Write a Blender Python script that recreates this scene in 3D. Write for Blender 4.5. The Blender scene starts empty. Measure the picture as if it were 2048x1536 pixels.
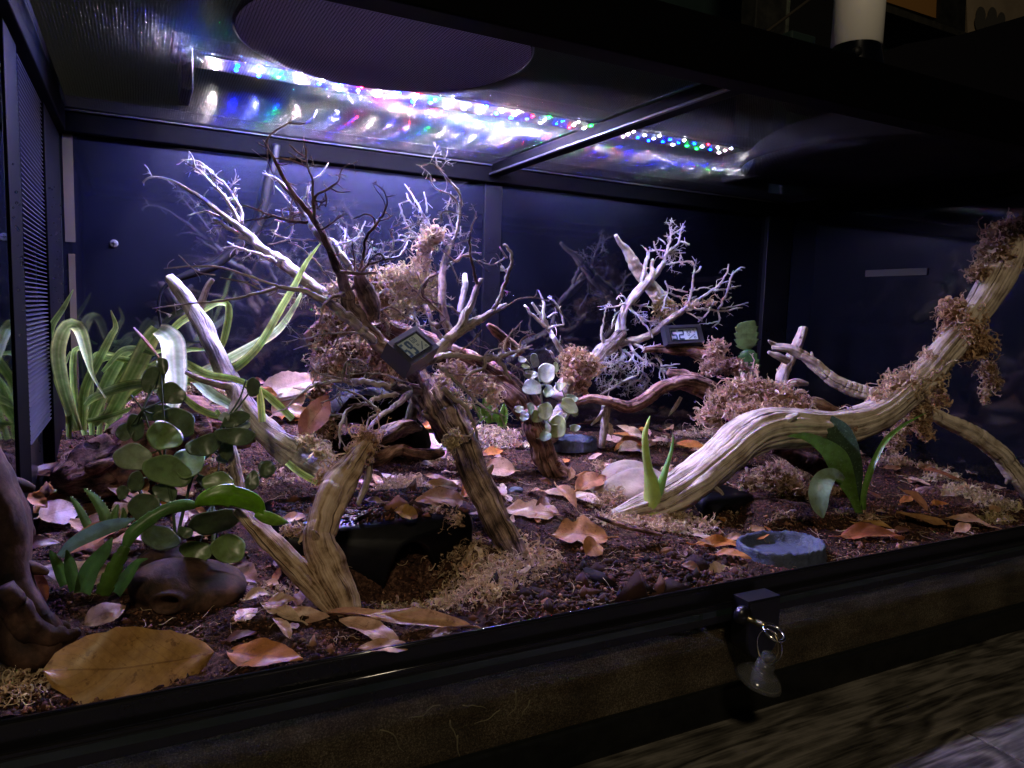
import bpy, math, random
import numpy as np
from mathutils import Vector, Matrix
random.seed(7); RNG = np.random.default_rng(7)
S = bpy.context.scene
COL = S.collection
PI = math.pi

# ------------------------------------------------------------------ camera
F_PX = 1448.1
CAM = np.array([.0865, -.4987, .3915]); YAW, PITCH, ROLL = .4761, .1006, .0302
_d = np.array([math.sin(YAW)*math.cos(PITCH), math.cos(YAW)*math.cos(PITCH), -math.sin(PITCH)])
_r = np.array([math.cos(YAW), -math.sin(YAW), 0.]); _u = np.cross(_r, _d)
RR = _r*math.cos(ROLL)+_u*math.sin(ROLL); UU = -_r*math.sin(ROLL)+_u*math.cos(ROLL); DD = _d
cd = bpy.data.cameras.new("camera"); cam = bpy.data.objects.new("camera", cd); COL.objects.link(cam)
cd.sensor_width = 36; cd.lens = F_PX/2048*36; cd.clip_start = .01; cd.clip_end = 50
M = Matrix.Identity(4)
for i in range(3):
    M[i][0] = RR[i]; M[i][1] = UU[i]; M[i][2] = -DD[i]; M[i][3] = CAM[i]
cam.matrix_world = M
S.camera = cam
# ------------------------------------------------------------------ world, light, exposure
w = bpy.data.worlds.new("World"); S.world = w; w.use_nodes = True
bg = w.node_tree.nodes["Background"]; bg.inputs[0].default_value = (.55, .6, .8, 1); bg.inputs[1].default_value = .006
S.view_settings.view_transform = 'Standard'; S.view_settings.look = 'None'
S.view_settings.exposure = 0; S.view_settings.gamma = 1
def lamp(name, loc, target, size, power, color):
    l = bpy.data.lights.new(name, 'AREA'); l.shape = 'DISK'; l.size = size; l.energy = power; l.color = color
    o = bpy.data.objects.new(name, l); COL.objects.link(o); o.location = loc
    o.rotation_euler = (Vector(target)-Vector(loc)).to_track_quat('-Z', 'Y').to_euler()
    return o
# dim warm ceiling lamp of the room, behind and above the camera
lamp("room_ceiling_lamp", (-.5, -1.9, 2.2), (.5, .1, .2), .35, 20, (1, .82, .57))
LED_STRENGTH = 27000
S.render.engine = 'CYCLES'
S.cycles.use_denoising = True
S.cycles.max_bounces = 6; S.cycles.diffuse_bounces = 3; S.cycles.glossy_bounces = 3
S.cycles.transparent_max_bounces = 8; S.cycles.transmission_bounces = 4
S.cycles.caustics_reflective = False; S.cycles.caustics_refractive = False
S.cycles.sample_clamp_indirect = 4

# ------------------------------------------------------------------ placement helpers
def P(x, y, Y):
    "point of the tank at depth Y (metres behind the front frame) seen in direction x, y"
    v = DD*F_PX+RR*(x-1024)+UU*(768-y)
    return CAM+v*((Y-CAM[1])/v[1])
def PZ(x, y, Z):
    v = DD*F_PX+RR*(x-1024)+UU*(768-y)
    return CAM+v*((Z-CAM[2])/v[2])
def zdepth(p): return float((np.asarray(p)-CAM)@DD)
def W(px, p): return px*zdepth(p)/F_PX
PITS = [(.305, .118, .058, .05, .044), (.745, .158, .05, .045, .028), (.7095, .052, .052, .041, .016)]
def ground(X, Y):
    z = .134+Y*(.17-.12*X)+.0022*np.sin(X*31+1)*np.cos(Y*37)+.0016*np.sin(X*67+Y*51)
    for (a, b, ra, rb, dp) in PITS:
        q = ((X-a)/ra)**2+((Y-b)/rb)**2
        z = z-dp*np.exp(-(q**2)*1.2)
    z = z+.006*np.exp(-(((X-.49)/.085)**2+((Y-.042)/.026)**2))
    return z
def G(x, y, lift=0.):
    v = DD*F_PX+RR*(x-1024)+UU*(768-y); v = v/np.linalg.norm(v)
    t = .2
    while t < 2.6:
        p = CAM+v*t
        if p[1] > 0 and p[2] < ground(p[0], p[1])+lift: return p
        t += .0015
    return CAM+v*1.2
def ZA(*l): return [(250+x/5.12, 230+y/5.12) for x, y in l]
def ZB(*l): return [(550+x/4.096, 230+y/4.096) for x, y in l]
def ZC(*l): return [(560+x/5.12, 500+y/5.12) for x, y in l]
def ZD(*l): return [(760+x/5.12, 600+y/5.12) for x, y in l]
def ZE(*l): return [(560+x/5.12, 700+y/5.12) for x, y in l]
def ZF(*l): return [(1040+x/4.267, 430+y/4.267) for x, y in l]
def ZG(*l): return [(220+x/5.12, 680+y/5.12) for x, y in l]
def Z4(*l): return [(x/3.413, 500+y/3.413) for x, y in l]

# ------------------------------------------------------------------ objects helpers
def tag(o, label=None, cat=None, group=None, kind=None):
    if label: o['label'] = label
    if cat: o['category'] = cat
    if group: o['group'] = group
    if kind: o['kind'] = kind
    return o
def thing(name, label, cat, loc, group=None):
    o = bpy.data.objects.new(name, None); COL.objects.link(o); o.location = [float(c) for c in loc]
    o.empty_display_size = .02
    return tag(o, label, cat, group)
class MB:
    def __init__(s): s.v = []; s.f = []; s.uv = []; s.c = []; s.n = 0
    def add(s, v, f, uv=None, c=None):
        v = np.asarray(v, float).reshape(-1, 3)
        s.v.append(v); s.f += [tuple(int(i)+s.n for i in q) for q in f]
        s.uv.append(np.zeros((len(v), 2)) if uv is None else np.asarray(uv, float))
        s.c.append(np.ones((len(v), 3)) if c is None else np.broadcast_to(np.asarray(c, float), (len(v), 3)))
        s.n += len(v)
    def box(s, lo, hi, bev=0):
        x0, y0, z0 = lo; x1, y1, z1 = hi
        if bev <= 0:
            v = [(x, y, z) for x in (x0, x1) for y in (y0, y1) for z in (z0, z1)]
            f = [(0, 1, 3, 2), (4, 6, 7, 5), (0, 4, 5, 1), (2, 3, 7, 6), (0, 2, 6, 4), (1, 5, 7, 3)]
            s.add(v, f); return s
        import bmesh
        bm = bmesh.new(); bmesh.ops.create_cube(bm, size=1)
        for q in bm.verts: q.co = Vector(((x0+x1)/2+q.co.x*(x1-x0), (y0+y1)/2+q.co.y*(y1-y0), (z0+z1)/2+q.co.z*(z1-z0)))
        bmesh.ops.bevel(bm, geom=bm.edges[:], offset=bev, segments=2, profile=.5, affect='EDGES')
        bm.verts.ensure_lookup_table(); bm.verts.index_update()
        s.add([tuple(q.co) for q in bm.verts], [[q.index for q in f.verts] for f in bm.faces]); bm.free(); return s
    def build(s, name, mat, parent=None, smooth=True, color=None):
        v = np.vstack(s.v) if s.v else np.zeros((0, 3))
        if parent is not None: v = v-np.array(parent.matrix_basis.translation if parent.type == 'EMPTY' else (0, 0, 0))
        me = bpy.data.meshes.new(name); me.from_pydata(v.tolist(), [], s.f); me.update()
        fin(me, np.vstack(s.uv), np.vstack(s.c), smooth)
        me.materials.append(mat)
        o = bpy.data.objects.new(name, me); COL.objects.link(o)
        if parent is not None:
            o.parent = parent
        if color is not None: o.color = (*color, 1)
        return o
def fin(me, uv, c, smooth):
    li = np.zeros(len(me.loops), dtype=np.int32); me.loops.foreach_get('vertex_index', li)
    u = me.uv_layers.new(name="UVMap"); u.data.foreach_set('uv', uv[li].astype(np.float32).ravel())
    a = me.color_attributes.new(name="tint", type='FLOAT_COLOR', domain='POINT')
    cc = np.ones((len(uv), 4), np.float32); cc[:, :3] = c; a.data.foreach_set('color', cc.ravel())
    if smooth: me.polygons.foreach_set('use_smooth', np.ones(len(me.polygons), dtype=bool))
    me.update()
def np_mesh(name, v, f, c, mat, origin=(0, 0, 0), uv=None, smooth=True):
    "fast mesh: v (n,3), f (m,k)"
    me = bpy.data.meshes.new(name); k = f.shape[1]
    me.vertices.add(len(v)); me.vertices.foreach_set('co', (v-np.array(origin)).astype(np.float32).ravel())
    me.loops.add(f.size); me.loops.foreach_set('vertex_index', f.astype(np.int32).ravel())
    me.polygons.add(len(f)); me.polygons.foreach_set('loop_start', (np.arange(len(f))*k).astype(np.int32))
    me.update(calc_edges=True)
    fin(me, np.zeros((len(v), 2)) if uv is None else uv, c, smooth)
    me.materials.append(mat); me.validate()
    return me

def catmull(pts, n):
    p = np.asarray(pts, float)
    if len(p) == 2: p = np.array([p[0], (p[0]+p[1])/2, p[1]])
    q = np.vstack([2*p[0]-p[1], p, 2*p[-1]-p[-2]])
    L = np.r_[0, np.cumsum(np.linalg.norm(np.diff(p[:, :3], axis=0), axis=1))]
    out = []
    for s in np.linspace(0, L[-1], n):
        i = min(max(np.searchsorted(L, s, side='right')-1, 0), len(p)-2)
        t = (s-L[i])/max(L[i+1]-L[i], 1e-9)
        a, b, c_, d_ = q[i], q[i+1], q[i+2], q[i+3]
        out.append(.5*((2*b)+(-a+c_)*t+(2*a-5*b+4*c_-d_)*t*t+(-a+3*b-3*c_+d_)*t**3))
    return np.array(out)

def tube(mb, pts, rad, seg=8, step=None, ridge=0., lump=0., kink=0., flat=1., cap=True, twist=3., kr=None, col=None, squash_dir=None):
    "pts (n,3), rad (n) -> tube with grooves along it"
    a = np.c_[np.asarray(pts, float), np.asarray(rad, float)]
    L = np.linalg.norm(np.diff(a[:, :3], axis=0), axis=1).sum()
    step = step or max(.0025, float(np.mean(rad))*.8)
    n = int(min(max(L/step, len(pts)+1, 4), 150))
    c = catmull(a, n); r = np.maximum(c[:, 3], .0002); p = c[:, :3]
    if kink > 0:
        k = RNG.normal(0, 1, (n, 3)); k[1:-1] = (k[:-2]+k[1:-1]*2+k[2:])/3; k[0] = 0
        p = p+k*kink*r[:, None]
    T = np.gradient(p, axis=0); T /= np.linalg.norm(T, axis=1)[:, None]+1e-12
    N = np.zeros_like(p); up = np.array([0, 0, 1.]) if abs(T[0][2]) < .9 else np.array([1., 0, 0])
    N[0] = np.cross(T[0], up); N[0] /= np.linalg.norm(N[0])
    for i in range(1, n):
        x = N[i-1]-T[i]*(N[i-1]@T[i]); N[i] = x/(np.linalg.norm(x)+1e-12)
    B = np.cross(T, N)
    th = np.linspace(0, 2*PI, seg, endpoint=False)
    s = np.linspace(0, L, n)
    R = np.repeat(r[:, None], seg, 1)
    rm = float(np.mean(r))
    if ridge > 0:
        g = np.zeros((n, seg)); ks = kr or (5, 8, 13)
        for j, k in enumerate(ks):
            ph = RNG.uniform(0, 6.28)+twist*s/max(rm, .002)*.06*RNG.uniform(.3, 1)+.8*np.sin(s/rm*.35+RNG.uniform(0, 6))
            wv = np.abs(np.sin(.5*k*th[None, :]+ph[:, None]))**.7
            g += (1-wv)*(1., .8, .6)[j % 3]*(.6+.4*np.sin(s/rm*.5+j*2))[:, None]
        R = R*(1+ridge*.55-ridge*g)
    if lump > 0:
        g = np.zeros((n, seg))
        for j in range(5):
            k = RNG.integers(1, 4); fr = RNG.uniform(.2, 1.1)
            g += np.sin(k*th[None, :]+RNG.uniform(0, 6)+s[:, None]/rm*fr)*np.cos(s[:, None]/rm*fr*.7+RNG.uniform(0, 6))
        R = R*(1+lump*g/2.2)
    X = R[:, :, None]*(np.cos(th)[None, :, None]*N[:, None, :]+np.sin(th)[None, :, None]*B[:, None, :]*flat)+p[:, None, :]
    v = X.reshape(-1, 3)
    uv = np.stack([np.repeat(th[None, :]/(2*PI)*2*PI*rm, n, 0), np.repeat(s[:, None], seg, 1)], -1).reshape(-1, 2)
    f = []
    for i in range(n-1):
        for j in range(seg):
            k = (j+1) % seg
            f.append((i*seg+j, i*seg+k, (i+1)*seg+k, (i+1)*seg+j))
    if cap:
        v = np.vstack([v, p[0]-T[0]*r[0]*.25, p[-1]+T[-1]*r[-1]*.3]); uv = np.vstack([uv, [0, 0], [0, L]])
        a0, a1 = n*seg, n*seg+1
        for j in range(seg):
            k = (j+1) % seg
            f.append((a0, k, j)); f.append((a1, (n-1)*seg+j, (n-1)*seg+k))
    mb.add(v, f, uv, col)
    return p, r

# ------------------------------------------------------------------ materials
def newmat(name):
    m = bpy.data.materials.new(name); m.use_nodes = True
    nt = m.node_tree; b = nt.nodes["Principled BSDF"]
    return m, nt, b
def nd(nt, t, **k):
    n = nt.nodes.new(t)
    for a, b in k.items():
        if a in n.inputs: n.inputs[a].default_value = b
        else: setattr(n, a, b)
    return n
def simple(name, col, rough=.5, metal=0., spec=.5, bump=0, bscale=200, emit=None, es=0, trans=0, ior=1.45, var=0):
    m, nt, b = newmat(name)
    b.inputs['Base Color'].default_value = (*col, 1); b.inputs['Roughness'].default_value = rough
    b.inputs['Metallic'].default_value = metal; b.inputs['Specular IOR Level'].default_value = spec
    b.inputs['Transmission Weight'].default_value = trans; b.inputs['IOR'].default_value = ior
    if emit: b.inputs['Emission Color'].default_value = (*emit, 1); b.inputs['Emission Strength'].default_value = es
    if bump or var:
        tc = nd(nt, 'ShaderNodeTexCoord'); n = nd(nt, 'ShaderNodeTexNoise', Scale=bscale, Detail=5.)
        nt.links.new(tc.outputs['Object'], n.inputs['Vector'])
        if bump:
            bp = nd(nt, 'ShaderNodeBump', Strength=bump, Distance=.001)
            nt.links.new(n.outputs[0], bp.inputs['Height']); nt.links.new(bp.outputs[0], b.inputs['Normal'])
        if var:
            n2 = nd(nt, 'ShaderNodeTexNoise', Scale=bscale*.2, Detail=6., Roughness=.65)
            nt.links.new(tc.outputs['Object'], n2.inputs['Vector'])
            r = nd(nt, 'ShaderNodeValToRGB'); r.color_ramp.elements[0].position = .3; r.color_ramp.elements[1].position = .7
            r.color_ramp.elements[0].color = (*[c*(1-var) for c in col], 1); r.color_ramp.elements[1].color = (*[min(1, c*(1+var)) for c in col], 1)
            nt.links.new(n2.outputs[0], r.inputs[0]); nt.links.new(r.outputs[0], b.inputs['Base Color'])
            r2 = nd(nt, 'ShaderNodeMapRange'); r2.inputs['To Min'].default_value = rough*.7; r2.inputs['To Max'].default_value = min(1, rough*1.4)
            nt.links.new(n2.outputs[0], r2.inputs['Value']); nt.links.new(r2.outputs[0], b.inputs['Roughness'])
    return m
def wood(name, dark, mid, light, gu=450, gv=11, bump=1., rough=.8, obj=False, crack=.36):
    "grain follows the UV length direction (or object space for lumps)"
    m, nt, b = newmat(name); L = nt.links.new
    tc = nd(nt, 'ShaderNodeTexCoord'); mp = nd(nt, 'ShaderNodeMapping')
    if obj: mp.inputs['Scale'].default_value = (gv*3, gv*3, gu*.5); L(tc.outputs['Object'], mp.inputs[0])
    else:
        uv = nd(nt, 'ShaderNodeUVMap'); mp.inputs['Scale'].default_value = (gu, gv, 1); L(uv.outputs[0], mp.inputs[0])
    wob = nd(nt, 'ShaderNodeTexNoise', Scale=70., Detail=2.); L(tc.outputs['Object'], wob.inputs['Vector'])
    ad = nd(nt, 'ShaderNodeVectorMath', operation='MULTIPLY_ADD'); ad.inputs[1].default_value = (1.6, .5, .5); L(wob.outputs['Color'], ad.inputs[0]); L(mp.outputs[0], ad.inputs[2])
    n1 = nd(nt, 'ShaderNodeTexNoise', Scale=1., Detail=7., Roughness=.62); L(ad.outputs[0], n1.inputs['Vector'])
    n2 = nd(nt, 'ShaderNodeTexNoise', Scale=42., Detail=6., Roughness=.6); L(tc.outputs['Object'], n2.inputs['Vector'])
    mx = nd(nt, 'ShaderNodeMath', operation='MULTIPLY_ADD'); mx.inputs[1].default_value = .58; L(n2.outputs[0], mx.inputs[0])
    sc = nd(nt, 'ShaderNodeMath', operation='MULTIPLY'); sc.inputs[1].default_value = .42; L(n1.outputs[0], sc.inputs[0]); L(sc.outputs[0], mx.inputs[2])
    r = nd(nt, 'ShaderNodeValToRGB'); e = r.color_ramp.elements
    e[0].position = .40; e[0].color = (*dark, 1); e[1].position = .60; e[1].color = (*light, 1)
    x = e.new(.49); x.color = (*mid, 1)
    L(mx.outputs[0], r.inputs[0])
    mp3 = nd(nt, 'ShaderNodeMapping'); mp3.inputs['Location'].default_value = (31, 7, 3); mp3.inputs['Scale'].default_value = (.55, .8, .55); L(ad.outputs[0], mp3.inputs[0])
    n3 = nd(nt, 'ShaderNodeTexNoise', Scale=1., Detail=3., Roughness=.5); L(mp3.outputs[0], n3.inputs['Vector'])
    cr = nd(nt, 'ShaderNodeValToRGB'); q = cr.color_ramp.elements; q[0].position = crack; q[0].color = (.10, .07, .06, 1); q[1].position = crack+.06; q[1].color = (1, 1, 1, 1); L(n3.outputs[0], cr.inputs[0])
    mul = nd(nt, 'ShaderNodeMix', data_type='RGBA', blend_type='MULTIPLY'); mul.inputs['Factor'].default_value = .85
    L(r.outputs[0], mul.inputs['A']); L(cr.outputs[0], mul.inputs['B']); L(mul.outputs['Result'], b.inputs['Base Color'])
    hs = nd(nt, 'ShaderNodeMath', operation='ADD'); L(n1.outputs[0], hs.inputs[0]); L(cr.outputs[0], hs.inputs[1])
    bp = nd(nt, 'ShaderNodeBump', Strength=bump, Distance=.0016); L(hs.outputs[0], bp.inputs['Height']); L(bp.outputs[0], b.inputs['Normal'])
    b.inputs['Roughness'].default_value = rough; b.inputs['Specular IOR Level'].default_value = .2
    return m
def tinted(name, rough=.7, trans=.25, spec=.2, mulobj=False, noise=.35, scale=120):
    "colour from the per-strand tint stored on the mesh"
    m, nt, b = newmat(name); L = nt.links.new
    a = nd(nt, 'ShaderNodeAttribute', attribute_name='tint')
    L(a.outputs['Color'], b.inputs['Base Color']); b.inputs['Roughness'].default_value = rough
    b.inputs['Specular IOR Level'].default_value = spec
    if trans:
        t = nd(nt, 'ShaderNodeBsdfTranslucent'); L(a.outputs['Color'], t.inputs[0])
        mx = nd(nt, 'ShaderNodeMixShader'); mx.inputs[0].default_value = trans
        L(b.outputs[0], mx.inputs[1]); L(t.outputs[0], mx.inputs[2]); L(mx.outputs[0], nt.nodes['Material Output'].inputs[0])
    return m
def leafmat(name, rough=.45, trans=.2, veins=1., stripes=None, spots=0., spec=.4):
    "object colour; midrib and side veins from the UVs"
    m, nt, b = newmat(name); L = nt.links.new
    oi = nd(nt, 'ShaderNodeObjectInfo'); uv = nd(nt, 'ShaderNodeUVMap'); sp = nd(nt, 'ShaderNodeSeparateXYZ'); L(uv.outputs[0], sp.inputs[0])
    def mth(op, a, bb=None, c=None):
        n = nd(nt, 'ShaderNodeMath', operation=op)
        for i, q in enumerate((a, bb, c)):
            if q is None: continue
            if isinstance(q, (int, float)): n.inputs[i].default_value = q
            else: L(q, n.inputs[i])
        return n.outputs[0]
    U = sp.outputs[0]; V = sp.outputs[1]
    au = mth('ABSOLUTE', mth('SUBTRACT', U, .5))
    rib = mth('LESS_THAN', au, .012)
    side = mth('GREATER_THAN', mth('SINE', mth('MULTIPLY', mth('SUBTRACT', V, mth('MULTIPLY', au, .55)), 75.)), .965)
    vein = mth('MAXIMUM', rib, mth('MULTIPLY', side, .45))
    tc = nd(nt, 'ShaderNodeTexCoord'); n = nd(nt, 'ShaderNodeTexNoise', Scale=90., Detail=6., Roughness=.65); L(tc.outputs['Object'], n.inputs['Vector'])
    r = nd(nt, 'ShaderNodeValToRGB'); r.color_ramp.elements[0].position = .32; r.color_ramp.elements[1].position = .62
    r.color_ramp.elements[0].color = (.62, .55, .5, 1); r.color_ramp.elements[1].color = (1.08, 1.06, 1.05, 1); L(n.outputs[0], r.inputs[0])
    m1 = nd(nt, 'ShaderNodeMix', data_type='RGBA', blend_type='MULTIPLY'); m1.inputs['Factor'].default_value = 1
    base = oi.outputs['Color']
    if stripes:
        wv = nd(nt, 'ShaderNodeValToRGB'); e = wv.color_ramp.elements; wv.color_ramp.interpolation = 'EASE'
        e[0].position = .0; e[0].color = (*stripes[0], 1); e[1].position = 1; e[1].color = (*stripes[-1], 1)
        for pos, c in ((.10, stripes[0]), (.2, stripes[1]), (.4, stripes[2]), (.5, stripes[1]), (.62, stripes[2]), (.8, stripes[1]), (.9, stripes[0])):
            q = e.new(pos); q.color = (*c, 1)
        L(U, wv.inputs[0]); ms = nd(nt, 'ShaderNodeMix', data_type='RGBA', blend_type='MULTIPLY'); ms.inputs['Factor'].default_value = 1
        L(wv.outputs[0], ms.inputs['A']); L(base, ms.inputs['B']); base = ms.outputs['Result']
    L(base, m1.inputs['A']); L(r.outputs[0], m1.inputs['B'])
    m2 = nd(nt, 'ShaderNodeMix', data_type='RGBA', blend_type='MULTIPLY'); L(mth('MULTIPLY', vein, .5*veins), m2.inputs['Factor'])
    L(m1.outputs['Result'], m2.inputs['A']); m2.inputs['B'].default_value = (.35, .22, .18, 1)
    out = m2.outputs['Result']
    if veins > .5:      # dry leaves: dark blotches and worn patches
        bn = nd(nt, 'ShaderNodeTexNoise', Scale=160., Detail=5., Roughness=.7); bo = nd(nt, 'ShaderNodeVectorMath', operation='ADD'); L(tc.outputs['Object'], bo.inputs[0]); L(oi.outputs['Random'], bo.inputs[1]); L(bo.outputs[0], bn.inputs['Vector'])
        br = nd(nt, 'ShaderNodeValToRGB'); br.color_ramp.elements[0].position = .58; br.color_ramp.elements[1].position = .66; br.color_ramp.elements[0].color = (0, 0, 0, 1); L(bn.outputs[0], br.inputs[0])
        mb_ = nd(nt, 'ShaderNodeMix', data_type='RGBA', blend_type='MULTIPLY'); L(mth('MULTIPLY', br.outputs[0], .7), mb_.inputs['Factor']); L(out, mb_.inputs['A']); mb_.inputs['B'].default_value = (.35, .25, .2, 1); out = mb_.outputs['Result']
    if spots:
        vo = nd(nt, 'ShaderNodeTexNoise', Scale=420., Detail=2.); L(tc.outputs['Object'], vo.inputs['Vector'])
        rr = nd(nt, 'ShaderNodeValToRGB'); rr.color_ramp.elements[0].position = .60; rr.color_ramp.elements[1].position = .68
        rr.color_ramp.elements[0].color = (0, 0, 0, 1); L(vo.outputs[0], rr.inputs[0])
        m3 = nd(nt, 'ShaderNodeMix', data_type='RGBA'); L(mth('MULTIPLY', rr.outputs[0], spots), m3.inputs['Factor'])
        L(out, m3.inputs['A']); m3.inputs['B'].default_value = (.25, .36, .25, 1); out = m3.outputs['Result']
    L(out, b.inputs['Base Color']); b.inputs['Roughness'].default_value = rough; b.inputs['Specular IOR Level'].default_value = spec
    bp = nd(nt, 'ShaderNodeBump', Strength=.35, Distance=.0006); L(mth('ADD', mth('MULTIPLY', vein, veins), mth('MULTIPLY', n.outputs[0], 1.2)), bp.inputs['Height']); L(bp.outputs[0], b.inputs['Normal'])
    t = nd(nt, 'ShaderNodeBsdfTranslucent'); L(out, t.inputs[0]); mx = nd(nt, 'ShaderNodeMixShader'); mx.inputs[0].default_value = trans
    L(b.outputs[0], mx.inputs[1]); L(t.outputs[0], mx.inputs[2]); L(mx.outputs[0], nt.nodes['Material Output'].inputs[0])
    return m

BLACK = simple("black_plastic", (.008, .008, .010), .28, var=.3, bscale=60)
RAILM = simple("black_frame_paint", (.007, .0075, .007), .3, bump=.1, bscale=300, var=.4)
GLOSSB = simple("glossy_black_panel", (.0007, .0009, .003), .42, spec=.36, var=.35, bscale=40)
GLOSSB.node_tree.nodes["Principled BSDF"].inputs['Coat Weight'].default_value = 1.
GLOSSB.node_tree.nodes["Principled BSDF"].inputs['Coat Roughness'].default_value = .05
GLOSSB.node_tree.nodes["Principled BSDF"].inputs['Coat IOR'].default_value = 2.0
GLOSSB.node_tree.nodes["Principled BSDF"].inputs['Specular Tint'].default_value = (.5, .56, 1, 1)  # blue lamp glow on the black wall put into the specular tint
RAILB = simple("matt_black_rail", (.0015, .0015, .002), .6, spec=.03)
MESHM = simple("screen_wire", (.02, .02, .022), .24, metal=.9)
DARKMETAL = simple("dark_metal", (.02, .02, .022), .35, metal=.6)
CHROME = simple("black_chrome", (.12, .12, .12), .12, metal=1)
STEEL = simple("steel", (.7, .7, .7), .18, metal=1)
BRASS = simple("brass", (.45, .38, .2), .3, metal=1)
CERAMIC = simple("white_ceramic", (.75, .73, .66), .4)
HOODOUT = simple("hood_outside", (.01, .01, .01), .9, spec=.05)
HOODIN = simple("violet_lit_enamel", (.6, .55, .9), .5)  # violet of the diode light put into the lining colour
LOUVER = simple("louver_metal", (.05, .05, .07), .35, metal=.2)
TAPE = simple("tan_tape", (.07, .052, .028), .6, var=.15, bscale=100)
GLASS_G = simple("green_glass_edge", (.010, .018, .015), .08, spec=.8)
DROP = simple("water_drop", (.9, .9, .95), .03, trans=1., ior=1.33)
LCD = simple("lcd_glass", (.5, .6, .66), .3, spec=.5)
LCDK = simple("lcd_digits", (.02, .05, .09), .4)
LCDPALE = simple("lcd_faded_digits", (.07, .13, .28), .4)
HYGBODY = simple("hygrometer_body", (.03, .03, .04), .38, spec=1., bump=.1, bscale=900)
SUCTION = simple("clear_rubber", (.96, .98, .95), .12, trans=.95, ior=1.3)
DISHM = simple("grey_resin_rock", (.05, .062, .1), .6, bump=1., bscale=500, var=.5)
STONEM = simple("pale_stone", (.3, .23, .17), .85, bump=1., bscale=120, var=.5)
W_CENTER = wood("weathered_brown_wood", (.035, .022, .018), (.2, .13, .095), (.5, .36, .27))
W_GREY = wood("grey_twig_wood", (.10, .075, .06), (.36, .29, .24), (.62, .53, .46), 600, 24, crack=.32)
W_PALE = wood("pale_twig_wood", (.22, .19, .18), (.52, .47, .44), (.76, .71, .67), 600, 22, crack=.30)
W_TAN = wood("tan_split_wood", (.12, .065, .03), (.46, .32, .2), (.68, .52, .38), 560, 10, crack=.31)
W_LOG = wood("bleached_log_wood", (.26, .2, .15), (.52, .43, .33), (.66, .58, .48), 620, 9, crack=.31)
W_RED = wood("reddish_bark_wood", (.04, .02, .015), (.2, .10, .075), (.45, .28, .22), 420, 18)
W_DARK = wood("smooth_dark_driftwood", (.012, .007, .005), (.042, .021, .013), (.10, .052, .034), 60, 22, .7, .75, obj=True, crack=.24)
CORK = wood("cork_bark", (.02, .011, .008), (.13, .06, .045), (.36, .2, .14), 230, 90, 1.)
MOSSM = tinted("dry_moss", .8, .3, .1)
SOILC = tinted("soil_crumb", .85, 0, .25)
DRY = leafmat("dry_leaf", .38, .15, 1.)
LIPM = simple("glossy_track_lip", (.006, .006, .007), .11, spec=1.)
GREENL = leafmat("green_leaf", .32, .22, .35)
JADEL = leafmat("waxy_round_leaf", .3, .2, .0, spots=.12)
SNAKEL = leafmat("speckled_blade", .35, .1, .0, spots=.35)
STRIPE = leafmat("striped_strap_leaf", .4, .3, .0, stripes=[(2.3, 2.1, 1.9), (1.25, 1.3, 1.1), (.7, .9, .55)])

def wallglass():
    m, nt, b = newmat("side_glass"); L = nt.links.new
    g = nd(nt, 'ShaderNodeBsdfGlossy'); g.inputs['Roughness'].default_value = .03; g.inputs['Color'].default_value = (.9, 1, .95, 1)
    t = nd(nt, 'ShaderNodeBsdfTransparent'); t.inputs[0].default_value = (.95, .98, .97, 1)
    lw = nd(nt, 'ShaderNodeLayerWeight', Blend=.5); pw_ = nd(nt, 'ShaderNodeMath', operation='POWER'); pw_.inputs[1].default_value = 4.
    fr = nd(nt, 'ShaderNodeMath', operation='MULTIPLY_ADD'); fr.inputs[1].default_value = .9; fr.inputs[2].default_value = .045; mx = nd(nt, 'ShaderNodeMixShader')
    L(lw.outputs['Facing'], pw_.inputs[0]); L(pw_.outputs[0], fr.inputs[0]); L(fr.outputs[0], mx.inputs[0]); L(t.outputs[0], mx.inputs[1]); L(g.outputs[0], mx.inputs[2]); L(mx.outputs[0], nt.nodes['Material Output'].inputs[0])
    return m
GLASS = wallglass()
def soilmat(name, a, b_, c, spec=0, scale=260, speck=.66):
    m, nt, b = newmat(name); L = nt.links.new
    tc = nd(nt, 'ShaderNodeTexCoord'); n = nd(nt, 'ShaderNodeTexNoise', Scale=float(scale), Detail=8., Roughness=.7); L(tc.outputs['Object'], n.inputs['Vector'])
    r = nd(nt, 'ShaderNodeValToRGB'); e = r.color_ramp.elements; e[0].position = .36; e[0].color = (*a, 1); e[1].position = speck; e[1].color = (*c, 1); q = e.new(.52); q.color = (*b_, 1)
    n2 = nd(nt, 'ShaderNodeTexNoise', Scale=18., Detail=3.); L(tc.outputs['Object'], n2.inputs['Vector'])
    mx = nd(nt, 'ShaderNodeMath', operation='MULTIPLY_ADD'); mx.inputs[1].default_value = .4; mx.inputs[2].default_value = -.2; L(n2.outputs[0], mx.inputs[0])
    ad = nd(nt, 'ShaderNodeMath', operation='ADD'); L(n.outputs[0], ad.inputs[0]); L(mx.outputs[0], ad.inputs[1]); L(ad.outputs[0], r.inputs[0]); L(r.outputs[0], b.inputs['Base Color'])
    bp = nd(nt, 'ShaderNodeBump', Strength=1., Distance=.003); L(n.outputs[0], bp.inputs['Height']); L(bp.outputs[0], b.inputs['Normal'])
    b.inputs['Roughness'].default_value = .9; b.inputs['Specular IOR Level'].default_value = .2
    return m
SOILM = soilmat("dark_soil", (.008, .003, .0015), (.04, .017, .010), (.16, .08, .05))
SOILF = soilmat("soil_against_glass", (.03, .018, .011), (.10, .060, .036), (.5, .38, .26), scale=750, speck=.86)

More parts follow.
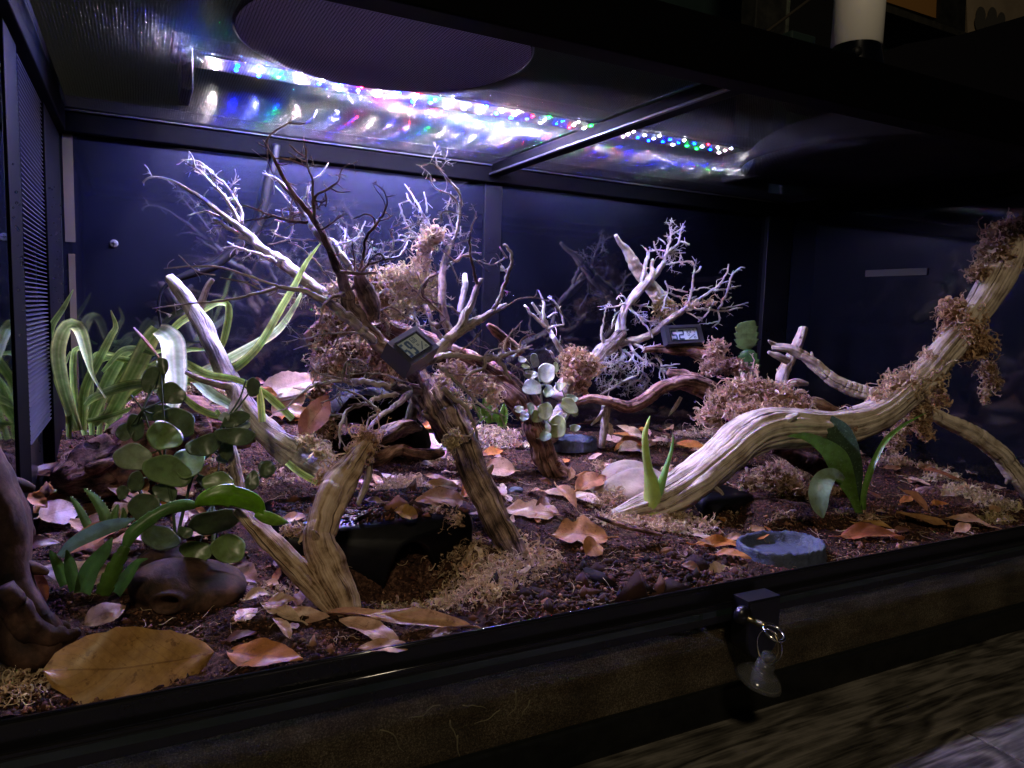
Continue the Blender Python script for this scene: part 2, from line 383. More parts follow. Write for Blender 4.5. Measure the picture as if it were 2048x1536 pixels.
# ================================================================== SETTING
# ---- table / floor of dark laminate planks
def plankmat():
    m, nt, b = newmat("grey_oak_laminate"); L = nt.links.new
    tc = nd(nt, 'ShaderNodeTexCoord'); oi = nd(nt, 'ShaderNodeObjectInfo')
    def layer(sx, sy, det, dist, rough=.6):
        mp = nd(nt, 'ShaderNodeMapping'); mp.inputs['Scale'].default_value = (sx, sy, 1); L(tc.outputs['Object'], mp.inputs[0])
        add = nd(nt, 'ShaderNodeVectorMath', operation='ADD'); L(mp.outputs[0], add.inputs[0])
        mm = nd(nt, 'ShaderNodeMath', operation='MULTIPLY'); mm.inputs[1].default_value = 40; L(oi.outputs['Random'], mm.inputs[0])
        cm = nd(nt, 'ShaderNodeCombineXYZ'); L(mm.outputs[0], cm.inputs[0]); L(mm.outputs[0], cm.inputs[1]); L(cm.outputs[0], add.inputs[1])
        n = nd(nt, 'ShaderNodeTexNoise', Scale=1., Detail=det, Roughness=rough, Distortion=dist); L(add.outputs[0], n.inputs['Vector']); return n.outputs[0]
    big = layer(3.2, 17, 2., .6); fine = layer(14, 330, 4., .1); spot = layer(25, 60, 4., .3)
    rings = nd(nt, 'ShaderNodeMath', operation='MULTIPLY'); rings.inputs[1].default_value = 46; L(big, rings.inputs[0])
    sn = nd(nt, 'ShaderNodeMath', operation='SINE'); L(rings.outputs[0], sn.inputs[0])
    def mad(x, k, y):
        q = nd(nt, 'ShaderNodeMath', operation='MULTIPLY_ADD'); L(x, q.inputs[0]); q.inputs[1].default_value = k
        if isinstance(y, float): q.inputs[2].default_value = y
        else: L(y, q.inputs[2])
        return q.outputs[0]
    v = mad(sn.outputs[0], .085, mad(fine, .45, mad(big, .35, mad(spot, .35, -.075))))
    r = nd(nt, 'ShaderNodeValToRGB'); e = r.color_ramp.elements; e[0].position = .36; e[0].color = (.020, .018, .015, 1); e[1].position = .66; e[1].color = (.17, .155, .13, 1)
    q = e.new(.5); q.color = (.075, .068, .055, 1)
    L(v, r.inputs[0]); L(r.outputs[0], b.inputs['Base Color'])
    b.inputs['Roughness'].default_value = .45; b.inputs['Specular IOR Level'].default_value = .3
    bp = nd(nt, 'ShaderNodeBump', Strength=.25, Distance=.0006); L(v, bp.inputs['Height']); L(bp.outputs[0], b.inputs['Normal'])
    return m
PLANK = plankmat()
flo = bpy.data.objects.new("floor", None); COL.objects.link(flo); tag(flo, kind='structure')
MB().box((-2, -2.2, -.06), (3.4, 3.2, -.0125)).build("subfloor", BLACK, flo)
pw = .178
for j in range(-7, 4):
    y0 = -.105+j*pw
    off = (j*.47) % 1.2
    x = -1.9+off*.9
    if j == -1: x = .79-2.4
    if j == 0: x = .35-2.4
    while x < 3.2:
        x1 = min(x+1.2, 3.3)
        if -2.1 < y0 < .9:
            mb = MB(); mb.box((x+.0011, y0+.0011, -.012), (x1-.0011, y0+pw-.0011, -.0004*random.random()), .0008)
            mb.build("plank", PLANK, flo, smooth=False)
        x = x1
# ---- room behind
TEAL = simple("teal_wall_paint", (.02, .045, .04), .6, var=.2, bscale=30)
wl = MB().box((-2, 1.75, -.2), (4.2, 1.8, 3.)).build("back_room_wall", TEAL, smooth=False); tag(wl, kind='structure')

# ================================================================== TERRARIUM
WX, DY, HZ = 1.30, .61, .645
T = thing("terrarium", "long black framed front opening terrarium full of driftwood and moss", "terrarium", (0, 0, 0))
def part(name, mb, mat, smooth=False, color=None): return mb.build(name, mat, T, smooth, color)
# base frame, pane, track
part("base_frame", MB().box((-.03, -.003, 0), (WX+.03, .02, .034), .002), RAILM)
part("base_frame", MB().box((-.03, .02, 0), (.0, DY+.02, .034)), RAILM)
part("base_frame", MB().box((WX, .02, 0), (WX+.03, DY+.02, .034)), RAILM)
part("floor_panel", MB().box((0, .02, .003), (WX, DY+.02, .012)), BLACK)
g = part("front_pane", MB().box((0, .0005, .034), (WX, .0035, .106)), GLASS)
part("door_track", MB().box((-.01, -.007, .104), (WX+.01, .0036, .1188), .0008).box((-.01, -.007, .1188), (WX+.01, -.0040, .1222), .0006).box((-.01, -.0012, .119), (WX+.01, .0036, .1375), .0010), BLACK)
part("track_lip", (lambda m: (tube(m, [(-.01, .0012, .1378), (.6, .0012, .1378), (WX+.01, .0012, .1378)], [.0019]*3, 16, step=.3), m)[1])(MB()), LIPM, True)
part("track_lip", (lambda m: (tube(m, [(-.01, -.0054, .1224), (.6, -.0054, .1224), (WX+.01, -.0054, .1224)], [.0018]*3, 16, step=.3), m)[1])(MB()), LIPM, True)
part("glass_strip", MB().box((-.01, -.0072, .1115), (WX+.01, -.0071, .1175)), GLASS_G)
# top rails
part("top_rail", MB().box((-.03, -.004, .597), (WX+.03, .022, HZ), .0015), RAILB)
part("top_rail", MB().box((-.03, .022, .612), (WX+.03, .034, .624), .001), RAILB)
part("top_rail", MB().box((-.03, DY-.012, .600), (WX+.03, DY+.022, HZ), .0015), RAILB)
part("top_rail", MB().box((-.03, .022, .600), (.008, DY-.012, HZ), .0015), RAILB)
part("top_rail", MB().box((WX-.008, .022, .600), (WX+.03, DY-.012, HZ), .0015), RAILB)
part("top_crossbar", MB().box((.602, .0345, .612), (.622, DY-.0125, .6285), .0012), RAILB)
part("crossbar_lip", MB().box((.597, .036, .6105), (.6015, DY-.014, .6135), .0006), simple("grey_lip", (.02, .02, .025), .35, spec=.3))
part("crossbar_lip", MB().box((.008, DY-.0165, .6255), (WX-.008, DY-.0122, .6275), .0006), simple("grey_lip_back", (.03, .03, .035), .35, spec=.3))
# back wall panels and posts
part("back_panel", MB().box((.0, DY, .034), (.596, DY+.006, .6)), GLOSSB)
part("back_panel", MB().box((.628, DY, .034), (WX-.07, DY+.006, .6)), GLOSSB)
part("back_post", MB().box((.5962, DY-.004, .034), (.6278, DY+.008, .5995), .001), simple("post_black", (.003, .003, .006), .4, spec=.2))
part("back_post", MB().box((WX-.07, DY-.01, .034), (WX-.002, DY+.008, .5995), .001), BLACK)
# left wall: post, louvred vent, frame, glass
part("side_post", MB().box((-.012, .446, .034), (-.0005, DY, .5995), .001), simple("satin_black_post", (.0015, .0015, .003), .5, spec=.08))
part("side_post", MB().box((-.012, .184, .034), (-.0005, .25, .5995), .001), RAILB)
part("vent_backing", MB().box((-.022, .25, .034), (-.012, .446, .5995)), BLACK)
lm = None
for k in range(80):
    z = .262+k*.00425
    if lm is None:
        mb = MB(); mb.add([(-.0105, .262, 0), (-.0105, .434, 0), (-.0015, .262, -.0022), (-.0015, .434, -.0022), (-.0105, .262, -.001), (-.0105, .434, -.001), (-.0015, .262, -.0030), (-.0015, .434, -.0030)],
                          [(0, 1, 3, 2), (4, 6, 7, 5), (2, 3, 7, 6), (0, 4, 5, 1), (0, 2, 6, 4), (1, 5, 7, 3)])
        lo = part("louver", mb, LOUVER); lm = lo.data; lo.location = (0, 0, z)
    else:
        lo = bpy.data.objects.new("louver", lm); COL.objects.link(lo); lo.parent = T; lo.location = (0, 0, z)
part("side_pane", MB().box((-.006, .004, .034), (-.002, .184, .5995)), GLASS)
part("side_pane", MB().box((WX, .004, .034), (WX+.004, DY, .5995)), simple("right_side_dark_glass", (.004, .005, .008), .07, spec=.7))
part("side_backing", MB().box((-.03, .004, .034), (-.024, .184, .5995)), simple("grey_wall_beyond_glass", (.05, .06, .06), .7))
# tan tape strips down the back left corner
part("tape_or_reflection", MB().box((.003, DY-.0012, .463), (.0145, DY-.0003, .599)), TAPE)
part("tape_or_reflection", MB().box((.006, DY-.0012, .24), (.0135, DY-.0003, .448)), TAPE)
part("tape_or_reflection", MB().box((WX-.003, .30, .475), (WX-.0008, .42, .487)), simple("tape_reflection", (.05, .045, .035), .7))  # solid strip standing in for the tape's reflection in the right glass
# screws
for (x, y) in ((228, 487), (1003, 537)):
    c = P(x, y, DY); mb = MB(); th = np.linspace(0, 2*PI, 16, endpoint=False)
    r0 = .0052; v = [(c[0]+r0*math.cos(t), DY-.0006, c[2]+r0*math.sin(t)) for t in th]+[(c[0]+r0*.8*math.cos(t), DY-.0022, c[2]+r0*.8*math.sin(t)) for t in th]+[(c[0], DY-.0026, c[2])]
    f = [(i, (i+1) % 16, 16+(i+1) % 16, 16+i) for i in range(16)]+[(16+i, 16+(i+1) % 16, 32) for i in range(16)]
    mb.add(v, f); sc = part("screw", mb, simple("dull_screw", (.3, .3, .32), .3, metal=.7))
    mb = MB(); mb.box((c[0]-.003, DY-.0032, c[2]-.0005), (c[0]+.003, DY-.0024, c[2]+.0005)); mb.box((c[0]-.0005, DY-.00325, c[2]-.003), (c[0]+.0005, DY-.00241, c[2]+.003))
    q = mb.build("screw_slot", BLACK); q.parent = sc
# screens made of crossing wires
def screen(x0, x1, y0, y1, z):
    pit, r = .0027, .00021
    xs = np.arange(x0+pit/2, x1, pit); ys = np.arange(y0+pit/2, y1, pit)
    oct_ = np.array([(math.cos(a), math.sin(a)) for a in np.linspace(0, 2*PI, 6, endpoint=False)])*r
    V = []; Fq = []; n = 0
    def rod(axis, c, a, b, zz):
        nonlocal n
        for e in (a, b):
            for (p, q) in oct_:
                V.append((c+p, e, zz+q) if axis == 'y' else (e, c+p, zz+q))
        for i in range(6):
            j = (i+1) % 6; Fq.append((n+i, n+j, n+6+j, n+6+i))
        n += 12
    for c in xs: rod('y', c, y0, y1, z)
    for c in ys: rod('x', c, x0, x1, z+.0007)
    V = np.array(V); me = np_mesh("mesh_screen", V, np.array(Fq), np.ones((len(V), 3)), MESHM)
    o = bpy.data.objects.new("mesh_screen", me); COL.objects.link(o); o.parent = T; o['kind'] = 'stuff'
screen(.008, .602, .034, DY-.012, .6302)
screen(.622, WX-.008, .034, DY-.012, .6302)
# water droplets
def drops(name, pts, rr):
    import bmesh
    bm = bmesh.new(); bmesh.ops.create_icosphere(bm, subdivisions=1, radius=1); bv = np.array([v.co[:] for v in bm.verts]); bf = np.array([[v.index for v in f.verts] for f in bm.faces]); bm.free()
    V = np.vstack([bv*r*np.array([1, .6, 1.1])+p for p, r in zip(pts, rr)]); Fq = np.vstack([bf+i*len(bv) for i in range(len(pts))])
    me = np_mesh(name, V, Fq, np.ones((len(V), 3)), DROP); o = bpy.data.objects.new(name, me); COL.objects.link(o); o.parent = T; o['kind'] = 'stuff'
pts = [(RNG.uniform(.599, .626), DY-.0045, RNG.uniform(.25, .52)) for _ in range(130)]+[(RNG.uniform(.632, .75), DY-.0005, RNG.uniform(.25, .5)) for _ in range(50)]
pts += [(.0005, RNG.uniform(.46, .6), RNG.uniform(.3, .52)) for _ in range(70)]+[(.0005, RNG.uniform(.19, .24), RNG.uniform(.35, .5)) for _ in range(20)]
drops("water_droplets", pts, RNG.uniform(.0005, .0013, len(pts)))

# ---- lock, key, ring, suction cup
lk = P(1500, 1215, -.01)
LK = thing("cabinet_lock", "small black cam lock clipped onto the lower door track, key inserted", "lock", (lk[0], -.007, .10))
mb = MB(); prof = [(-.0205, .1305), (.0205, .1305), (.0205, .095)]+[(.0205*math.cos(a), .092+.021*math.sin(a)) for a in np.linspace(-.1, -PI+.1, 12)]+[(-.0205, .095)]
n = len(prof); vv = [(lk[0]+x, -.0075, z) for x, z in prof]+[(lk[0]+x, -.027, z) for x, z in prof]+[(lk[0]+x*.94, -.0285, .1+(z-.1)*.94) for x, z in prof]
ff = [tuple(range(n))[::-1], tuple(range(2*n, 3*n))]+[(i, (i+1) % n, n+(i+1) % n, n+i) for i in range(n)]+[(n+i, n+(i+1) % n, 2*n+(i+1) % n, 2*n+i) for i in range(n)]
mb.add(vv, ff); mb.build("lock_body", simple("black_lock_shell", (.008, .008, .012), .3), LK, smooth=False)
k0 = P(1487, 1231, -.0285); k1 = P(1505, 1241, -.034); k2 = P(1530, 1252, -.046)
mb = MB(); tube(mb, [k0+np.array([0, .004, 0]), k0+np.array([0, -.002, 0])], [.0085, .0082], 24); mb.build("lock_face", BLACK, LK)
def torus(mb, c, R, r, nrm, n=32, m=8, sx=1.):
    nrm = np.array(nrm, float); nrm /= np.linalg.norm(nrm); a = np.cross(nrm, [0, 0, 1.]); a /= np.linalg.norm(a); b = np.cross(nrm, a)
    p = np.array([np.asarray(c)+R*(math.cos(t)*a+sx*math.sin(t)*b) for t in np.linspace(0, 2*PI, n, endpoint=False)])
    vv = []; ff = []
    for i in range(n):
        rd = (p[i]-c)/np.linalg.norm(p[i]-c)
        for j in range(m):
            t = 2*PI*j/m; vv.append(p[i]+r*(math.cos(t)*rd+math.sin(t)*nrm))
    for i in range(n):
        for j in range(m):
            ff.append((i*m+j, ((i+1) % n)*m+j, ((i+1) % n)*m+(j+1) % m, i*m+(j+1) % m))
    mb.add(vv, ff)
KY = thing("key", "small steel key sticking out of the cam lock, ring head tilted", "key", k2)
mb = MB(); tube(mb, [k0, k1, k2], [.0022, .003, .003], 10); mb.build("key_shaft", BRASS, KY)
rc = P(1548, 1265, -.052); mb = MB(); torus(mb, rc, .0098, .0017, (.1, -.35, .75)); mb.build("key_bow", STEEL, KY)
RG = thing("split_ring", "thin wire ring hanging from the key and holding a suction cup", "ring", P(1540, 1290, -.056))
c0 = P(1539, 1292, -.056)
mb = MB(); torus(mb, c0, .0115, .0005, (1, .35, .1), sx=1.35); mb.build("wire_loop", STEEL, RG)
mb = MB(); torus(mb, c0+np.array([-.0012, .001, -.0004]), .0112, .0005, (1, .1, -.1), sx=1.3); mb.build("wire_loop", BRASS, RG)
SC = thing("suction_cup", "clear rubber suction cup dangling below the key ring", "suction cup", P(1538, 1325, -.056))
ax = P(1541, 1308, -.056); bx_ = P(1527, 1372, -.056); axd = (bx_-ax)/np.linalg.norm(bx_-ax)
axd = axd+np.array([0, .25, 0]); axd /= np.linalg.norm(axd)
hcup = np.linalg.norm(bx_-ax)
prof = [(0, 0), (.0055, 0), (.0068, .002), (.0066, .007), (.0052, .0085), (.0054, .0095), (.0082, .0105), (.0088, .016), (.0095, .0185), (.015, .0225), (.0195, .0275), (.0215, .0325), (.0213, .0332), (.0185, .0285), (.013, .0235), (.004, .021), (0, .0205)]
a_ = np.cross(axd, [0, 1, .2]); a_ /= np.linalg.norm(a_); b_ = np.cross(axd, a_)
vv = []; n = 36
for (r, z) in prof:
    for i in range(n):
        t = 2*PI*i/n; vv.append(ax+axd*z*hcup/.0335+(math.cos(t)*a_+math.sin(t)*b_)*r)
ff = [(k*n+i, k*n+(i+1) % n, (k+1)*n+(i+1) % n, (k+1)*n+i) for k in range(len(prof)-1) for i in range(n)]
mb = MB(); mb.add(vv, ff); mb.build("rubber_cup", SUCTION, SC)

# ================================================================== LAMPS ABOVE THE SCREEN
LB = thing("led_light_bar", "long light bar resting above the mesh lid with coloured and white diodes", "light bar", (.58, .468, .69))
MB().box((.125, .435, .6765), (1.035, .505, .694), .003).build("housing", simple("bar_housing", (.03, .03, .035), .4, metal=.3), LB, smooth=False)
MB().box((.16, .447, .6752), (1.0, .497, .6764)).build("diode_board", simple("diode_board", (.03, .03, .035), .6), LB, smooth=False)
for x in (.14, 1.02):
    MB().box((x-.006, .43, .6312), (x+.006, .51, .6764), .001).build("foot", BLACK, LB, smooth=False)
cols = dict(W=((1., .97, .93), 1.), P=((1, .5, .5), .8), B=((0, .004, 1), 1.5), R=((1, .0005, .002), .8), G=((.0005, 1, .01), .7), C=((.62, .68, 1), 1.05))
lms = {k: simple("diode_"+n_, (0, 0, 0), .5, emit=c, es=LED_STRENGTH*s_) for (k, (c, s_)), n_ in zip(cols.items(), ("white", "pink", "blue", "red", "green", "cool"))}
pat = ["WPW", "BCB", "WPW", "CBC", "WPW", "RCB", "WPW", "BWC", "WPB", "GCW", "WPR", "BRC", "PWP", "WCB", "WBW", "RCG", "CPW", "WBP", "RPW", "WCW", "BPB", "WCR", "RPW", "BWB", "WGC", "BPC", "WRW"]
odd = ["BB", "BG", "WB", "RB", "BW", "GB", "BC", "WB", "RB", "BB", "GW", "BB", "CB"]
for k in list(cols): lms[k+"2"] = simple("weak_"+lms[k].name, (0, 0, 0), .5, emit=cols[k][0], es=LED_STRENGTH*cols[k][1]*.13)
qm = {}
def diode(ch, x, y):
    if x > .60: ch = ch+"2"      # the far segments of the bar burn weaker
    if ch not in qm:
        mb = MB(); mb.box((-.0012, -.0012, -.0010), (.0012, .0012, 0)); o = mb.build("diode", lms[ch], None, smooth=False); o.parent = LB; qm[ch] = o.data
    else:
        o = bpy.data.objects.new("diode", qm[ch]); COL.objects.link(o); o.parent = LB
    o.location = (x-.58, y-.468, .6751-.69)
pat = pat[:17]
for i, tr in enumerate(pat):
    x = .172+i*.0506
    for j, ch in enumerate(tr): diode(ch, x+(-.003, 0, .003)[j], (.452, .470, .488)[j])
    if i < len(pat)-1:
        for j, ch in enumerate(odd[i % len(odd)]): diode(ch, x+.0253, (.461, .479)[j])
def lathe(mb, c, prof, n=48, tilt=None):
    vv = [(c[0]+r*math.cos(2*PI*i/n), c[1]+r*math.sin(2*PI*i/n), c[2]+z) for (r, z) in prof for i in range(n)]
    mb.add(vv, [(k*n+i, k*n+(i+1) % n, (k+1)*n+(i+1) % n, (k+1)*n+i) for k in range(len(prof)-1) for i in range(n)])
def dome(c, R, label, inner, socket=True):
    d = thing("dome_lamp", label, "dome lamp", c)
    H = R*.62
    H = H*.5
    po = [(R, 0), (R*1.02, .002), (R*.98, .012)]+[(R*math.cos(a)*.97, .012+H*math.sin(a)) for a in np.linspace(.05, 1.35, 10)]
    pi_ = [(r*.975, z-.0015) for r, z in po[2:]][::-1]+[(R*.985, .002), (R, 0)]
    mb = MB(); lathe(mb, c, po); mb.build("hood", HOODOUT, d)
    mb = MB(); lathe(mb, c, pi_+[(R, .0)]); mb.build("hood_lining", inner, d)
    return d, H
d1, H1 = dome((.30, .19, .634), .135, "wide dome lamp with pale lining on the left half of the mesh lid", HOODIN)
d2, H2 = dome((1.115, .28, .634), .20, "larger black dome lamp on the right half of the mesh lid, white socket on top", DARKMETAL)
# socket of the right lamp
sc0 = P(1712, 100, .28)
cx, cy = float(sc0[0]), .28
rs = W(48, P(1712, 60, .28)); zb = P(1712, 118, .28)[2]; zt = P(1712, 92, .28)[2]
mb = MB(); lathe(mb, (cx, cy, 0), [(rs*1.25, .742), (rs*1.12, zb-.012), (rs*1.02, zb+.004), (rs*.96, zt-.004), (rs*.93, zt+.003)]); cl = mb.build("socket_collar", CHROME, d2)
mb = MB(); hc = P(1716, 103, .28-rs); tube(mb, [hc+np.array([-.0, .004, 0]), hc+np.array([-.001, -.0022, 0])], [.0065, .0065], 20); mb.build("vent_hole", simple("hole_black", (.002, .002, .002), .6), d2)
mb = MB(); lathe(mb, (cx, cy, 0), [(rs*.9, zt-.004), (rs, zt-.001), (rs, zt+.12), (rs*.9, zt+.124), (0, zt+.124)]); mb.build("socket", CERAMIC, d2)
mb = MB(); lathe(mb, (cx, cy, 0), [(.10, .725), (.06, .742), (rs*1.2, .745)]); mb.build("hood_cap", DARKMETAL, d2)

# ================================================================== ROOM ITEMS BEHIND THE TANK
def rq(x0, y0, x1, y1, Y): a = P(x0, y0, Y); b = P(x1, y1, Y); return a, b
ROUGH = simple("charred_wood_post", (.02, .02, .016), .7, bump=1., bscale=90, var=.8)
a, b = rq(1505, 140, 1578, -60, 1.1)
st = thing("wooden_post", "rough dark wooden post with worn pale edge behind the terrarium lid", "post", (a[0], 1.1, 0))
MB().box((a[0], 1.1, 0), (b[0], 1.16, 1.8), .003).build("post_body", ROUGH, st, smooth=False)
MB().box((b[0]+.0003, 1.097, 0), (b[0]+.012, 1.15, 1.8), .002).build("worn_edge", simple("worn_edge_paint", (.09, .10, .075), .7, bump=1, bscale=60, var=.8), st, smooth=False)
a = P(1525, 70, .7); b = P(1625, -5, .7)
tg = MB(); tube(tg, [a, b, b+(b-a)*.7], [.0035]*3, 8); o = tg.build("lamp_arm", simple("dull_bronze", (.12, .10, .07), .4, metal=.7)); tag(o, "thin bronze rod slanting up in front of the dark wooden post", "rod")
a, b = rq(1568, 98, 1619, 78, .64)
o = MB().box((a[0], .622, .6455), (b[0], .66, b[2]), .004).build("plug_adapter", simple("dark_green_plastic", (.02, .035, .03), .4), smooth=False); tag(o, "small dark plastic block standing on the rear edge of the lid", "plug adapter")
# shelf with orange box and pale picture
p0 = P(1765, 12, 1.3); p1 = P(1930, 70, 1.3)
sh = thing("wall_shelf", "dusty dark wall shelf sloping away at the upper right", "shelf", p0)
mb = MB(); q0 = P(1740, -4, 1.0); q1 = P(1935, 66, 1.45)
q2 = q1+(q1-q0)*.6; dn = np.array([0, 0, -.022]); bk = np.array([.1, .14, 0.])
mb.add([q0, q2, q2+dn, q0+dn, q0+bk, q2+bk, q2+bk+dn, q0+bk+dn], [(0, 1, 2, 3), (4, 7, 6, 5), (0, 4, 5, 1), (3, 2, 6, 7), (0, 3, 7, 4), (1, 5, 6, 2)])
mb.build("shelf_board", simple("dusty_board", (.06, .055, .035), .7, var=.6, bscale=90), sh, smooth=False)
def slab(name, c, Y, th, mat, label, cat):
    "box whose front outline is given by image-side corners at depth Y"
    f_ = [P(x, y, Y) for x, y in c]; n = len(f_); back = [p+np.array([.01, th, 0]) for p in f_]
    mb = MB(); mb.add(f_+back, [tuple(range(n)), tuple(range(2*n-1, n-1, -1))]+[(i, n+i, n+(i+1) % n, (i+1) % n) for i in range(n)])
    o = mb.build(name, mat, None, smooth=False); return tag(o, label, cat)
slab("cardboard_box", [(1768, -80), (1884, -80), (1880, 39), (1768, 2)], 1.5, .15, simple("orange_card", (.55, .27, .07), .7), "orange brown box on the dusty shelf at the upper right", "box")
slab("dark_post", [(1884, -80), (1935, -80), (1930, 66), (1880, 46)], 1.48, .06, ROUGH, "dark narrow upright between the orange box and the pale picture", "post")
slab("picture", [(1930, -80), (2120, -80), (2120, 80), (1936, 80)], 1.6, .02, simple("pale_canvas", (.52, .4, .25), .7, var=.2, bscale=20), "pale beige picture at the top right corner of the photo", "picture")
mb = MB()
for (x, y, r) in ((1962, 30, 16), (1985, 30, 15), (2003, 38, 13), (1960, 45, 18), (1980, 48, 18), (1995, 50, 14)):
    c = P(x, y, 1.59); rr = W(r, c); mb.add([c]+[c+np.array([rr*math.cos(t), 0, rr*math.sin(t)]) for t in np.linspace(0, 2*PI, 20, endpoint=False)], [(0, i+1, (i+1) % 20+1) for i in range(20)])
for i, v in enumerate(mb.v): mb.v[i] = v-np.array([0, .0003*i, 0])
o = mb.build("plush_toy", simple("grey_plush", (.12, .11, .09), .9), None); tag(o, "dark grey cloud shaped toy in front of the pale picture", "toy")
slab("storage_box", [(1560, 330), (1700, 140), (1810, 88), (1920, 70), (2048, 32), (2300, -30), (2300, 500), (1560, 500)], .95, .35, simple("matt_black_box", (.006, .005, .008), .7), "large matt black box with a slanted lid behind the right lamp", "box")
slab("storage_box", [(1578, 330), (1578, -80), (1768, -80), (1768, 330)], 1.2, .1, simple("black_backboard", (.004, .004, .004), .8), "tall black board behind the white lamp socket", "board")

# ================================================================== SOIL
def soil():
    nx, ny = 560, 270
    xs = np.linspace(0, WX, nx); ys = np.linspace(.0045, DY, ny)
    X, Y = np.meshgrid(xs, ys)
    Z = ground(X, Y)
    rs = np.random.default_rng(3)
    def vnoise(sc):
        a = rs.normal(0, 1, (int(ny/sc)+3, int(nx/sc)+3)); yy = np.arange(ny)/sc; xx = np.arange(nx)/sc
        iy = yy.astype(int); ix = xx.astype(int); fy = (yy-iy)[:, None]; fx = (xx-ix)[None, :]
        fy = fy*fy*(3-2*fy); fx = fx*fx*(3-2*fx)
        return (a[iy][:, ix]*(1-fy)*(1-fx)+a[iy+1][:, ix]*fy*(1-fx)+a[iy][:, ix+1]*(1-fy)*fx+a[iy+1][:, ix+1]*fy*fx)
    Z = Z+vnoise(14)*.0011+vnoise(5)*.0008+vnoise(2)*.0006+vnoise(1)*.0004
    v = np.stack([X, Y, Z], -1).reshape(-1, 3)
    i = np.arange(nx-1); j = np.arange(ny-1); I, J = np.meshgrid(i, j); a = J*nx+I
    f = np.stack([a, a+1, a+nx+1, a+nx], -1).reshape(-1, 4)
    me = np_mesh("soil", v, f, np.ones((len(v), 3)), SOILM)
    o = bpy.data.objects.new("soil", me); COL.objects.link(o); tag(o, "dark brown soil bed rising towards the back of the tank", kind='structure')
    # face of the soil pressed against the lower pane
    n = 200; xs = np.linspace(0, WX, n); vv = []; ff = []
    mb = MB()
    for k, x in enumerate(xs): vv += [(x, .0045, .034), (x, .0045, .09), (x, .0045, float(ground(x, .0045)))]
    for k in range(n-1):
        for q in (0, 1): ff.append((k*3+q, k*3+3+q, k*3+4+q, k*3+1+q))
    mb.add(vv, ff); o = mb.build("soil_front_face", SOILF, None); o.name = "soil_face"; tag(o, "brown speckled soil seen through the low front pane", kind='structure')
soil()
def crumbs(name, n, region, size, cols, label, kind='stuff', seed=1, big=False):
    rs = np.random.default_rng(seed)
    x0, x1, y0, y1 = region
    X = rs.uniform(x0, x1, n); Y = y0+(y1-y0)*rs.uniform(0, 1, n)**1.2
    for (dx, dy, ra, rb) in ((.7095, .054, .055, .043),):
        k = ((X-dx)/ra)**2+((Y-dy)/rb)**2 > 1; X = X[k]; Y = Y[k]
    n = len(X)
    base = np.array([(1, 0, 0), (-1, 0, 0), (0, 1, 0), (0, -1, 0), (0, 0, 1), (0, 0, -1)], float)
    fb = np.array([(0, 2, 4), (2, 1, 4), (1, 3, 4), (3, 0, 4), (2, 0, 5), (1, 2, 5), (3, 1, 5), (0, 3, 5)])
    if big:
        t = 1.618; base = np.array([(-1, t, 0), (1, t, 0), (-1, -t, 0), (1, -t, 0), (0, -1, t), (0, 1, t), (0, -1, -t), (0, 1, -t), (t, 0, -1), (t, 0, 1), (-t, 0, -1), (-t, 0, 1)])/1.9
        fb = np.array([(0, 11, 5), (0, 5, 1), (0, 1, 7), (0, 7, 10), (0, 10, 11), (1, 5, 9), (5, 11, 4), (11, 10, 2), (10, 7, 6), (7, 1, 8), (3, 9, 4), (3, 4, 2), (3, 2, 6), (3, 6, 8), (3, 8, 9), (4, 9, 5), (2, 4, 11), (6, 2, 10), (8, 6, 7), (9, 8, 1)])
    m = len(base)
    V = base[None]*(1+rs.normal(0, .4, (n, m, 1)))*(size*np.exp(rs.normal(0, .6, (n, 1, 1))))*rs.uniform(.55, 1.3, (n, 1, 3))
    A = rs.uniform(0, 6.28, n); c, s_ = np.cos(A), np.sin(A)
    Vx = V[..., 0]*c[:, None]-V[..., 1]*s_[:, None]; Vy = V[..., 0]*s_[:, None]+V[..., 1]*c[:, None]
    V = np.stack([Vx+X[:, None], Vy+Y[:, None], V[..., 2]*.8+(ground(X, Y)+size*.4)[:, None]], -1).reshape(-1, 3)
    V[:, 1] = np.maximum(V[:, 1], .005)
    Fq = (fb[None]+(np.arange(n)*m)[:, None, None]).reshape(-1, 3)
    cc = np.array(cols)[rs.integers(0, len(cols), n)]*rs.uniform(.6, 1.4, (n, 1)); C_ = np.repeat(cc, m, 0)
    me = np_mesh(name, V, Fq, C_, SOILC, smooth=False); o = bpy.data.objects.new(name, me); COL.objects.link(o)
    return tag(o, label, "soil", kind=kind)
SC_ = [(.06, .022, .010), (.10, .037, .018), (.026, .010, .005), (.19, .085, .045), (.045, .017, .010), (.02, .008, .005)]
crumbs("soil_crumbs", 60000, (.0, WX, .006, .58), .0008, SC_, "fine crumbly soil grains strewn over the whole bed", seed=2)
crumbs("soil_crumbs", 22000, (.0, 1.25, .006, .16), .0008, SC_+[(.25, .13, .08)], "coarser soil grains along the front edge", seed=5)
crumbs("bark_chunks", 620, (.37, .63, .010, .08), .0026, [(.022, .010, .009), (.035, .014, .011), (.07, .03, .02), (.012, .006, .006)], "dark bark and clay chunks heaped at the front centre", seed=9)

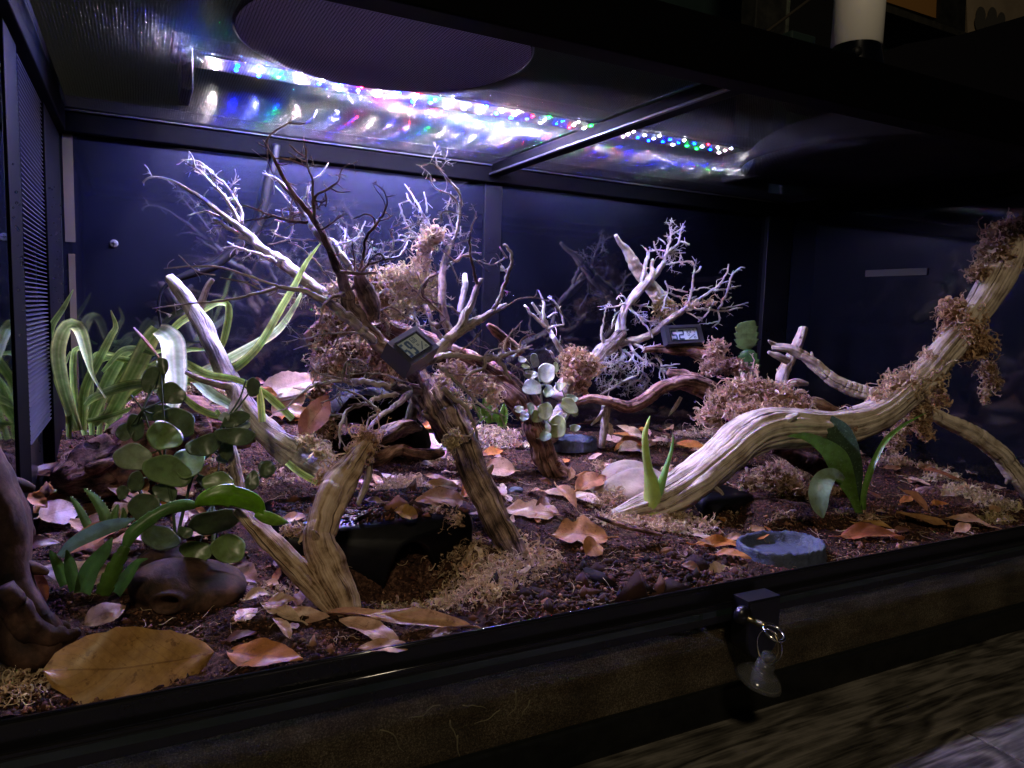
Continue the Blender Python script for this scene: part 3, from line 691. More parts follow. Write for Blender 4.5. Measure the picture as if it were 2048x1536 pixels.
# ================================================================== WOOD
def PY(pts, Y0, Y1=None, r=None):
    "px points -> world points + world radii; Y runs from Y0 to Y1 along the line; r = px radii"
    n = len(pts); Y1 = Y0 if Y1 is None else Y1
    w_ = np.array([P(x, y, Y0+(Y1-Y0)*i/max(n-1, 1)) for i, (x, y) in enumerate(pts)])
    if r is None: return w_
    r = np.interp(np.linspace(0, 1, n), np.linspace(0, 1, len(r)), r)
    return w_, np.array([W(q, p) for q, p in zip(r, w_)])
def spurs(mb, p, r, dens=90., lmin=.003, lmax=.012, depth=1, seg=5):
    L = np.linalg.norm(np.diff(p, axis=0), axis=1).sum(); k = RNG.poisson(L*dens)
    for _ in range(k):
        i = RNG.integers(1, len(p)-1); t = p[i+1]-p[i-1]; t /= np.linalg.norm(t)+1e-9
        d = RNG.normal(0, 1, 3); d -= t*(d@t); d /= np.linalg.norm(d)+1e-9; d[1] *= .6
        l = RNG.uniform(lmin, lmax)*(1 if RNG.random() < .75 else 1.6); rr = min(max(r[i]*.5, .0003), .0007)
        q = [p[i]]; dr = d*.8+t*RNG.uniform(.0, 1.)
        for s_ in range(3):
            dr = dr+RNG.normal(0, .45, 3); q.append(q[-1]+dr/np.linalg.norm(dr)*l/3)
        tp, tr = tube(mb, q, [rr, rr*.9, rr*.75, rr*.6], seg, step=l/5)
        if depth > 0 and l > .007: spurs(mb, tp, tr, dens*1.3, lmin*.7, lmax*.6, depth-1, seg)
def twig(parent, pts, Y0, Y1, r, mat, name="twig", seg=7, dens=70, kink=.35, subs=(), lmax=.012):
    dens = dens*1.45; lmax = lmax*1.55; r = [q*.84 if q < 9 else q*.93 for q in r]
    mb = MB(); w_, rr = PY(pts, Y0, Y1, r)
    mid = len(w_)
    jit = RNG.normal(0, .002, len(w_)); jit[0] = 0; w_ = w_+np.outer(jit, (w_.mean(0)-CAM)/np.linalg.norm(w_.mean(0)-CAM))
    p, q = tube(mb, w_, rr*1.08, seg, step=max(.0022, rr.mean()*.9), ridge=.10 if rr.max() > .003 else 0, lump=.18, kink=kink)
    if dens: spurs(mb, p, q, dens, lmax=lmax, depth=2)
    for (sp, a, b, sr) in subs:
        ww, r2 = PY(sp, a, b, sr); p2, q2 = tube(mb, ww, r2*1.1, 6, step=.0025, lump=.15, kink=kink); 
        if dens: spurs(mb, p2, q2, dens, lmax=lmax*.8, depth=0)
    return mb.build(name, mat, parent)
def limb(parent, pts, Y0, Y1, r, mat, name="limb", seg=28, ridge=.16, lump=.12, kink=.05, kr=(7, 11, 17), flat=1., twist=3.):
    mb = MB(); w_, rr = PY(pts, Y0, Y1, r); tube(mb, w_, rr, seg, step=max(.0022, rr.mean()*.22), ridge=ridge, lump=lump*(1.35 if rr.max() > .009 else .6), kink=kink, kr=kr, flat=flat, twist=twist)
    if rr.max() > .005 and len(w_) > 4:         # broken side snags
        for k in range(int(RNG.integers(1, 4))):
            i = int(RNG.integers(1, len(w_)-1)); t = w_[i+1]-w_[i-1]; t /= np.linalg.norm(t); dd_ = RNG.normal(0, 1, 3); dd_ -= t*(dd_@t); dd_ /= np.linalg.norm(dd_)
            r0 = rr[i]*RNG.uniform(.16, .3); tube(mb, [w_[i]+dd_*rr[i]*.6, w_[i]+dd_*rr[i]*1.15+t*r0, w_[i]+dd_*rr[i]*1.5+t*r0*2], [r0*1.4, r0, r0*.5], 8, step=.002, ridge=.1)
    return mb.build(name, mat, parent)

# ---- centre driftwood tree: trunk in front, limbs fanning out
CB = thing("driftwood_tree", "big branching driftwood in the middle, cracked trunk and a fan of brittle twigs", "driftwood", G(1030, 1110))
limb(CB, [(1038, 1118), (1018, 1080), (985, 1020), (955, 960), (930, 900), (905, 850), (880, 805), (862, 770)], .115, .25, [22, 26, 27, 28, 29, 31, 32, 22], W_CENTER, "trunk", 44, .22, .12, .03, (5, 9, 14))
limb(CB, [(905, 860), (880, 830), (850, 790), (838, 740)], .215, .27, [18, 26, 26, 12], W_CENTER, "trunk_knot", 32, .25, .25)
limb(CB, [(820, 850), (824, 825), (834, 795), (850, 780)], .27, .27, [12, 11, 12, 14], W_GREY, "root", 20)
limb(CB, ZE((1700, 900), (1620, 760), (1560, 560), (1540, 430)), .26, .27, [16, 17, 16, 18], W_CENTER, "root", 28, .2)
DK = W_GREY
# dark tall limb on the left, in front of the lamp
twig(CB, ZA((1710, 20), (1680, 80), (1490, 200), (1450, 320), (1520, 430), (1600, 600), (1700, 760), (1850, 960), (1990, 1150))+ZB((430, 1060), (510, 1240), (580, 1400))+ZC((680, 440), (760, 620), (850, 780), (1000, 950), (1150, 1080), (1400, 1300)),
     .215, .25, [1.2, 1.5, 2, 3, 3.6, 4.5, 5.5, 7, 8, 10, 12, 14, 15, 15, 16, 16], W_CENTER, "limb", 18, 30, .15,
     subs=[(ZA((1680, 80), (1730, 85), (1790, 95), (1860, 75)), .215, .21, [1.4, .9]), (ZA((1450, 320), (1430, 280), (1410, 250)), .216, .21, [2, 1.4]), (ZA((1445, 330), (1400, 310), (1370, 290)), .216, .22, [1.4, .8]),
           (ZA((1455, 350), (1470, 480), (1530, 630)), .217, .23, [1.4, 1]), (ZA((1525, 440), (1650, 450), (1780, 490), (1890, 550)), .218, .23, [1.8, 1.2])])
twig(CB, ZB((235, 180), (255, 330), (270, 440), (300, 500), (315, 680), (320, 800), (345, 900)), .20, .225, [1.2, 2, 2.2, 2.4, 3, 4, 5], W_CENTER, subs=[(ZB((115, 240), (180, 300), (240, 340)), .2, .205, [1, 1.6]), (ZB((110, 300), (180, 350), (255, 385)), .2, .21, [.9, 1.3])])
twig(CB, ZB((320, 760), (325, 690), (350, 645), (460, 590), (520, 540), (540, 450), (610, 400)), .222, .2, [4.5, 4, 3.4, 2.6, 2, 1.6, 1.2], W_CENTER, subs=[(ZB((460, 600), (520, 630), (620, 630)), .21, .2, [1.6, 1]), (ZB((410, 640), (425, 690), (415, 755)), .21, .2, [1.5, 1.1])])
twig(CB, ZA((1125, 935), (1250, 930), (1400, 990), (1520, 1035), (1680, 1085), (1880, 1095)), .2, .226, [1, 1.8, 2.2, 2.8, 3.2, 4], W_CENTER, subs=[(ZA((1190, 1085), (1300, 1075), (1460, 1050), (1520, 1035)), .205, .21, [1, 1.8]), (ZA((1620, 1040), (1600, 1000), (1600, 960)), .21, .2, [1.6, 1.1])])
twig(CB, ZB((370, 935), (400, 925), (480, 880), (550, 820)), .228, .21, [3, 2, 1.2], W_CENTER)
twig(CB, ZB((690, 1290), (715, 1200), (725, 1150), (745, 1020), (820, 900), (880, 830), (910, 740), (915, 670), (870, 600), (800, 555)), .22, .19, [3.6, 3.4, 3.2, 3.4, 3.4, 3, 2.2, 1.8, 1.5, 1], W_CENTER,
     subs=[(ZB((915, 670), (950, 665), (990, 650)), .195, .19, [1.4, .9]), (ZB((820, 890), (810, 840), (740, 810), (645, 850)), .2, .19, [2, 1]), (ZB((905, 800), (930, 810), (955, 835)), .197, .19, [1.4, .8])])
twig(CB, ZC((620, 225), (700, 240), (830, 238), (1000, 235)), .225, .21, [4.5, 4.2, 3.4, 1.8], W_CENTER, subs=[(ZC((830, 225), (910, 150), (1000, 120), (1060, 100), (1040, 50), (1000, 38), (930, 90), (900, 150)), .215, .2, [3, 2, 2, 1.6]), (ZC((1070, 105), (1230, 60), (1280, -10)), .2, .2, [1.7, 1])])
twig(CB, ZC((770, 210), (760, 100), (750, -20), (740, -90)), .22, .2, [2, 1.3], W_CENTER)
limb(CB, ZC((800, 250), (830, 340), (880, 450), (930, 560), (960, 700)), .23, .25, [11, 15, 18, 18, 12], W_CENTER, "limb", 24, .2)
# grey front limb sweeping left
twig(CB, [(305, 617), (380, 607), (440, 602), (498, 591), (542, 579), (560, 574)]+ZC((200, 410), (330, 460), (470, 530), (600, 620), (740, 720), (820, 800), (950, 930)), .17, .23, [1, 1.8, 2.2, 3, 4, 4.6, 5.5, 6.5, 8, 9, 10, 10, 9], W_GREY, "limb", 16, 40, .2,
     subs=[([(328, 537), (380, 533), (440, 535), (520, 560), (560, 574)], .18, .19, [1, 1.8, 2.5, 3]), ([(357, 510), (378, 530), (400, 545), (430, 550)], .19, .19, [1, 1.5]), ([(440, 555), (490, 565), (520, 580)], .18, .18, [1.2, 1.8])])
twig(CB, ZC((640, 455), (620, 460), (510, 500), (450, 570), (420, 680), (400, 800)), .22, .18, [6, 5, 4, 3, 2, 1.3], W_CENTER, subs=[(ZC((180, 780), (300, 800), (380, 800), (410, 740)), .18, .18, [.9, 1.5]), (ZC((450, 670), (530, 740), (600, 830), (620, 880)), .19, .2, [1.8, 1.2])])
twig(CB, ZC((80, 870), (240, 910), (430, 860), (600, 850), (760, 845), (860, 870)), .17, .2, [.9, 1.4, 1.6, 1.8, 2, 3], W_GREY, subs=[(ZC((140, 1020), (240, 985), (330, 960), (440, 910)), .17, .175, [.9, 1.4]), (ZC((600, 880), (560, 980), (500, 1010), (380, 1170), (340, 1300)), .185, .19, [1.6, 1])])
# lower left limbs
twig(CB, ZE((1420, 420), (1300, 410), (1180, 390), (1000, 350), (860, 320), (720, 320), (560, 320), (400, 350), (290, 395), (180, 480), (0, 530)), .24, .16, [9, 9, 8, 7, 6.4, 5.5, 4.5, 4, 3.2, 2.4, 1.4], W_GREY, "limb", 16, 40, .25,
     subs=[(ZE((690, 315), (560, 280), (400, 240), (310, 160), (220, 95)), .2, .16, [2.4, 1.6, .9]), (ZE((290, 400), (160, 490), (60, 600), (-80, 640)), .17, .15, [2, 1.4, 1.1])])
twig(CB, ZE((1420, 360), (1280, 340), (1170, 290), (1030, 240), (860, 240), (680, 250), (590, 260)), .225, .18, [3, 2.6, 2.2, 2, 1.6, 1.2, .9], W_GREY, subs=[(ZE((1030, 240), (1015, 215), (1005, 180)), .2, .2, [1, .8])])
twig(CB, ZE((1200, 455), (1160, 460), (1020, 490), (880, 550), (750, 590), (660, 660), (625, 760), (620, 900), (605, 1010)), .22, .15, [5.5, 5.2, 5, 5.2, 4.6, 4.4, 3.8, 3, 1.6], W_GREY, subs=[(ZE((860, 550), (780, 552), (700, 560)), .19, .18, [1.8, 1])])
twig(CB, ZE((1330, 440), (1290, 470), (1220, 540), (1130, 610), (1000, 700), (920, 790), (900, 830)), .23, .14, [7, 7, 6.5, 6, 5, 3, 2], W_GREY, "limb", 14, 20, .2)
twig(CB, ZE((1060, 630), (1030, 640), (930, 560), (850, 490), (740, 430), (620, 400), (530, 340), (440, 270)), .20, .15, [3.5, 3.2, 3, 2.8, 2.4, 1.9, 1.5, 1], W_GREY, subs=[(ZE((1100, 640), (1000, 660), (920, 700), (890, 780), (860, 830)), .2, .18, [2.6, 1.6]), (ZE((620, 430), (540, 500), (420, 535)), .17, .16, [1.8, 1.1]), (ZE((630, 440), (600, 530), (640, 575)), .17, .16, [1.4, .9])])
twig(CB, ZE((655, 320), (650, 270), (670, 150), (740, 100), (820, 110), (880, 150), (910, 205)), .19, .165, [4.5, 4, 3, 2.4, 2, 1.5, 1.1], W_GREY, subs=[(ZE((690, 130), (695, 190), (720, 290)), .175, .175, [2.2, 1.2])])
# right limbs
limb(CB, ZC((2060, 300), (2000, 420), (1960, 560), (1900, 650), (1850, 790))+ZC((1720, 930), (1560, 1060), (1440, 1170), (1390, 1210)), .27, .2, [4, 5.5, 7, 8, 9.5, 11, 12, 11, 6], W_GREY, "limb", 20, .16)
twig(CB, ZB((1650, 790), (1645, 815), (1600, 970), (1600, 1150), (1630, 1290), (1650, 1400), (1650, 1470)), .25, .27, [1, 1.6, 2, 2.8, 3.6, 4.4, 4.5], W_CENTER, subs=[(ZB((1645, 850), (1665, 830)), .25, .25, [1.2, .8]), (ZB((1600, 1160), (1540, 1150), (1480, 1200), (1370, 1100)), .26, .28, [2.8, 2, 1.2])])
twig(CB, ZB((1870, 1065), (1900, 1070), (1940, 1180), (1910, 1300), (1870, 1420), (1850, 1480))+ZD((1180, 95),), .27, .26, [2, 3.2, 4, 4.6, 5, 5, 5], W_GREY, subs=[(ZB((1840, 1080), (1870, 1130), (1900, 1170)), .27, .27, [1.2, 2]), (ZB((1665, 1190), (1780, 1225), (1890, 1170)), .26, .27, [1, 2]), (ZB((1900, 1290), (1870, 1270), (1850, 1240)), .27, .27, [1.2, .8])])
limb(CB, ZD((1290, 40), (1180, 105), (1050, 185), (930, 250), (800, 330), (690, 400)), .28, .22, [2.4, 5.5, 7, 9, 10, 9], W_GREY, "limb", 20, .2)
twig(CB, ZD((1200, 110), (1320, 50), (1400, 0))+[(1060, 595), (1090, 600), (1112, 615), (1131, 637)], .27, .24, [2.5, 1.6, 1.5, 1.4, 1.2, .9], W_CENTER, dens=25)
twig(CB, ZD((470, 630), (600, 600), (740, 560), (900, 575), (1080, 600), (1220, 580), (1330, 540), (1450, 510), (1560, 465)), .2, .25, [8, 7.5, 6.5, 6, 6.5, 7, 5, 3, 1.2], W_GREY, "limb", 14, 50, .25,
     subs=[(ZD((1200, 600), (1270, 700), (1310, 780), (1380, 860)), .23, .24, [4.5, 3.6, 2.6, 1.4]), (ZD((1070, 600), (1070, 690), (1000, 720), (900, 770), (860, 860), (850, 940)), .22, .21, [3.8, 3.4, 2.2, 1]), (ZD((1050, 600), (1120, 520), (1240, 490)), .22, .22, [2, 1]), (ZD((1290, 640), (1400, 690), (1500, 750), (1560, 760)), .24, .25, [1.6, .9])])
twig(CB, ZD((1270, 545), (1280, 420), (1380, 300), (1460, 215)), .24, .26, [2.8, 2.6, 1.8, 1.1], W_CENTER, subs=[(ZD((1430, 500), (1450, 410), (1520, 360), (1600, 350), (1590, 400)), .245, .25, [1.6, 1])])
twig(CB, ZD((780, 550), (880, 480), (960, 410), (1040, 305)), .21, .23, [1.7, 1.4, 1], W_CENTER, dens=30)
twig(CB, ZD((560, 670), (720, 750), (880, 770), (1200, 780), (1400, 745)), .2, .24, [2, 1.6, 1.3, 1], W_CENTER, dens=40)
twig(CB, ZD((630, 690), (740, 810), (850, 900), (1000, 1040), (1100, 1120), (1300, 1200)), .2, .2, [4.5, 4, 3.6, 3, 2.2, 1], W_GREY, subs=[(ZD((1000, 1040), (960, 1060), (830, 1030)), .2, .2, [1.5, 1]), (ZD((1230, 1170), (1270, 1270), (1310, 1370)), .2, .2, [1.2, .9])])
twig(CB, ZD((640, 900), (760, 1010), (860, 1080), (920, 1180), (960, 1280), (1010, 1430), (1110, 1495)), .2, .17, [7, 6, 5, 4, 3.2, 2.2, 1.2], W_GREY, subs=[(ZD((960, 1290), (1010, 1240), (1060, 1190)), .18, .18, [1.7, 1]), (ZD((970, 1330), (920, 1390), (800, 1385), (700, 1410), (620, 1430)), .175, .16, [2, 1])])
# upper middle twigs, lit
limb(CB, ZB((1450, 1060), (1420, 1090), (1390, 1200), (1370, 1300), (1370, 1400), (1370, 1536))+ZD((680, 250), (750, 380)), .37, .26, [4, 6, 6.5, 7, 7.5, 8, 9, 9], W_CENTER, "limb", 18, .16)
twig(CB, ZB((1370, 1400), (1330, 1360), (1270, 1290), (1250, 1230)), .36, .37, [5, 5, 3.5, 2], W_PALE)
twig(CB, ZB((1155, 405), (1210, 420), (1280, 400), (1340, 440), (1420, 530), (1500, 620), (1520, 700), (1510, 830), (1490, 950), (1450, 1060)), .38, .375, [1, 1.5, 1.7, 2, 2.4, 2.8, 3, 3.2, 3.6, 4], W_GREY,
     subs=[(ZB((1320, 350), (1325, 400), (1340, 440)), .38, .38, [1, 1.5]), (ZB((1180, 410), (1270, 490), (1280, 560), (1360, 630), (1450, 660), (1490, 740), (1505, 830)), .38, .378, [1, 1.5, 2, 2.4]), (ZB((1440, 625), (1435, 690), (1410, 760), (1440, 880), (1470, 960)), .385, .38, [1, 1.5, 1.8])])
twig(CB, ZB((1060, 565), (1130, 660), (1200, 790), (1270, 900), (1330, 990), (1400, 1060)), .42, .385, [1.2, 1.8, 2.6, 3.4, 3.8, 4], W_PALE, subs=[(ZB((1075, 640), (1100, 700), (1180, 790)), .42, .41, [1.2, 1.8]), (ZB((1020, 725), (1050, 830), (1100, 930), (1180, 1000)), .41, .4, [1.6, 2, 2]), (ZB((1020, 730), (1060, 712), (1100, 700)), .41, .41, [1.2, 1.5]), (ZB((1220, 630), (1240, 700), (1245, 800)), .41, .405, [1.2, 1.6])])
twig(CB, ZB((940, 1045), (1000, 1030), (1090, 1010), (1220, 1000), (1330, 1010), (1430, 1050)), .39, .38, [1.4, 2, 2, 2.2, 2.6], W_PALE, subs=[(ZB((1010, 1020), (1030, 980), (1090, 1010)), .39, .39, [1.2, 1.6]), (ZB((1090, 1015), (1070, 1070), (1020, 1150), (900, 1200)), .38, .3, [1.4, 1.8, 2])])
twig(CB, ZB((1690, 1130), (1580, 1130), (1480, 1190), (1380, 1230)), .36, .37, [1.3, 1.8, 2.4], W_GREY)
twig(CB, ZB((1560, 1080), (1500, 1170), (1400, 1260), (1300, 1300), (1250, 1300)), .38, .36, [1.2, 1.8, 2.2, 3], W_PALE)
twig(CB, ZC((1810, 900), (1700, 720), (1640, 640), (1560, 560), (1460, 450), (1480, 340), (1530, 280), (1620, 240)), .27, .3, [1.6, 2, 2.2, 2.4, 4, 4.4, 3.6, 2], W_CENTER)
twig(CB, ZC((1490, 560), (1540, 700), (1600, 800)), .3, .26, [5, 5.5, 6], W_CENTER, "limb", 14)
twig(CB, ZC((930, 720), (980, 650), (1100, 590), (1180, 600), (1280, 690), (1400, 730)), .24, .25, [1.4, 1.6, 1.6, 1.4, 1.6], W_CENTER, dens=30)
twig(CB, ZC((1290, 310), (1400, 440), (1480, 520), (1580, 540), (1760, 590), (1880, 680)), .3, .28, [1, 1.6, 1.8, 2, 2.2], W_CENTER, dens=60)
twig(CB, ZC((1560, 780), (1650, 890), (1750, 1010)), .27, .28, [5, 5.5, 4], W_PALE, "limb", 12)
twig(CB, ZC((1890, 250), (1900, 350), (1870, 480), (1830, 660)), .38, .34, [5, 6.5, 6, 5.5], W_PALE, "limb", 14, 10, .1, lmax=.006)
# fan reaching left behind, its lamplight put into a paler wood colour
twig(CB, [(575, 533)]+ZA((1540, 1460), (1400, 1370), (1270, 1230), (1130, 1120), (1060, 1070), (940, 970), (820, 880), (740, 820), (640, 760), (520, 690), (380, 645), (250, 640), (180, 690)), .43, .47, [11, 11, 10, 8.5, 7, 5.5, 5, 4.6, 4, 3.4, 3, 2.4, 2, 1.4], W_PALE, "limb", 16, 60, .15)
limb(CB, [(560, 520), (600, 553), (642, 584), (690, 620), (740, 670), (800, 730), (850, 770)], .435, .28, [11, 12, 12, 13, 14, 16, 16], W_GREY, "limb", 22, .2)
twig(CB, ZA((1180, 1110), (1130, 1000), (1040, 870), (930, 740), (880, 690), (800, 610), (720, 540), (640, 495)), .45, .46, [5, 4.6, 3.8, 3.2, 2.6, 2.2, 2, 1], W_PALE, subs=[(ZA((720, 540), (700, 460), (650, 370)), .46, .46, [1.8, 1.2]), (ZA((930, 740), (870, 590), (830, 530)), .46, .46, [2, 1.4])])
twig(CB, ZA((1190, 1110), (1190, 1010), (1150, 900), (1090, 800), (1020, 700), (900, 610), (780, 495), (680, 460), (575, 455)), .45, .47, [4.4, 4, 3.4, 3, 2.8, 2.2, 2, 1.8, 1.2], W_PALE, subs=[(ZA((1110, 800), (1125, 760), (1140, 745)), .46, .46, [1.6, 2]), (ZA((1000, 710), (950, 680), (900, 650)), .46, .46, [1.8, 1.6])])
twig(CB, ZA((1330, 1330), (1220, 1260), (1110, 1190), (1000, 1110), (910, 1065)), .44, .46, [5, 5, 4.4, 4.4, 2.4], W_PALE, subs=[(ZA((960, 1100), (910, 1105), (870, 1115)), .455, .46, [2.6, 1])])
twig(CB, ZA((1090, 1090), (1020, 1060), (950, 1030), (860, 990), (770, 995), (640, 1030)), .45, .46, [3.2, 3, 2.8, 2.2, 1.8, 1.3], W_PALE)
twig(CB, ZA((1540, 1500), (1380, 1420), (1240, 1390), (1120, 1350), (990, 1360)), .42, .43, [5, 4, 3.4, 2.4, 1.2], W_PALE, subs=[(ZA((1140, 1360), (1090, 1330), (1050, 1300)), .43, .43, [2, 1.3]), (ZA((1300, 1400), (1280, 1440), (1250, 1445)), .43, .43, [1.8, 1.2])])
twig(CB, ZA((1410, 595), (1480, 620), (1530, 640), (1640, 740), (1740, 860), (1840, 1010), (1920, 1130), (2010, 1260))+ZB((480, 1080), (560, 1170), (640, 1290)), .42, .34, [1.6, 2.4, 3, 4, 5, 7, 8, 9, 9, 8, 6], W_PALE, "limb", 14, 40, .2)
twig(CB, ZA((1540, 725), (1650, 850), (1720, 940), (1800, 1000)), .43, .41, [1, 1.5, 1.8], W_PALE, subs=[(ZA((1540, 975), (1680, 995), (1790, 1000)), .42, .41, [1.2, 1.8]), (ZA((1530, 1075), (1640, 1095), (1800, 1050)), .41, .41, [1.4, 2])])
twig(CB, ZB((440, 395), (390, 470), (300, 550), (265, 640), (265, 720), (300, 770)), .4, .37, [1.2, 2.2, 2.8, 2.8, 2.4, 2.6], W_PALE)
twig(CB, ZB((545, 915), (575, 970), (570, 1050), (580, 1160), (650, 1200)), .4, .37, [1.4, 2, 2.6, 3], W_PALE, subs=[(ZB((585, 935), (570, 1000)), .4, .4, [1.2, 1.5])])
twig(CB, ZB((740, 870), (700, 960), (650, 1020), (480, 1060), (440, 1030)), .38, .35, [1.2, 2, 2.4, 2.4], W_PALE, subs=[(ZB((745, 1000), (700, 1000), (610, 1070), (560, 1100)), .37, .37, [1.2, 2])])
twig(CB, ZB((30, 880), (20, 930), (0, 980), (100, 1010), (190, 1020), (340, 1030)), .4, .36, [1.2, 1.8, 2, 2.2], W_GREY, subs=[(ZB((150, 890), (120, 1000), (60, 1040), (-60, 1060)), .4, .4, [1.4, 1.8, 1.2])])
twig(CB, ZB((110, 1045), (200, 1080), (280, 1150), (340, 1200), (430, 1320), (530, 1440)), .3, .25, [1.2, 1.8, 2, 2, 1.8], W_GREY)
twig(CB, ZC((-20, 440), (60, 460), (150, 500), (280, 470), (370, 520)), .34, .3, [1, 1.6, 1.8, 1.2], W_GREY)
# dense small filling twigs at the crown heart
for k in range(26):
    x = RNG.uniform(690, 900); y = RNG.uniform(440, 640); a = RNG.uniform(0, 6.28); l = RNG.uniform(25, 60)
    Yk = RNG.uniform(.27, .42)
    twig(CB, [(x, y), (x+l*.5*math.cos(a)+RNG.normal(0, 6), y+l*.5*math.sin(a)+RNG.normal(0, 6)), (x+l*math.cos(a+.5), y+l*math.sin(a+.5))], Yk, Yk-.01, [2.2, 1.7, 1.1], W_PALE if Yk > .36 else W_GREY, dens=90)  # lit rear twigs painted paler, backlit front ones greyer

# ---- V of split wood at the front left
o = thing("split_branch", "pale crooked forked stick standing upright in front of the black hide", "driftwood", G(700, 1215))
limb(o, [(700, 1224), (686, 1180), (660, 1130), (640, 1085), (645, 1040), (665, 990), (690, 950), (715, 915), (740, 880)], .066, .15, [24, 30, 33, 32, 30, 29, 26, 20, 12], W_TAN, "stem", 40, .2, .14, .03, (4, 7, 12), .8)
limb(o, [(650, 1085), (672, 1030), (694, 985), (715, 945)], .095, .135, [9, 12, 12, 8], W_TAN, "side_rib", 20, .12)
limb(o, [(715, 1010), (735, 960), (738, 910), (725, 880)], .14, .16, [5, 7, 6, 4], W_GREY, "side_rib", 14, .12)
o = limb(None, [(662, 1222), (630, 1180), (590, 1135), (545, 1085), (505, 1045), (478, 1018)], .07, .12, [13, 23, 25, 24, 20, 15], W_TAN, "split_stick", 36, .2, .1, .02, (4, 7, 12), .75)
tag(o, "flat split tan stick leaning left against the crooked forked stick", "driftwood")
# ---- long stick rising at the left
o = thing("leaning_branch", "thick pale stick leaning up left over the strap leaves, broken top", "driftwood", P(650, 940, .27))
limb(o, [(340, 556), (356, 575), (385, 618), (408, 655), (428, 700), (455, 755), (490, 810), (525, 855), (575, 895), (625, 925), (665, 950)], .43, .26, [9, 13, 15, 16, 17, 18, 19, 23, 26, 27, 24], W_PALE, "stem", 34, .18, .1, .02, (5, 8, 13))
limb(o, [(425, 558), (414, 575), (405, 600), (398, 625)], .42, .42, [5, 6, 7, 7], W_GREY, "stub", 16)
o = thing("thin_branch", "thin knobbly stick bending down behind the round leaved plant", "driftwood", P(482, 1000, .2))
limb(o, [(372, 745), (400, 758), (440, 770), (468, 775), (474, 800), (464, 840), (460, 880), (470, 930), (478, 975), (484, 1010)], .28, .17, [4, 6, 7, 8, 11, 10, 10, 11, 12, 12], W_GREY, "stem", 22, .16, .15)
o = limb(None, [(268, 655), (290, 680), (318, 715)], .36, .34, [2, 5, 3], W_RED, "bark_sliver", 12, .1, .1, 0, (3, 5, 7), .4); tag(o, "small curled reddish bark sliver poking out among strap leaves", "bark")
# ---- cork bark log at left
o = limb(None, [(118, 968), (170, 945), (250, 900), (330, 865), (410, 850), (480, 850)], .30, .40, [22, 46, 52, 50, 46, 40], CORK, "cork_log", 56, .3, .3, .04, (6, 11, 19)); tag(o, "dark flaky cork bark log lying below the strap leaves at left", "driftwood")
# ---- log behind centre going down to the stump with pale plant
o = thing("fallen_log", "reddish brown log sloping down right behind the central driftwood", "driftwood", P(1060, 820, .36))
limb(o, [(620, 690), (700, 640), (790, 665), (860, 690), (905, 715), (955, 740), (1000, 765), (1035, 795), (1068, 835), (1090, 880)], .44, .35, [22, 30, 24, 22, 22, 22, 23, 26, 24, 16], W_RED, "log_body", 44, .24, .15, .03)
limb(o, ZD((1100, 250), (1170, 310), (1260, 390), (1380, 500), (1420, 560)), .38, .38, [4, 8, 10, 12, 12], W_RED, "side_branch", 20, .2)
o = limb(None, [(1118, 952), (1100, 925), (1085, 890), (1072, 850), (1060, 820)], .355, .34, [27, 24, 24, 22, 14], W_RED, "stump", 36, .26, .2); tag(o, "dark reddish stump beneath the pale round leaved plant", "driftwood")
# ---- right pale tree
RT = thing("driftwood_tree", "smaller pale driftwood tree with fine white twigs on the right half", "driftwood", P(1110, 900, .45))
limb(RT, ZF((250, 1900), (320, 1750), (420, 1580), (500, 1460), (590, 1300), (690, 1180), (790, 1090), (870, 1000)), .45, .5, [18, 17, 15, 15, 14, 14, 12, 11], W_GREY, "trunk", 30, .2)
limb(RT, ZF((330, 1560), (430, 1400), (530, 1290)), .46, .47, [15, 16, 12], W_LOG, "trunk_side", 26, .16)
limb(RT, ZF((840, 1060), (860, 980), (870, 880), (895, 800), (960, 710), (1040, 620), (1090, 560), (1160, 500), (1230, 400)), .5, .5, [9, 11, 8, 7, 8.5, 9, 9, 7, 5], W_PALE, "limb", 20, .16)
twig(RT, ZF((1210, 430), (1250, 330), (1270, 250), (1285, 180), (1295, 95)), .5, .5, [4.6, 3.6, 2.6, 2, 1.3], W_PALE, dens=110, subs=[(ZF((1245, 350), (1290, 290), (1350, 240), (1370, 150), (1395, 70)), .5, .49, [2.8, 2.4, 1.6, 1.2]), (ZF((1370, 225), (1400, 235), (1440, 250)), .49, .49, [1.6, 2]), (ZF((1290, 170), (1340, 140), (1410, 100)), .5, .5, [1.4, 1]), (ZF((1250, 335), (1330, 300), (1380, 305)), .5, .5, [1.5, 1.1]), (ZF((1250, 345), (1330, 325), (1412, 322)), .5, .5, [1.5, 1.1]), (ZF((1250, 320), (1180, 300), (1100, 310), (1065, 280)), .5, .51, [1.8, 1.6, 1.2]), (ZF((1240, 250), (1210, 215), (1180, 200)), .5, .5, [1.5, 1.2]), (ZF((1230, 370), (1190, 350), (1150, 270), (1140, 225)), .5, .5, [1.6, 1.2])])
twig(RT, ZF((1095, 310), (1075, 400), (1055, 500), (1050, 580)), .51, .5, [3.4, 4, 4.6, 5], W_PALE, "limb", 10, 20)
twig(RT, ZF((1125, 380), (1130, 440), (1125, 500), (1115, 590)), .5, .5, [4, 4.4, 6, 6], W_LOG, "limb", 12, 0)
limb(RT, ZF((818, 170), (850, 230), (900, 290), (950, 370), (1000, 450), (1070, 560), (1140, 640), (1200, 720), (1260, 790), (1320, 850)), .52, .55, [4, 5, 7, 10, 11, 12, 13, 15, 14, 10], W_LOG, "thick_limb", 26, .14)
limb(RT, ZF((780, 1120), (900, 1085), (1020, 1060), (1150, 1000), (1240, 920), (1340, 850), (1400, 810)), .5, .47, [9, 8, 7.5, 7, 6.5, 6, 5], W_GREY, "limb", 18, .16)
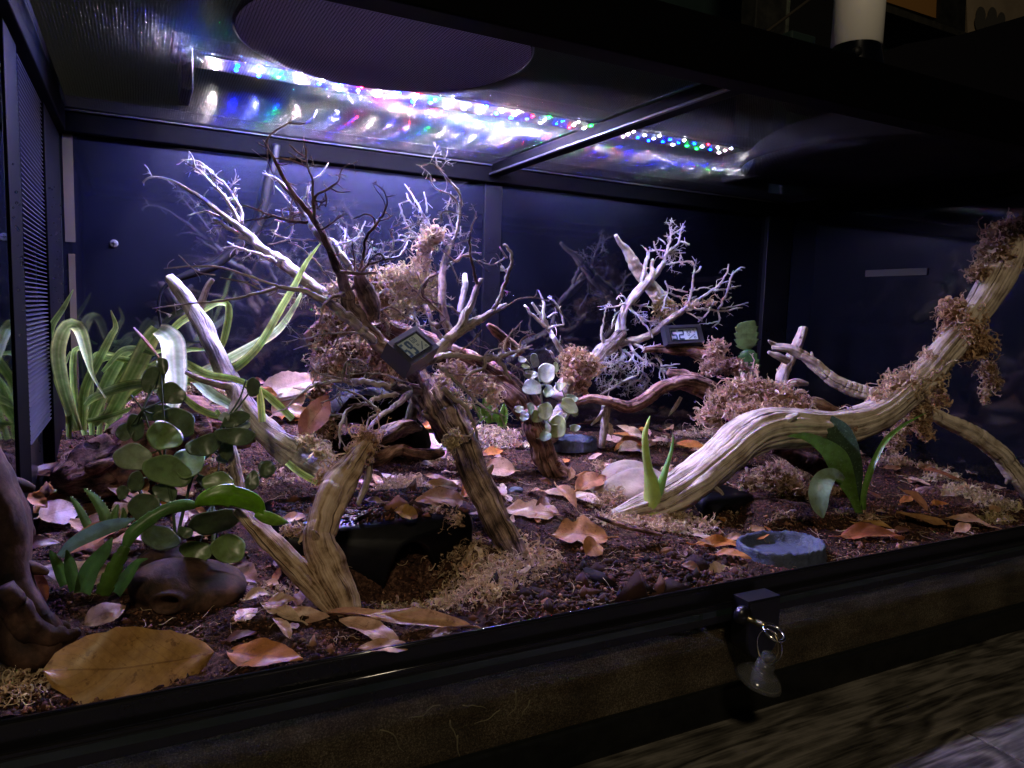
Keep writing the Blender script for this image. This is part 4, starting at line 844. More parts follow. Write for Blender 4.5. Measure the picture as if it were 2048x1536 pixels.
twig(RT, ZF((1390, 815), (1480, 750), (1560, 700), (1640, 640), (1700, 590), (1760, 500), (1780, 420)), .47, .46, [4, 3.4, 3, 2.6, 2.2, 1.8, 1.3], W_PALE, dens=70, subs=[(ZF((1700, 590), (1760, 568), (1830, 570)), .46, .46, [1.5, 1.1]), (ZF((1650, 640), (1760, 630), (1880, 600)), .46, .46, [1.5, 1.6, 1.2])])
twig(RT, ZF((1380, 820), (1430, 760), (1465, 650), (1480, 520), (1480, 410), (1380, 400), (1250, 425)), .47, .48, [4, 3.2, 2.8, 2.6, 2, 1.7, 1.6], W_PALE, dens=70, subs=[(ZF((1480, 495), (1520, 480), (1540, 440)), .47, .47, [1.6, 2]), (ZF((1465, 650), (1540, 625), (1600, 620), (1670, 655)), .47, .47, [1.6, 1.4]), (ZF((1240, 655), (1330, 690), (1420, 710), (1510, 695)), .49, .48, [1.8, 1.8, 1.2]), (ZF((1260, 610), (1330, 640), (1430, 660)), .49, .48, [1.3, 1.5])])
twig(RT, ZF((1400, 812), (1500, 800), (1640, 810), (1750, 820), (1830, 800), (1900, 790)), .47, .45, [3, 2.6, 2.2, 1.9, 1.4], W_PALE, dens=70, subs=[(ZF((1700, 800), (1740, 720), (1770, 640), (1800, 540), (1860, 460), (1920, 450)), .46, .45, [2.2, 2.2, 2, 1.8, 1.2]), (ZF((1720, 795), (1830, 780), (1945, 745)), .46, .45, [1.6, 1.2]), (ZF((1690, 820), (1700, 900), (1640, 960)), .46, .45, [1.8, 1.2]), (ZF((1690, 910), (1620, 925), (1565, 930)), .455, .45, [1.5, 1]), (ZF((1620, 790), (1590, 850), (1520, 910)), .46, .45, [1.7, 1.1]), (ZF((1420, 830), (1480, 860), (1530, 890)), .47, .46, [1.5, 1.2]), (ZF((1800, 700), (1770, 720), (1740, 720)), .46, .46, [1.4, 1])])
twig(RT, ZF((930, 765), (880, 760), (810, 780), (725, 790)), .5, .49, [2.4, 2, 1.4], W_PALE, dens=100, subs=[(ZF((910, 740), (890, 700), (850, 690), (820, 720)), .5, .5, [1.6, 1.2]), (ZF((850, 820), (800, 880), (780, 970)), .5, .49, [1.6, 1])])
twig(RT, ZF((920, 760), (960, 820), (1010, 860), (1060, 890), (1120, 910), (1190, 918)), .5, .48, [3, 2.6, 2.4, 2, 1.2], W_PALE, dens=130, subs=[(ZF((1010, 865), (1060, 930), (1100, 980), (1130, 1050)), .49, .48, [2, 1.6]), (ZF((950, 760), (1050, 780), (1150, 790)), .5, .49, [1.8, 1.3]), (ZF((1240, 560), (1260, 650), (1230, 750), (1210, 820)), .49, .48, [1.5, 1.3])])
twig(RT, ZF((720, 1160), (700, 1100), (700, 1000), (715, 900), (722, 850), (735, 790)), .49, .48, [4, 3.6, 3, 2.4, 2, 1.2], W_GREY, dens=90)
twig(RT, ZF((960, 1080), (1050, 1140), (1130, 1170), (1180, 1230), (1230, 1320), (1280, 1380), (1350, 1410)), .49, .46, [3.6, 3, 2.6, 2.4, 2.2, 1.4], W_PALE, dens=90, subs=[(ZF((1200, 1290), (1290, 1280), (1365, 1270)), .47, .46, [1.8, 1.1]), (ZF((1330, 1320), (1430, 1370), (1515, 1420)), .465, .46, [1.6, 1.2]), (ZF((1050, 1140), (1130, 1120), (1200, 1100)), .48, .47, [1.8, 1.2])])
twig(RT, ZF((930, 1100), (980, 1180), (1060, 1240), (1200, 1310), (1230, 1400), (1245, 1500)), .49, .46, [3.6, 3, 2.4, 2, 1], W_PALE, dens=110, subs=[(ZF((1060, 1250), (1050, 1340), (1100, 1400), (1060, 1450), (1010, 1455)), .475, .47, [1.8, 1.3]), (ZF((1200, 1310), (1190, 1380), (1230, 1450)), .47, .46, [1.4, 1])])
twig(RT, ZF((840, 1120), (870, 1180), (850, 1280), (830, 1360)), .49, .48, [3, 2, 1.1], W_PALE, dens=110, subs=[(ZF((870, 1150), (940, 1190), (990, 1290), (920, 1360)), .49, .47, [2, 1.6, 1.1]), (ZF((830, 1150), (780, 1190), (740, 1200)), .49, .48, [1.6, 1]), (ZF((900, 1200), (820, 1240), (770, 1260)), .485, .48, [1.6, 1])])
for k in range(16):
    x = RNG.uniform(1210, 1310); y = RNG.uniform(690, 770); a = RNG.uniform(.2, 2.6); l = RNG.uniform(15, 45)
    twig(RT, [(x, y), (x+l*.5*math.cos(a)+RNG.normal(0, 5), y+l*.5*math.sin(a)), (x+l*math.cos(a+.4), y+l*math.sin(a+.4))], .48, .46, [1.8, 1.4, 1], W_PALE, dens=110)
limb(RT, ZF((1050, 1150), (1200, 1145), (1320, 1160), (1430, 1160), (1560, 1190), (1700, 1230)), .48, .44, [6, 7, 9, 10, 12, 12], W_RED, "thick_limb", 26, .2)
limb(RT, ZF((690, 1530), (770, 1490), (850, 1440), (930, 1400), (1010, 1365)), .46, .46, [2.4, 2.6, 3.4, 3.4, 2], W_GREY, "stick", 12, .1)
o = thing("twig_bunch", "short pale bunch of bare twigs left of the small driftwood tree", "driftwood", P(1130, 730, .45))
twig(o, ZF((400, 1230), (360, 1160), (300, 1060), (230, 960), (200, 850), (205, 760), (160, 640)), .45, .47, [6.5, 6, 5.5, 5, 4, 2.8, 1.2], W_PALE, "stem", 12, 60, subs=[(ZF((220, 950), (110, 850), (35, 770)), .46, .46, [3.4, 2.8, 2.2]), (ZF((215, 900), (160, 830), (110, 755)), .47, .47, [3.6, 3, 2.4]), (ZF((250, 965), (310, 945), (370, 930), (360, 870), (320, 770), (240, 700)), .45, .45, [2.2, 1.8, 1.8, 1.4]), (ZF((235, 875), (280, 840), (320, 830)), .46, .46, [1.8, 1.3]), (ZF((330, 1260), (290, 1210), (255, 1160)), .45, .45, [3, 2.2])])
# ---- wavy branch and shards right of centre
o = thing("wavy_branch", "purplish wavy branch lying between the stump and the big moss heap", "driftwood", P(1300, 800, .42))
limb(o, [(1150, 806), (1180, 798), (1215, 802), (1255, 815), (1290, 800), (1325, 775), (1365, 765), (1405, 775), (1450, 800), (1500, 820)], .40, .36, [6, 8, 10, 13, 13, 13, 15, 18, 20, 18], W_RED, "stem", 30, .2)
limb(o, [(1212, 812), (1210, 840), (1206, 870), (1204, 895)], .40, .41, [9, 8, 7, 6], W_GREY, "leg", 16, .2)
limb(o, [(1206, 822), (1196, 838), (1183, 850)], .40, .39, [4, 4, 1.5], W_GREY, "leg", 10)
limb(o, [(1362, 795), (1350, 815), (1337, 832)], .38, .38, [3.5, 4, 1], W_GREY, "shard", 10)
limb(o, [(1335, 745), (1375, 755), (1430, 785), (1480, 810)], .44, .40, [8, 13, 17, 17], W_RED, "upper_piece", 26, .2)
# ---- big bleached log
BL = thing("bleached_log", "large bleached grooved log arching from the centre right out to the right wall", "driftwood", G(1310, 1030))
limb(BL, [(1225, 1032), (1270, 1022), (1330, 1000), (1400, 955), (1455, 910), (1500, 872), (1550, 855), (1620, 855), (1690, 852), (1750, 832), (1800, 795), (1850, 748), (1890, 700), (1930, 650), (1965, 600), (1990, 555), (2012, 510), (2030, 475)],
     .185, .11, [10, 24, 34, 37, 38, 40, 40, 36, 33, 31, 28, 27, 27, 26, 27, 29, 28, 18], W_LOG, "log_body", 88, .17, .09, .01, (11, 19, 31), 1., 1.2)
limb(BL, [(1470, 880), (1500, 850), (1520, 835)], .2, .22, [16, 16, 8], W_LOG, "broken_stub", 24, .12)
limb(BL, [(1420, 968), (1438, 982), (1446, 990)], .155, .15, [7, 5, 3], W_LOG, "snag", 12)
limb(BL, [(1770, 815), (1740, 790), (1700, 775), (1660, 755), (1620, 720), (1580, 698), (1545, 694)], .2, .30, [12, 13, 13, 12, 11, 9, 6], W_LOG, "side_branch", 26, .15)
limb(BL, [(1552, 690), (1543, 686), (1537, 681)], .3, .3, [5, 4, 2], W_LOG, "tip", 10)
limb(BL, [(1576, 722), (1555, 712), (1536, 704)], .3, .31, [8, 7, 3], W_LOG, "tip", 12)
limb(BL, [(1845, 822), (1890, 840), (1940, 865), (1990, 900), (2030, 945), (2062, 985)], .14, .07, [12, 14, 16, 17, 18, 18], W_LOG, "side_branch", 30, .14)
o = limb(None, [(1560, 770), (1568, 745), (1582, 715), (1598, 680), (1606, 656)], .33, .35, [13, 11, 10, 9, 8], W_LOG, "upright_stub", 24, .18); tag(o, "short pale upright stub crossing the log's side branch above the moss heap", "driftwood")
o = limb(None, [(1570, 772), (1592, 765), (1615, 768)], .32, .31, [7, 8, 4], W_LOG, "curled_stub", 16, .15); tag(o, "small pale curled stub at the right end of the big moss heap", "driftwood")
o = limb(None, [(1600, 800), (1650, 815), (1700, 840)], .34, .3, [10, 12, 10], W_RED, "hidden_branch", 20, .18); tag(o, "brown branch half hidden behind the bleached log near the moss heap", "driftwood")
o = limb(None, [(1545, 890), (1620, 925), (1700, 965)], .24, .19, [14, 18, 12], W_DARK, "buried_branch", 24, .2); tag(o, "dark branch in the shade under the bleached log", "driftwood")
# ---- dark smooth driftwood front left
o = thing("gnarled_root", "dark smooth gnarled root standing at the far left edge", "driftwood", G(40, 1300))
limb(o, [(-70, 900), (-30, 980), (10, 1060), (15, 1140), (30, 1210), (60, 1270), (110, 1310)], .10, .05, [60, 56, 50, 44, 46, 50, 34], W_DARK, "root_body", 44, .2, .14, .02, (3, 5, 8))
limb(o, [(-20, 990), (40, 1050), (62, 1080)], .11, .12, [30, 22, 8], W_DARK, "root_lobe", 24, .1, .25)
limb(o, [(0, 1180), (70, 1260), (130, 1275), (160, 1262)], .05, .05, [30, 26, 16, 8], W_DARK, "root_lobe", 24, .12, .2)
import bmesh
def blob(c, sc, n=4, seed=1, amp=.22, fr=3., holes=()):
    bm = bmesh.new(); bmesh.ops.create_icosphere(bm, subdivisions=n, radius=1)
    rs = np.random.default_rng(seed); K = rs.normal(0, fr, (8, 3)); ph = rs.uniform(0, 6.28, 8)
    v = np.array([q.co[:] for q in bm.verts]); f = [[q.index for q in g.verts] for g in bm.faces]; bm.free()
    d = sum(np.sin(v@K[i]+ph[i])/(1+i*.35) for i in range(8))*amp/2.2
    r = 1+d
    for (hd, w_, dep) in holes:
        hd = np.array(hd, float); hd /= np.linalg.norm(hd); a = np.arccos(np.clip(v@hd, -1, 1)); r = r-dep*np.exp(-(a/w_)**4)+dep*.32*np.exp(-((a-w_*1.3)/(w_*.35))**2)
    v = v*r[:, None]*np.array(sc)+np.array(c); uv = np.c_[np.arctan2(v[:, 1]-c[1], v[:, 0]-c[0])*.04, v[:, 2]]
    return v, f, uv
kn = G(355, 1240); kc = kn+np.array([.004, .03, .006])
o = thing("knotted_stump", "dark smooth driftwood knot with a round hole, front left between the leaves", "driftwood", kn)
cdir = CAM-kc; cdir /= np.linalg.norm(cdir)
mb = MB(); mb.add(*blob(kc, (.043, .030, .026), 5, 4, .34, 1.7, [((cdir[0]-.30, cdir[1], cdir[2]-.12), .24, .5)])); mb.build("stump_body", W_DARK, o)
mb = MB(); mb.add(*blob(kc+np.array([-.004, .034, .012]), (.034, .02, .02), 4, 9, .3, 2.5)); mb.build("stump_ridge", W_DARK, o)
mb = MB(); mb.add(*blob(kc+np.array([.042, .0, -.012]), (.02, .015, .013), 4, 11, .3, 4)); mb.build("stump_foot", W_CENTER, o)
# side log bits in the middle
o = limb(None, ZE((930, 960), (1050, 890), (1180, 820), (1300, 785), (1440, 800)), .2, .27, [13, 16, 17, 14, 5], W_CENTER, "short_branch", 26, .2); tag(o, "short pointed brown branch lying behind the crooked forked stick", "driftwood")
o = limb(None, ZE((900, 1170), (1050, 1110), (1200, 1020), (1350, 1050), (1500, 1070), (1650, 1050)), .2, .24, [12, 13, 11, 10, 11, 8], W_RED, "bark_branch", 26, .25, .3); tag(o, "dark purplish bark covered branch lying behind the mossy fork", "driftwood")
o = limb(None, [(1190, 1032), (1240, 1050), (1290, 1062), (1322, 1070)], .12, .105, [5, 9, 10, 7], CORK, "bark_strip", 20, .25, .2, 0, (5, 9, 13), .5); tag(o, "rough dark bark strip in the moss below the green shoot", "bark")

# ================================================================== MOSS
def strand_templates(k=14):
    out = []
    for kk in range(k):
        long_ = kk % 3 == 0
        n = 9 if long_ else 6; sl = .2 if long_ else .15
        p = [np.zeros(3)]; d = RNG.normal(0, 1, 3); d[2] = abs(d[2])*.6; ax = RNG.normal(0, 1, 3); ax /= np.linalg.norm(ax)
        for i in range(n-1):
            d = d/np.linalg.norm(d); d = d+np.cross(ax, d)*RNG.uniform(.1, .9)+RNG.normal(0, .28, 3); p.append(p[-1]+d/np.linalg.norm(d)*sl)
        p = np.array(p); V = []; Fq = []; wd = .028 if long_ else .085
        for i in range(n):      # flat curling ribbon, two quads wide fold
            t = p[min(i+1, n-1)]-p[max(i-1, 0)]; t /= np.linalg.norm(t); a = np.cross(t, ax); a /= np.linalg.norm(a)+1e-9; b = np.cross(t, a)
            r = wd*(.35+math.sin(PI*min(1, (i+.6)/n)))
            V += [p[i]-a*r, p[i]+b*r*.6, p[i]+a*r]
        for i in range(n-1):
            for j in range(2): Fq += [(i*3+j, i*3+j+1, i*3+4+j), (i*3+j, i*3+4+j, i*3+3+j)]
        for _l in range(7 if long_ else 5):       # leaflets
            i = RNG.integers(0, n); c = p[i]; d1 = RNG.normal(0, 1, 3); d1 /= np.linalg.norm(d1); d2 = np.cross(d1, RNG.normal(0, 1, 3)); d2 /= np.linalg.norm(d2)
            l = RNG.uniform(.1, .26); w_ = l*.22; b0 = len(V)
            V += [c, c+d1*l*.5+d2*w_, c+d1*l+d2*w_*1.5, c+d1*l*.5-d2*w_*.6]; Fq += [(b0, b0+1, b0+2), (b0, b0+2, b0+3)]
        out.append((np.array(V), np.array(Fq)))
    return out
TEMPL = strand_templates()
import bmesh
_b = bmesh.new(); bmesh.ops.create_icosphere(_b, subdivisions=3, radius=1); ICO = np.array([v.co[:] for v in _b.verts]); ICF = np.array([[v.index for v in f.verts] for f in _b.faces]); _b.free()
MC = dict(tan=[(.66, .45, .27), (.54, .35, .20), (.76, .57, .38), (.42, .26, .15), (.6, .44, .24)],
          pink=[(.62, .40, .26), (.72, .5, .35), (.5, .30, .19), (.36, .20, .12)],
          green=[(.46, .36, .15), (.56, .43, .22), (.34, .25, .11), (.62, .46, .27)],
          brown=[(.36, .22, .12), (.48, .31, .17), (.26, .15, .08), (.58, .4, .23)],
          orange=[(.60, .36, .19), (.50, .29, .14), (.68, .46, .27), (.36, .2, .1)])
def moss(pts, nrm, size, cols, name, label, group=None, up=.18, cores=()):
    pts = np.asarray(pts); n = len(pts); Vs = []; Fs = []; Cs = []; off = 0
    cols = np.array(MC[cols])
    tid = RNG.integers(0, len(TEMPL), n)
    for t in range(len(TEMPL)):
        ix = np.where(tid == t)[0]; m = len(ix)
        if m == 0: continue
        V0, F0 = TEMPL[t]
        d = nrm[ix]*up+RNG.normal(0, .55, (m, 3)); d /= np.linalg.norm(d, axis=1)[:, None]
        a = np.cross(d, RNG.normal(0, 1, (m, 3))); a /= np.linalg.norm(a, axis=1)[:, None]; b = np.cross(d, a)
        s = size*np.exp(RNG.normal(0, .35, m))
        V = (V0[None, :, 0, None]*a[:, None]+V0[None, :, 1, None]*b[:, None]+V0[None, :, 2, None]*d[:, None])*s[:, None, None]+pts[ix][:, None]
        V = V.reshape(-1, 3)
        Fq = (F0[None]+(np.arange(m)*len(V0))[:, None, None]).reshape(-1, 3)+off
        c = (cols[RNG.integers(0, len(cols), m)]**.8)*RNG.uniform(.75, 1.3, (m, 1))
        Vs.append(V); Fs.append(Fq); Cs.append(np.repeat(c, len(V0), 0)); off += len(V)
    for (cc_, M3) in cores:      # matted heart of the clump
        K = RNG.normal(0, 4, (6, 3)); ph = RNG.uniform(0, 6.28, 6); dsp = 1+.10*sum(np.sin(ICO@K[i]+ph[i]) for i in range(6))/2+RNG.normal(0, .05, len(ICO))
        Vs.append((ICO*dsp[:, None])@M3+cc_); Fs.append(ICF+off); Cs.append(np.repeat([cols.min(0)*.75], len(ICO), 0)*RNG.uniform(.5, 1.3, (len(ICO), 1))); off += len(ICO)
    V = np.vstack(Vs); V[:, 1] = np.maximum(V[:, 1], .006); org = pts.mean(0)
    me = np_mesh(name, V, np.vstack(Fs), np.clip(np.vstack(Cs), 0, 1), MOSSM, org)
    o = bpy.data.objects.new(name, me); COL.objects.link(o); o.location = org
    return tag(o, label, "moss", group)
def moss_blob(blobs, n, size, col, label, group="clumps of dry moss", solid=True):
    n = int(n*2.2); size *= 1.12
    "blobs: (px, py, Y, rx px, ry px, depth ratio)"
    pts = []; nr = []; cores = []; A = np.array([b[3]*b[4] for b in blobs], float); A /= A.sum()
    for (x, y, Y, rx, ry, dr), a in zip(blobs, A):
        c = P(x, y, Y); k = max(8, int(n*a)); d = RNG.normal(0, 1, (k, 3)); d /= np.linalg.norm(d, axis=1)[:, None]
        r = RNG.uniform(.5, 1., k)**.5
        ax, az = W(rx, c), W(ry, c); ay = min(ax, az)*dr
        if min(rx, ry) >= 16 and solid: cores.append((c, np.array([RR*ax, DD*ay, UU*az])*.74))
        pts.append(c+(d*r[:, None])@np.array([RR*ax, DD*ay, UU*az])); nr.append(d@np.array([RR, DD, UU]))
    return moss(np.vstack(pts), np.vstack(nr), size, col, "moss_clump", label, group, cores=cores)
def moss_ground(ells, n, size, col, label, group="patches of ground moss", lift=.004, hump=.0):
    n = int(n*1.7); size *= 1.1
    "ells: (px, py, rx metres, ry metres) on the soil"
    pts = []; A = np.array([e[2]*e[3] for e in ells]); A /= A.sum()
    for (x, y, rx, ry), a in zip(ells, A):
        c = G(x, y); k = max(8, int(n*a)); r = np.sqrt(RNG.uniform(0, 1, k)); t = RNG.uniform(0, 6.28, k)
        X = c[0]+rx*r*np.cos(t); Y = np.clip(c[1]+ry*r*np.sin(t), .007, DY-.005); X = np.clip(X, .005, WX-.005)
        pts.append(np.stack([X, Y, ground(X, Y)+RNG.uniform(-.001, lift, k)+hump*np.maximum(0, 1-r*r)], -1))
    p = np.vstack(pts); nr = np.tile([0, 0, 1.], (len(p), 1))
    return moss(p, nr, size, col, "moss_patch", label, group)
ms = .0085
moss_blob([(740, 575, .36, 34, 32, .6), (700, 600, .36, 36, 40, .6), (665, 590, .37, 16, 30, .6), (790, 560, .37, 34, 26, .6), (770, 610, .36, 40, 34, .6)], 620, ms, 'tan', "fluffy tan moss hung in the twigs above and left of the tilted hygrometer")
moss_blob([(672, 640, .36, 30, 30, .7), (660, 675, .36, 26, 30, .7), (720, 690, .34, 46, 28, .7), (640, 720, .36, 18, 30, .7)], 560, ms, 'orange', "brown orange moss mass hanging under the crown at its left side")
moss_blob([(700, 700, .32, 44, 20, .6), (760, 715, .32, 36, 22, .6), (790, 745, .31, 20, 22, .6), (660, 735, .33, 40, 20, .6)], 480, ms, 'pink', "pinkish moss ledge above the dark cave opening")
moss_blob([(870, 468, .36, 20, 16, .8), (852, 490, .36, 18, 14, .7), (845, 520, .36, 14, 22, .7), (838, 550, .35, 12, 16, .7)], 300, .0075, 'tan', "pale moss tuft caught high in the twigs with a hanging tail")
moss_blob([(800, 550, .34, 34, 22, .5), (820, 580, .33, 36, 28, .5), (850, 600, .33, 28, 24, .5), (800, 620, .32, 26, 18, .5), (860, 570, .34, 16, 26, .5)], 420, .008, 'green', "webby yellow green moss strands right above the tilted hygrometer", solid=False)
moss_blob([(905, 740, .27, 30, 14, .6), (935, 755, .27, 32, 14, .6), (965, 775, .27, 30, 12, .6), (985, 800, .27, 14, 12, .6)], 380, .0075, 'tan', "tan moss strip along the log right of the tilted hygrometer")
moss_blob([(885, 760, .22, 12, 14, .6), (905, 790, .22, 14, 14, .6), (925, 815, .22, 14, 14, .6)], 220, .007, 'tan', "narrow moss strip down the dark trunk below the hygrometer")
moss_blob([(735, 880, .15, 24, 22, .7), (720, 905, .145, 24, 18, .7), (690, 935, .14, 26, 16, .7), (655, 955, .14, 22, 16, .7)], 420, .007, 'orange', "orange brown moss crowning the crooked forked stick in front")
moss_blob([(645, 905, .2, 16, 12, .7), (618, 885, .25, 22, 12, .7)], 140, .007, 'green', "small greenish moss tuft beside the leaning branch")
moss_blob([(907, 875, .15, 13, 16, .6), (900, 890, .15, 12, 12, .6)], 130, .0055, 'green', "tiny stringy moss tuft on the front trunk")
moss_blob([(1150, 715, .44, 34, 20, .7), (1175, 735, .44, 26, 24, .7), (1145, 745, .44, 26, 22, .7), (1160, 770, .44, 16, 20, .7)], 420, ms, 'orange', "tan moss cap on the trunk of the small pale tree")
moss_blob([(1330, 615, .5, 26, 16, .7), (1325, 635, .5, 22, 10, .7)], 190, .0075, 'green', "small moss tuft tucked behind the second hygrometer")
moss_blob([(1385, 607, .46, 20, 6, .6), (1420, 605, .46, 16, 6, .6)], 110, .005, 'tan', "thin moss wisps on the right twigs of the small pale tree")
moss_blob([(1432, 700, .42, 20, 22, .7), (1455, 730, .41, 34, 16, .7), (1420, 735, .42, 20, 16, .7), (1490, 745, .4, 24, 14, .7)], 460, ms, 'pink', "moss tuft left of the flat green cactus")
moss_blob([(1500, 780, .225, 56, 26, .8), (1450, 800, .25, 36, 22, .8), (1550, 795, .205, 50, 28, .8), (1420, 832, .27, 28, 22, .8), (1585, 812, .19, 36, 20, .8), (1505, 825, .205, 60, 22, .7)], 1150, .009, 'pink', "largest moss heap piled on the bleached log")
moss_blob([(1865, 715, .132, 24, 20, .9), (1760, 800, .147, 26, 20, .9), (1810, 770, .141, 36, 34, .95), (1785, 775, .145, 26, 26, .8), (1820, 790, .14, 36, 28, .9), (1850, 760, .136, 34, 34, .9), (1780, 800, .145, 30, 22, .8), (1875, 738, .133, 26, 24, .9), (1840, 820, .137, 30, 24, .8)], 950, .0085, 'tan', "thick moss wrapped round the bleached log's bend on the right")
moss_blob([(1945, 630, .125, 30, 24, 1.), (1920, 665, .128, 40, 34, 1.), (1905, 620, .128, 28, 26, .9), (1930, 655, .127, 40, 32, .95), (1905, 685, .13, 30, 24, .9), (1960, 690, .125, 30, 26, .9), (1940, 700, .126, 30, 22, .9)], 900, .0085, 'orange', "middle moss wrap on the rising part of the bleached log")
moss_blob([(2000, 520, .117, 40, 34, 1.), (1955, 545, .122, 24, 20, .8), (1990, 500, .118, 38, 26, .9), (2025, 515, .114, 34, 34, .9), (2005, 470, .114, 40, 28, .9), (2035, 460, .11, 34, 30, .9)], 760, .0085, 'brown', "topmost dark moss wrap where the bleached log leaves the picture")
moss_blob([(1975, 740, .127, 18, 20, .5), (1985, 765, .127, 16, 18, .5), (1968, 790, .127, 10, 14, .5)], 230, .007, 'brown', "stringy moss tail dangling from the bleached log at far right")
moss_blob([(1880, 800, .136, 20, 14, .6), (1845, 850, .136, 16, 22, .6), (1855, 870, .136, 12, 12, .6)], 240, .007, 'orange', "orange moss drip under the bend of the bleached log")
moss_blob([(1697, 832, .148, 17, 12, 1.3), (1702, 855, .134, 9, 16, .6)], 130, .006, 'pink', "little moss tuft draped over the top of the bleached log")
moss_blob([(1790, 880, .165, 20, 26, .6), (1810, 850, .16, 20, 20, .6)], 260, .007, 'brown', "moss curtain below the bend behind the thin green blade")
moss_blob([(636, 790, .40, 20, 50, .7), (655, 750, .41, 26, 24, .8), (850, 770, .40, 22, 30, .7), (650, 850, .40, 22, 30, .7), (700, 745, .42, 50, 16, .8), (790, 750, .42, 50, 18, .8)], 620, ms, 'brown', "moss overhanging the rim of the black cave shelter")
moss_blob([(600, 1062, .152, 40, 8, .9), (905, 1040, .156, 20, 14, .9), (870, 1028, .17, 26, 9, .9)], 200, .007, 'brown', "sparse moss creeping over the front edge of the hide", solid=False)
moss_ground([(1215, 945, .02, .015), (1340, 955, .025, .015), (1200, 1010, .02, .012)], 300, .0075, "brown", "moss tucked round the edges of the pale stone", hump=.006)
# ground moss
moss_ground([(1120, 890, .03, .02), (1200, 930, .03, .015), (870, 930, .03, .02), (1020, 1080, .025, .012), (720, 1010, .03, .015), (1450, 1040, .02, .012), (1560, 1035, .025, .01)], 520, .0065, 'brown', "thin scattered moss scraps on the open soil", lift=.002)
moss_ground([(960, 1160, .05, .028), (1010, 1150, .045, .03), (930, 1190, .05, .02), (1060, 1120, .035, .025)], 1250, .0075, 'tan', "tan moss bed spread round the foot of the front trunk")
moss_ground([(900, 1120, .018, .05), (925, 1090, .02, .04)], 420, .0075, 'brown', "moss bank on the right side of the hide's pit")
moss_ground([(860, 1215, .05, .015), (930, 1210, .04, .012)], 300, .006, 'green', "low greenish moss fringe along the front soil")
moss_ground([(1240, 1045, .03, .022), (1290, 1045, .04, .022), (1340, 1050, .035, .02), (1390, 1060, .03, .018)], 900, .007, 'tan', "pale moss bed below the green shoot and log end", hump=.004)
moss_ground([(1225, 985, .022, .02), (1240, 1000, .022, .02)], 300, .0075, 'brown', "moss tuft in front of the pale stone", hump=.010)
moss_ground([(1390, 875, .05, .025), (1360, 890, .04, .03), (1425, 865, .03, .02), (1415, 905, .03, .02)], 620, .008, 'tan', "moss patch on the soil behind the bleached log", hump=.006)
moss_ground([(975, 870, .06, .035), (940, 890, .03, .03), (1020, 890, .03, .02)], 620, .008, 'tan', "moss patch round the small green rosette behind the trunk", hump=.004)
moss_ground([(800, 985, .035, .022), (770, 1000, .02, .014), (830, 980, .02, .014)], 420, .007, 'brown', "brown moss clump on the lid of the front hide", hump=.014)
moss_ground([(620, 905, .03, .02), (590, 925, .03, .02), (560, 960, .03, .02)], 300, .007, 'brown', "moss under the lower end of the leaning branch", hump=.004)
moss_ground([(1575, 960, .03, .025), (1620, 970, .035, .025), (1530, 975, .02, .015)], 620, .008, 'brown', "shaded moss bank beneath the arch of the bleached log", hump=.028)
moss_ground([(1850, 925, .05, .025), (1920, 940, .04, .025), (1780, 930, .05, .02)], 620, .008, 'brown', "brown moss cover behind the right leaves", hump=.008)
moss_ground([(1930, 990, .035, .03), (1990, 1010, .03, .03), (1990, 1045, .035, .015), (1880, 960, .04, .02)], 900, .0075, 'green', "olive brown moss bed in the right front corner", hump=.006)
moss_ground([(1665, 985, .015, .01), (1700, 1030, .02, .01), (1735, 1040, .015, .008)], 220, .006, 'pink', "moss wisps at the foot of the speckled blades", hump=.004)
moss_ground([(300, 830, .05, .03), (400, 815, .05, .04), (250, 860, .04, .03), (440, 850, .03, .03)], 900, .008, 'brown', "dark brown moss mat on the cork log among strap leaves", hump=.05)
moss_ground([(400, 900, .05, .05), (330, 910, .05, .03), (450, 960, .03, .03)], 420, .008, 'brown', "loose moss behind the round leaved plant", hump=.01)
moss_ground([(25, 1340, .018, .018), (50, 1370, .02, .014), (15, 1400, .02, .01)], 320, .006, 'tan', "curly moss in the near left corner", hump=.006)
moss_ground([(520, 1190, .03, .01), (560, 1195, .03, .012), (780, 1225, .02, .008)], 220, .005, 'brown', "thin moss crumbs before the split stick")

